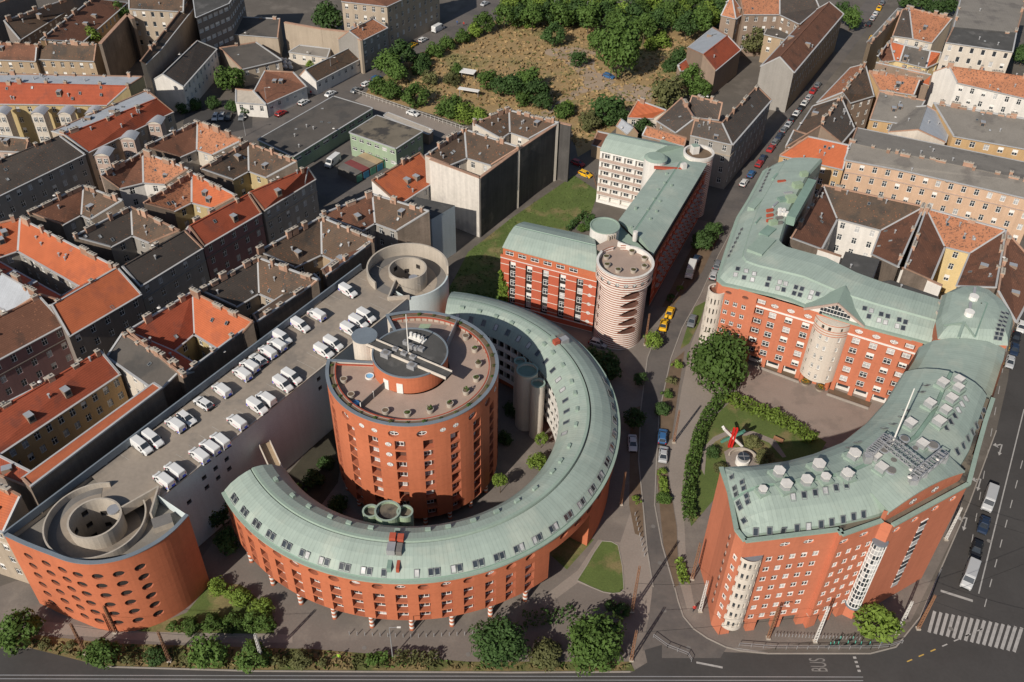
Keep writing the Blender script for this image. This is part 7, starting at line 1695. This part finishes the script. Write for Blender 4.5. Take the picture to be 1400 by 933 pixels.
VANS = [(476, 398, 1, 'v'), (433, 430, -1, 'v'), (411, 445, 1, 'v'), (386, 462, 1, 'v'), (378.6, 471.5, -1, 'v'), (366, 481, -1, 'v'), (353, 491, -1, 'h'), (341, 500.5, -1, 'v'), (331, 511, -1, 'v'), (303, 533, -1, 'v'), (278, 550.5, -1, 'h'), (254.5, 571, 1, 'h'), (239.5, 580.5, -1, 'v'), (209.5, 600.5, 1, 'v'), (194, 610, 1, 'p'),
        (501, 432, 1, 'v'), (490.5, 440.5, 1, 'v'), (479, 451, 1, 'v'), (456, 470, 1, 'v'), (443, 480.5, 1, 'v'), (399, 515.5, 1, 'v'), (387, 525.5, 1, 'v'), (363.5, 545, -1, 'p'), (352, 556, 1, 'v'), (324, 577, -1, 'v'), (301, 602, -1, 'v'), (287, 611.5, -1, 'v'), (272.5, 622.5, -1, 'v'), (239, 643, -1, 'v'), (224, 656, -1, 'v')]
PLACES = ['beside the far ramp', 'first after the gap along the parapet, seen from the far ramp', 'second after the gap along the parapet', 'at the head of the long parapet row', 'second in the long parapet row', 'third in the long parapet row', 'fourth in the long parapet row', 'fifth in the long parapet row', 'last in the long parapet row', 'alone by the parapet, just after the long row', 'alone by the parapet, halfway along the roof', 'farther of a close pair by the parapet', 'nearer of a close pair by the parapet', 'right hand of the pair nearest the near ramp by the parapet', 'left hand of the pair nearest the near ramp by the parapet',
          'first of the trio nearest the round tower garden', 'middle of the trio nearest the round tower garden', 'last of the trio nearest the round tower garden', 'farther of the pair behind the cream stair tower', 'nearer of the pair behind the cream stair tower', 'farther of the pair above the blank court wall', 'nearer of the pair above the blank court wall', 'plain van at the roof edge, without stripes', 'beside the plain van at the roof edge', 'alone at the roof edge above the court wall', 'first of the trio at the roof edge', 'middle of the trio at the roof edge', 'last of the trio at the roof edge', 'farther of the pair at the roof edge near the near ramp', 'nearer of the pair at the roof edge near the near ramp']
_vr = random.Random(3)
for (x, y, d, k), pl in zip(VANS, PLACES):
    p = P(x, y, 17.0 + .75); p.z = 17.02
    kd, nm = ('hatch', 'parked_car') if k == 'h' else ('van', 'delivery_van')
    lab = ('white roof car, ' if k == 'h' else 'white roof van, ') + pl
    vehicle(kd, 'white', p, HV + (0 if d > 0 else math.pi) + _vr.uniform(-.04, .04), lab, nm, 'car' if k == 'h' else 'van', 'white vehicles parked on the garage roof', livery=(k == 'v'))
def street_car(kind, col, x, y, x2, y2, label, cat='car', z=0.02, group=None):
    p = P(x, y, .6); d = P(x2, y2, 0) - P(x, y, 0); vehicle(kind, col, (p.x, p.y, z), math.atan2(d.y, d.x), label, 'taxi' if cat == 'taxi' else ('van' if cat == 'van' else 'car'), cat, group)
street_car('sedan', 'white', 865, 606, 866, 625, 'white sedan parked on the left of the street beside the crescent')
street_car('hatch', 'blue', 906, 597, 908, 575, 'blue car parked ahead of a silver one on the right of the street'); street_car('sedan', 'silver', 907, 621, 909, 600, 'silver car parked behind the blue one on the right of the street')
street_car('hatch', 'silver', 818, 469, 835, 474, 'silver car at the foot of the striped tower'); street_car('sedan', 'yellow', 916, 427, 924, 405, 'lighter yellow taxi ahead on the street below the striped tower', 'taxi'); street_car('sedan', 'yellow', 907.5, 444, 912, 425, 'deep yellow taxi behind, on the street below the striped tower', 'taxi')
street_car('sedan', 'grey', 946, 439, 939, 460, 'dark grey car opposite the two yellow taxis'); street_car('bigvan', 'white', 944, 371, 937, 392, 'white delivery van on the street beside the red street front', 'van'); street_car('sedan', 'darkblue', 952, 355, 962, 335, 'dark car in shade just beyond the white delivery van')
street_car('hatch', 'silver', 976, 376, 985, 350, 'silver car parked beneath the cream round bay'); street_car('hatch', 'grey', 981, 362, 990, 340, 'grey car parked ahead of the silver one by the cream round bay')
cs = ['silver', 'grey', 'white', 'black', 'darkblue', 'silver', 'white', 'grey', 'red', 'black']
for i, (x, y) in enumerate(((1054, 203), (1060, 194), (1066, 186), (1072, 177), (1078, 170), (1084, 162), (1089, 155), (1095, 148), (1100, 141), (1106, 133), (1112, 124), (1118, 116))):
    c = cs[(i * 3 + 8) % 10]; street_car('hatch' if i % 2 else 'sedan', c, x, y, x + 6, y - 8, {'silver': 'silver', 'grey': 'grey', 'white': 'white', 'black': 'black', 'darkblue': 'dark blue', 'red': 'dark red'}[c] + ' car in the shaded line along the right kerb of the long street', group='cars in the shaded line, ' + c)
for i, (x, y, c) in enumerate(((1017, 250, 'white'), (1027, 238, 'blue'), (1038, 224, 'red'), (1043, 216, 'darkblue'))): street_car('hatch', c, x, y, x + 6, y - 9, ['white car nearest in the line beside the courtyard block end', 'blue car in the line beside the courtyard block end', 'red car in the line beside the courtyard block end', 'dark car farthest in the line beside the courtyard block end'][i])
street_car('sedan', 'yellow', 1192, 52, 1198, 40, 'yellow taxi driving on the far part of the long street', 'taxi'); street_car('sedan', 'yellow', 1202, 11, 1208, 0, 'yellow taxi parked at the far end of the long street', 'taxi')
for i, (x, y, c) in enumerate(((1188, 33, 'black'), (1193, 25, 'silver'), (1197, 19, 'white'), (1206, 4, 'grey'))): street_car('hatch', c, x, y, x + 5, y - 8, c + ' car parked by the street trees at the far end of the long street')
street_car('bigvan', 'silver', 1325, 788, 1317, 812, 'silver grey van waiting at the crossing on the boulevard', 'van'); street_car('sedan', 'black', 1335, 751, 1329, 772, 'black car behind the silver grey van on the boulevard'); street_car('sedan', 'darkblue', 1345, 718, 1339, 740, 'dark blue car third in the queue on the boulevard'); street_car('bigvan', 'silver', 1352, 684, 1346, 705, 'silver pickup like van last in the queue on the boulevard', 'van')
street_car('sedan', 'darkblue', 1387, 478, 1383, 500, 'blue car on the boulevard beside the corner rotunda'); street_car('sedan', 'silver', 1381, 495, 1377, 515, 'silver car ahead of the blue one beside the corner rotunda'); street_car('hatch', 'white', 1396, 447, 1392, 465, 'white car at the right edge beside the corner rotunda'); street_car('hatch', 'black', 1389, 462, 1386, 476, 'black car behind the blue one beside the corner rotunda')
for i, (k, c, x, y, l) in enumerate((('hatch', 'red', 384, 155, 'dark red car driving on the upper street'), ('hatch', 'white', 415, 140, 'white car following the dark red one on the upper street'), ('sedan', 'white', 452, 128, 'white sedan beside the long flat garage roof'), ('sedan', 'grey', 487, 123, 'grey car parked at the upper street lane corner'), ('hatch', 'white', 501, 115, 'white car parked ahead of the grey one at the lane corner'), ('hatch', 'blue', 514, 107, 'blue car half hidden by trees on the upper street'), ('hatch', 'yellow', 564, 61.5, 'small yellow car on the upper street'), ('hatch', 'white', 578, 54.5, 'white car ahead of the small yellow one on the upper street'), ('bigvan', 'white', 599, 40, 'white van on the upper street near the grey tenement'), ('sedan', 'silver', 663, 5, 'silver car at the very top of the upper street'))):
    street_car(k, c, x, y, x + 15, y - 8, l, 'van' if k == 'bigvan' else 'car')
street_car('sedan', 'white', 564.5, 155, 580, 160, 'white sedan parked by the fence of the waste ground'); street_car('hatch', 'yellow', 800, 238, 815, 244, 'yellow car in the lane behind the lawn'); street_car('hatch', 'red', 790, 223, 803, 228, 'red car in shade in the lane behind the lawn')
for i, (x, y, c) in enumerate(((294.5, 160, 'white'), (303.5, 159.5, 'silver'), (312.5, 160, 'black'), (331, 160, 'grey'))): street_car('hatch', c, x, y, x - 4, y + 8, c + ' car in the shaded parking court at the upper left')
street_car('bigvan', 'white', 455, 222, 445, 230, 'white box van in the yard by the coloured garages', 'van'); street_car('hatch', 'yellow', 751, 21, 765, 23, 'yellow car under the trees along the top edge'); street_car('hatch', 'white', 777, 23.5, 790, 25, 'white car under the trees along the top edge'); street_car('bigvan', 'silver', 801, 24, 815, 26, 'silver van under the trees along the top edge', 'van'); street_car('hatch', 'blue', 832, 104, 842, 107, 'blue car at the foot of the tallest tree')

# =====================================================================  street furniture and small things
def mast(bx, by, h, w, label, m, name='lattice_mast', ang=.5):
    p = P(bx, by, 0); v = MB()
    for a in range(4):
        q = Vector((math.cos(a * math.pi / 2 + ang), math.sin(a * math.pi / 2 + ang), 0)) * w; v.bar(p + q, p + q * .6 + Vector((0, 0, h)), .09, m)
    n = int(h / .8)
    for i in range(n):
        k = 1 - .4 * i / n; z = i * .8
        for a in range(4):
            q = Vector((math.cos(a * math.pi / 2 + ang), math.sin(a * math.pi / 2 + ang), 0)) * w * k; r = Vector((math.cos((a + 1) * math.pi / 2 + ang), math.sin((a + 1) * math.pi / 2 + ang), 0)) * w * k; v.bar(p + q + Vector((0, 0, z)), p + r + Vector((0, 0, z + .8)), .06, m)
    v.box(p, .7, .7, 0, .3, M_CONC); single(v, name, label, 'mast')
M_RUSTP = mat('rusted_steel', (.25, .13, .075), var=.3); M_WSTEEL = mat('white_lattice', (.6, .58, .55), var=.15)
mast(863, 903, 8.4, .3, 'rusty lattice mast at the bottom beside the street junction', M_RUSTP); mast(864, 836, 12.5, .3, 'tall rusty lattice mast beside the triangular lawn', M_RUSTP); mast(957, 836, 8.5, .3, 'white lattice mast on the footpath by the salmon end wall', M_WSTEEL); mast(946, 792, 10, .3, 'red and white lattice mast farther up the footpath', M_RUSTP); mast(1114, 878, 10, .3, 'white lattice mast in front of the arcade', M_WSTEEL); mast(1050, 873, 9, .28, 'orange rusty lattice mast left in front of the arcade', M_RUSTP)
mast(117, 894, 8.5, .28, 'rusty lattice mast at the bottom left by the dry grass', M_RUSTP); mast(232, 904, 8.5, .28, 'rusty lattice mast at the bottom by the dark rounded shrub', M_RUSTP); mast(158, 865, 7.5, .25, 'thin rusty mast against the round garage end', M_RUSTP); mast(360, 908, 8.5, .3, 'white lattice mast at the bottom below the shrub lawn', M_WSTEEL); mast(1255, 860, 9.5, .28, 'orange rusty mast at the corner crossing', M_RUSTP); mast(1226, 866, 9, .3, 'white lattice mast at the corner behind the yellow green tree', M_WSTEEL); mast(1293, 738, 9, .25, 'white mast on the pavement of the boulevard', M_WSTEEL); mast(849, 690, 9, .25, 'rusty mast in shade beside the crescent', M_RUSTP); mast(921, 605, 9, .25, 'red and white banded mast between street and footpath', M_RUSTP); mast(882, 472, 9, .25, 'rusty mast at the foot of the striped tower', M_RUSTP)
def lamp(bx, by, h, label, arm=1.2, az=0.0):
    T = thing('street_lamp', label, 'street lamp', P(bx, by, 0)); p = P(bx, by, 0); v = MB(); v.cyl(p, .11, 0, h, M_STEEL, 8, r2=.06); v.build('pole', T)
    v = MB(); q = p + Vector((math.cos(az) * arm, math.sin(az) * arm, h + .15)); v.bar(p + Vector((0, 0, h)), q, .07, M_STEEL); v.bar(q, q + Vector((math.cos(az) * .6, math.sin(az) * .6, .02)), .25, M_WHITE, .1); v.build('lamp_head', T)
lamp(455, 115, 9, 'tall street lamp in front of the long roofed cottage'); lamp(367, 155, 8.5, 'street lamp in front of the pale sheet roofed building'); lamp(545, 56, 9, 'street lamp beside the grey tenement on the upper street'); lamp(537, 899, 8.5, 'white lamp post at the bottom between the two clipped hedges'); lamp(757, 33, 9, 'tall lamp post under the tree row, left'); lamp(801, 35, 9, 'tall lamp post under the tree row, right'); lamp(1050, 870, 8.5, 'pale lamp post standing beside the orange rusty mast'); lamp(336, 186, 6, 'small lamp at the corner of the parking court', .6)
# railings round the junction
def rail(px, h, label, m=M_STEEL, step=1.6):
    v = MB(); Q = [P(x, y, 0) for x, y in px]
    for a, b in zip(Q, Q[1:]):
        n = max(1, int((b - a).length / step)); v.bar(a + Vector((0, 0, h)), b + Vector((0, 0, h)), .07, m); v.bar(a + Vector((0, 0, h * .45)), b + Vector((0, 0, h * .45)), .05, m)
        for i in range(n + 1): q = a.lerp(b, i / n); v.box(q, .07, .07, 0, h, m)
    single(v, 'railing', label, 'railing')
rail([(1010, 884), (1060, 888), (1190, 888), (1215, 886), (1233, 880)], 1.0, 'long grey pedestrian railing along the kerb below the arcade'); rail([(893, 872), (912, 886), (940, 897), (945, 905)], 1.0, 'curved grey railing at the traffic island of the junction'); rail([(1262, 838), (1277, 800), (1285, 783)], 1.0, 'white railing at the boulevard side of the corner')
rail([(486, 128), (640, 181)], 1.4, 'pale rail fence along the lane by the waste ground', M_PL['white']); rail([(810, 240), (816, 262)], 1.2, 'rail fence at the far end of the lawn', M_RUSTP)
for i in range(26): 
    v = MB(); v.cyl(P(1060 + i * 4.6, 870 + .2 * i, 0), .07, 0, .85, M_STEEL, 6); single(v, 'bollard', 'slim bollard in the row in front of the arcade', 'bollard', 'bollards in front of the arcade')
for i in range(17):
    v = MB(); v.cyl(P(478 + i * 10.5, 872 - abs(i - 8) * .5, 0), .08, 0, .95, M_STEEL, 6); single(v, 'bollard', 'slim bollard in the row on the forecourt below the crescent', 'bollard', 'bollards below the crescent')
for i in range(9):
    v = MB(); v.cyl(P(868 + i * 1.6, 705 + i * 7, 0), .08, 0, .95, M_STEEL, 6); single(v, 'bollard', 'slim bollard in the row along the left side of the street, beside the triangular lawn', 'bollard', 'bollards beside the triangular lawn')
hb = MB()
for x, y in ((908, 835), (498, 886), (941, 886), (893, 720), (906, 670), (902, 770), (1330, 640), (1300, 860), (1352, 740), (640, 895), (330, 890)):
    p = P(x, y, 0); hb.cyl(p, .4, .03, .036, M_CONCD, 14)
struct(hb, 'road_manhole_covers')
M_MINT = mat('mint_paint', (.12, .52, .40), var=.1)
for i, (x, y) in enumerate(((1132, 884), (1137, 883), (1143, 883), (1146, 876), (1156, 882), (1163, 876), (1166, 882), (1174, 883), (1186, 883))):
    T = thing('electric_scooter', 'rental scooter parked by the railing below the arcade', 'scooter', P(x, y, 0), 'rental scooters by the railing', rz=0); p = P(x, y, 0)
    v = MB(); v.bar(p + Vector((-.4, -.2, .12)), p + Vector((.4, .2, .12)), .22, M_BLACK, .07); v.build('deck', T); v = MB(); v.bar(p + Vector((.4, .2, .1)), p + Vector((.3, .15, 1.1)), .09, M_MINT); v.bar(p + Vector((.2, .35, 1.1)), p + Vector((.4, -.05, 1.1)), .06, M_BLACK); v.build('steering_column', T)
    for q in (-.45, .45):
        v = MB(); c = p + Vector((q, q * .5, .12)); n = 8; d = Vector((.89, .45, 0)); s = Vector((-.45, .89, 0)) * .04
        A = [c - s + d * .12 * math.cos(j * math.tau / n) + Vector((0, 0, .12 * math.sin(j * math.tau / n))) for j in range(n)]; v.hexa(A, [a + s * 2 for a in A], M_BLACK); v.build('wheel', T)
# traffic sign
T = thing('traffic_sign', 'blue and red round signs on a pole beside the yellow green tree', 'traffic sign', P(1201, 887, 0)); p = P(1201, 887, 0); v = MB(); v.cyl(p, .05, 0, 3.2, M_STEEL, 6); v.build('pole', T)
for z, mm in ((2.9, M_LRED), (2.2, PAINT['blue'])):
    v = MB(); c = p + Vector((0, -.08, z)); n = 14; v.poly([c + Vector((.33 * math.cos(j * math.tau / n), 0, .33 * math.sin(j * math.tau / n))) for j in range(n)], mm); v.build('sign_disc', T)
# overhead wires over the junction
for i, (a, b, l) in enumerate((((863, 903), (1114, 878), 'overhead wire from the bottom rusty mast to the white arcade mast'), ((957, 836), (864, 836), 'overhead wire across the street between lawn mast and footpath mast'), ((1255, 860), (1400, 905), 'overhead wire over the crossing from the orange rusty mast'), ((1226, 866), (1400, 800), 'overhead wire over the boulevard from the white corner mast'), ((1293, 738), (1420, 780), 'overhead wire over the boulevard from the white pavement mast'), ((117, 894), (232, 904), 'overhead wire between the two rusty masts at the bottom left'), ((232, 904), (360, 908), 'overhead wire ending at the white lattice mast at the bottom'))):
    v = MB(); A, B = P(*a, 0) + Vector((0, 0, 8)), P(*b, 0) + Vector((0, 0, 8)); n = 8; pr = None
    for j in range(n + 1):
        t = j / n; q = A.lerp(B, t) - Vector((0, 0, 1.6 * t * (1 - t))); 
        if pr is not None: v.bar(pr, q, .035, M_BLACK)
        pr = q
    single(v, 'overhead_wire', l, 'wire')
# sculpture of crossed beams and the kiosk
T = thing('sculpture', 'white, red and green crossed beam sculpture on the lawn', 'sculpture', P(1002, 606, 0))
def beam(a, b, m, nm):
    v = MB(); A, B = P(*a[:2], a[2]), P(*b[:2], b[2]); d = (B - A).normalized(); s = d.cross(Vector((0, 0, 1))).normalized() * .28
    for k in (-1, 1): v.bar(A + s * k, B + s * k, .34, m, .5)
    v.build('beam', T)
beam((989, 585, 6.3), (1014, 609, .4), M_WHITE, 'w'); beam((1006, 586, 6.4), (998, 611, .3), mat('sculpture_red', (.6, .02, .015), var=.05), 'r'); beam((987, 603.5, .4), (1017, 590, 6.0), mat('sculpture_green', (.07, .2, .15), var=.05), 'g')
T = thing('kiosk', 'round white kiosk with a grey glazed top, behind the salmon end wall', 'kiosk', P(1015, 633, 0)); p = P(1015, 631, .5); v = MB(); v.cyl(p, 1.35, 0, 1.3, M_WHITE, 24); v.build('base', T); v = MB(); v.cyl(p, 1.15, 1.3, 2.0, M_STEEL, 24, M_GLASS); v.build('drum', T); v = MB(); v.bar(p + Vector((-1.1, 0, 2.04 - p.z)), p + Vector((1.1, 0, 2.04 - p.z)), .08, M_STEEL); v.bar(p + Vector((0, -1.1, 2.05 - p.z)), p + Vector((0, 1.1, 2.05 - p.z)), .08, M_STEEL); v.build('roof_bar', T)
T = thing('garden_bench', 'dark bench on the garden path near the curved copper roof', 'bench', P(1063, 604, 0)); p = P(1063, 604, 0); v = MB(); v.box(p, 2.0, .5, .4, .48, M_RUSTP, -.6); v.build('seat', T); v = MB(); v.box(p + Vector((.15, .22, 0)), 2.0, .08, .5, .95, M_RUSTP, -.6); v.build('backrest', T)
for s in (-.7, .7): v = MB(); v.box(p + Vector((s * .8, -s * .55, 0)), .1, .45, 0, .4, M_BLACK, -.6); v.build('leg', T)
v = MB(); v.ring((P(1015, 631, 0).x, P(1015, 631, 0).y), 2.7, 2.95, 0, .9, M_CONC, 20, 150, 20); single(v, 'garden_wall', 'low curved wall around the round kiosk', 'wall')
# flower bowls of the plaza
for i, (x, y) in enumerate(((1101, 523), (1121, 531))):
    T = thing('flower_bowl', ('left' if i == 0 else 'right') + ' round concrete bowl of orange flowers before the centre bay', 'planter', P(x, y, 0)); p = P(x, y, .4); v = MB(); v.cyl(p, .8, 0, .7, M_CONC, 16, M_SOIL, r2=1.1); v.build('bowl', T); v = MB(); leafcloud(v, (p.x, p.y, .95), .9, 160, .16, mat('orange_flowers', (.4, .2, .03), var=.4, fine=.5), random.Random(i), .5, 8, -.2); leafcloud(v, (p.x, p.y, .8), .9, 160, .16, M_LEAF, random.Random(i + 5), .5, 8, -.2); v.build('flowers', T)
# terrace planters on the round tower and the striped tower
def planter(x, y, z, label, r=.62, h=.85, green='m', plant=1.0, group=None, zb=25.1):
    T = thing('planter', label, 'planter', (P(x, y, z).x, P(x, y, z).y, zb), group); p = P(x, y, z); v = MB(); v.cyl(p, r * .85, zb + .02, zb + h, M_CONC, 18, M_SOIL, r2=r); v.ring((p.x, p.y), r - .1, r + .03, zb + h, zb + h + .06, M_CONC, n=18); v.build('pot', T)
    if plant: v = MB(); leafcloud(v, (p.x, p.y, zb + h + .15 * plant), r * .85, 170, .17, LM[green], random.Random(int(x)), plant, 8, -.2); v.build('plant', T)
PT = ((470, 520, 'bare tub by the left corner of the round tower terrace', 0), (480, 541, 'second bare tub from the left corner of the round tower terrace', 0), (527, 563, 'bare tub at the front of the round tower terrace, right of the screen', 0), (557, 566, 'tub of low green at the front of the round tower terrace', .5), (588, 561, 'tub with a tall bush at the front right of the round tower terrace', 1.5), (615, 553, 'tub with a rounded dark bush at the right front of the round tower terrace', .9), (637, 536, 'tub with a spiky green bush at the right of the round tower terrace', 1.5), (651, 518, 'tub with a low spreading plant, right rim of the round tower terrace', .7), (654, 498, 'tub with a yellowish plant, right rim of the round tower terrace', 1.2), (649, 478, 'tub with a wide green plant, back right of the round tower terrace', .7), (637, 461, 'bare tub at the back of the round tower terrace', 0))
for i, (x, y, l, g_) in enumerate(PT): planter(x, y, 25.6, l, plant=g_, green='o' if i == 8 else 'm')
for i, (x, y) in enumerate(((829, 352), (830, 363), (845, 370), (866, 370.5), (881, 365), (881, 354), (864, 345))): planter(x, y, 19.7, ['tub at the left rim of the striped tower terrace', 'tub at the left front of the striped tower terrace', 'tub at the front of the striped tower terrace, left of centre', 'tub at the front of the striped tower terrace, right of centre', 'tub at the right front of the striped tower terrace', 'tub at the right rim of the striped tower terrace', 'tub at the back of the striped tower terrace'][i], r=.68, h=.75, green='o', plant=.3, zb=19.3)
for k in range(26):
    a = -178 + k * 11.2; p = pol(CB, 14.3, a); o = bpy.data.objects.new('terrace_plant', crownmesh(8, LM['o' if k % 3 else 'm'])); COL.objects.link(o); s = .35 + .25 * ((k * 7) % 5) / 5; o.location = (p.x, p.y, 26.0 + s * .3); o.scale = (s, s, s); tag(o, 'small tuft growing in the planter strip round the terrace rim', 'plant', 'tufts of the terrace planter strip')
for (x, y, m_, l) in ((554, 536, PAINT['yellow'], 'left yellow lounge chair on the round tower terrace'), (564, 536, PAINT['yellow'], 'right yellow lounge chair on the round tower terrace'), (569.5, 535, PAINT['blue'], 'blue lounge chair on the round tower terrace'), (577, 534, PAINT['red'], 'red lounge chair on the round tower terrace')):
    T = thing('lounge_chair', l, 'chair', (P(x, y, 25.1).x, P(x, y, 25.1).y, 25.1)); p = P(x, y, 25.1); v = MB(); v.box(p, .55, .6, 25.15, 25.45, m_, .2); v.build('seat', T); v = MB(); v.box(p + Vector((.05, .3, 0)), .55, .15, 25.45, 26.0, m_, .2); v.build('backrest', T)
T = thing('paddling_pool', 'blue paddling pool by the screen of the round tower terrace', 'pool', (P(485.5, 553, 25.1).x, P(485.5, 553, 25.1).y, 25.1)); v = MB(); p = P(485.5, 553, 25.1); v.ring((p.x, p.y), .6, .78, 25.12, 25.4, PAINT['blue'], n=20); v.build('rim', T); v = MB(); v.cyl(p, .6, 25.12, 25.25, mat('pool_water', (.2, .45, .7), rough=.1), 20); v.build('water', T)
T = thing('hot_tub', 'round white tub of pale water beside the orange drum', 'pool', (P(505.5, 516, 25.1).x, P(505.5, 516, 25.1).y, 25.1)); v = MB(); p = P(505.5, 516, 25.1); v.ring((p.x, p.y), .65, .8, 25.12, 25.5, M_WHITE, n=20); v.build('rim', T); v = MB(); v.cyl(p, .65, 25.12, 25.4, MATS['pool_water'], 20); v.build('water', T)
# coloured lock-up garages in the yard
v0, v1 = P(461, 228, 2.6), P(486, 240, 2.6); d = (v1 - v0); W_ = d.length; d.normalize()
deep = P(528, 214, 2.6) - P(502, 203, 2.6); dq = (P(510, 203, 2.6) - v0); ln = 17.0; dn = Vector((-d.y, d.x, 0))
for i, (c, l) in enumerate((((.13, .12, .11), 'grey'), ((.18, .05, .05), 'dark red'), ((.2, .17, .13), 'brown grey'), ((.36, .27, .17), 'beige'), ((.13, .2, .12), 'green'), ((.06, .14, .12), 'teal green'))):
    a = v0 + dn * (i * 2.7) ; T = thing('lockup_garage', l + ' roofed lock-up in the row of garages in the yard', 'garage', (a.x, a.y, 0), 'coloured lock-up garages'); b = MB(); q = [a + dn * .06, a + d * W_ + dn * .06, a + d * W_ + dn * 2.62, a + dn * 2.62]; b.prism(q, 0, 2.5, mat('lockup_' + l.replace(' ', '_'), c, var=.2)); b.build('wall', T)
    b = MB(); b.prism([p + (p - (a + d * W_ / 2 + dn * 1.3)).normalized() * .03 for p in q], 2.5, 2.62, mat('lockup_roof_' + l.replace(' ', '_'), tuple(x * 1.1 for x in c), var=.25)); b.build('roof', T); b = MB(); p_ = a + d * (W_ + .05) + dn * 1.3; b.box(p_, .08, 2.1, .1, 2.1, mat('lockup_door_' + ('blue' if i % 2 else 'green'), (.05, .2, .33) if i % 2 else (.1, .28, .2), var=.2), math.atan2(d.y, d.x)); b.build('door', T)
# white bags in the shed yard, shelters on the waste ground
for i in range(16):
    x, y = 372 + (i % 5) * 6 + _tr.uniform(-2, 2), 82 + (i // 5) * 5 + _tr.uniform(-1, 1); p = P(x, y, .6); v = MB(); v.ball((p.x, p.y, .55), .8, M_WHITE, 8, 5); single(v, 'bulk_bag', 'white bulk bag in the heap of the shed yard', 'bag', 'white bulk bags of the shed yard')
for (x, y, w_, d_, l) in ((640, 98, 5, 3.5, 'small shelter with a white flat roof on the waste ground'), (641, 123, 7, 1.8, 'long low shelter with a white roof on the waste ground')):
    T = thing('shelter', l, 'shelter', P(x, y, 0)); p = P(x, y, 2.2); v = MB(); v.box(p, w_, d_, 2.2, 2.35, M_WHITE, -.3); v.build('roof', T)
    for a in (-1, 1):
        for c in (-1, 1): v = MB(); v.cyl(p + Vector((a * w_ * .42, c * d_ * .35, 0)), .08, 0, 2.2, M_STEEL, 6); v.build('post', T)
# people
def person(x, y, top, legs, label, hgt=1.72):
    p = P(x, y, .8); s = hgt / 1.72; b = MB(); n = 8
    def loft(rings, m):
        R = [[(p.x + cx * s + rx * s * math.cos(j * math.tau / n), p.y + cy * s + ry * s * math.sin(j * math.tau / n), z * s) for j in range(n)] for cx, cy, z, rx, ry in rings]
        for A, B in zip(R, R[1:]):
            for j in range(n): b.poly([A[j], A[(j + 1) % n], B[(j + 1) % n], B[j]], m)
        b.poly(R[0][::-1], m); b.poly(R[-1], m)
    for sd in (-1, 1): loft([(sd * .1, .12 * sd, .03, .06, .12), (sd * .1, .08 * sd, .1, .05, .06), (sd * .1, .06 * sd, .45, .06, .07), (sd * .09, 0, .82, .09, .1)], legs)
    loft([(0, 0, .8, .17, .12), (0, 0, 1.05, .15, .1), (0, 0, 1.35, .21, .12), (0, 0, 1.43, .12, .09), (0, 0, 1.48, .055, .055)], top)
    for sd in (-1, 1): loft([(sd * .22, 0, 1.38, .055, .055), (sd * .27, -.03 * sd, 1.1, .045, .045), (sd * .27, -.1 * sd, .85, .035, .035), (sd * .27, -.12 * sd, .76, .03, .04)], top)
    SK = mat('skin', (.45, .28, .2), var=.05); loft([(0, 0, 1.46, .05, .05), (0, -.01, 1.55, .075, .09), (0, 0, 1.63, .08, .1), (0, 0, 1.7, .06, .075), (0, 0, 1.73, .02, .02)], SK)
    o = single(b, 'person', label, 'person'); return o
TP = {k: mat('cloth_' + k, c, var=.1) for k, c in dict(lime=(.35, .6, .05), red=(.5, .04, .03), dark=(.03, .03, .04), white=(.6, .6, .58), blue=(.06, .12, .3), jeans=(.05, .07, .13)).items()}
person(463, 898, TP['lime'], TP['dark'], 'person in a lime yellow top walking on the path at the bottom'); person(425, 127, TP['red'], TP['jeans'], 'person in a red top on the pavement before the rust brown cottage'); person(625, 31, TP['blue'], TP['jeans'], 'person in blue crossing at the top of the upper street'); person(634, 33, TP['red'], TP['dark'], 'person in red crossing at the top of the upper street'); person(487, 94, TP['dark'], TP['jeans'], 'person in dark clothes on the pavement by the long cottage'); person(1016, 551, TP['white'], TP['jeans'], 'person in white on the paved courtyard near the big round tree'); person(949, 832, TP['red'], TP['dark'], 'person in red on the footpath by the salmon end wall'); person(995, 862, TP['dark'], TP['jeans'], 'person in dark clothes walking past the cream round bay')
# garage sign: two rows of white lettering-like bars are too small to read in the photograph, built as raised white strokes
for o in list(bpy.data.objects):
    for k in ('_o', '_w'):
        if k in o: del o[k]
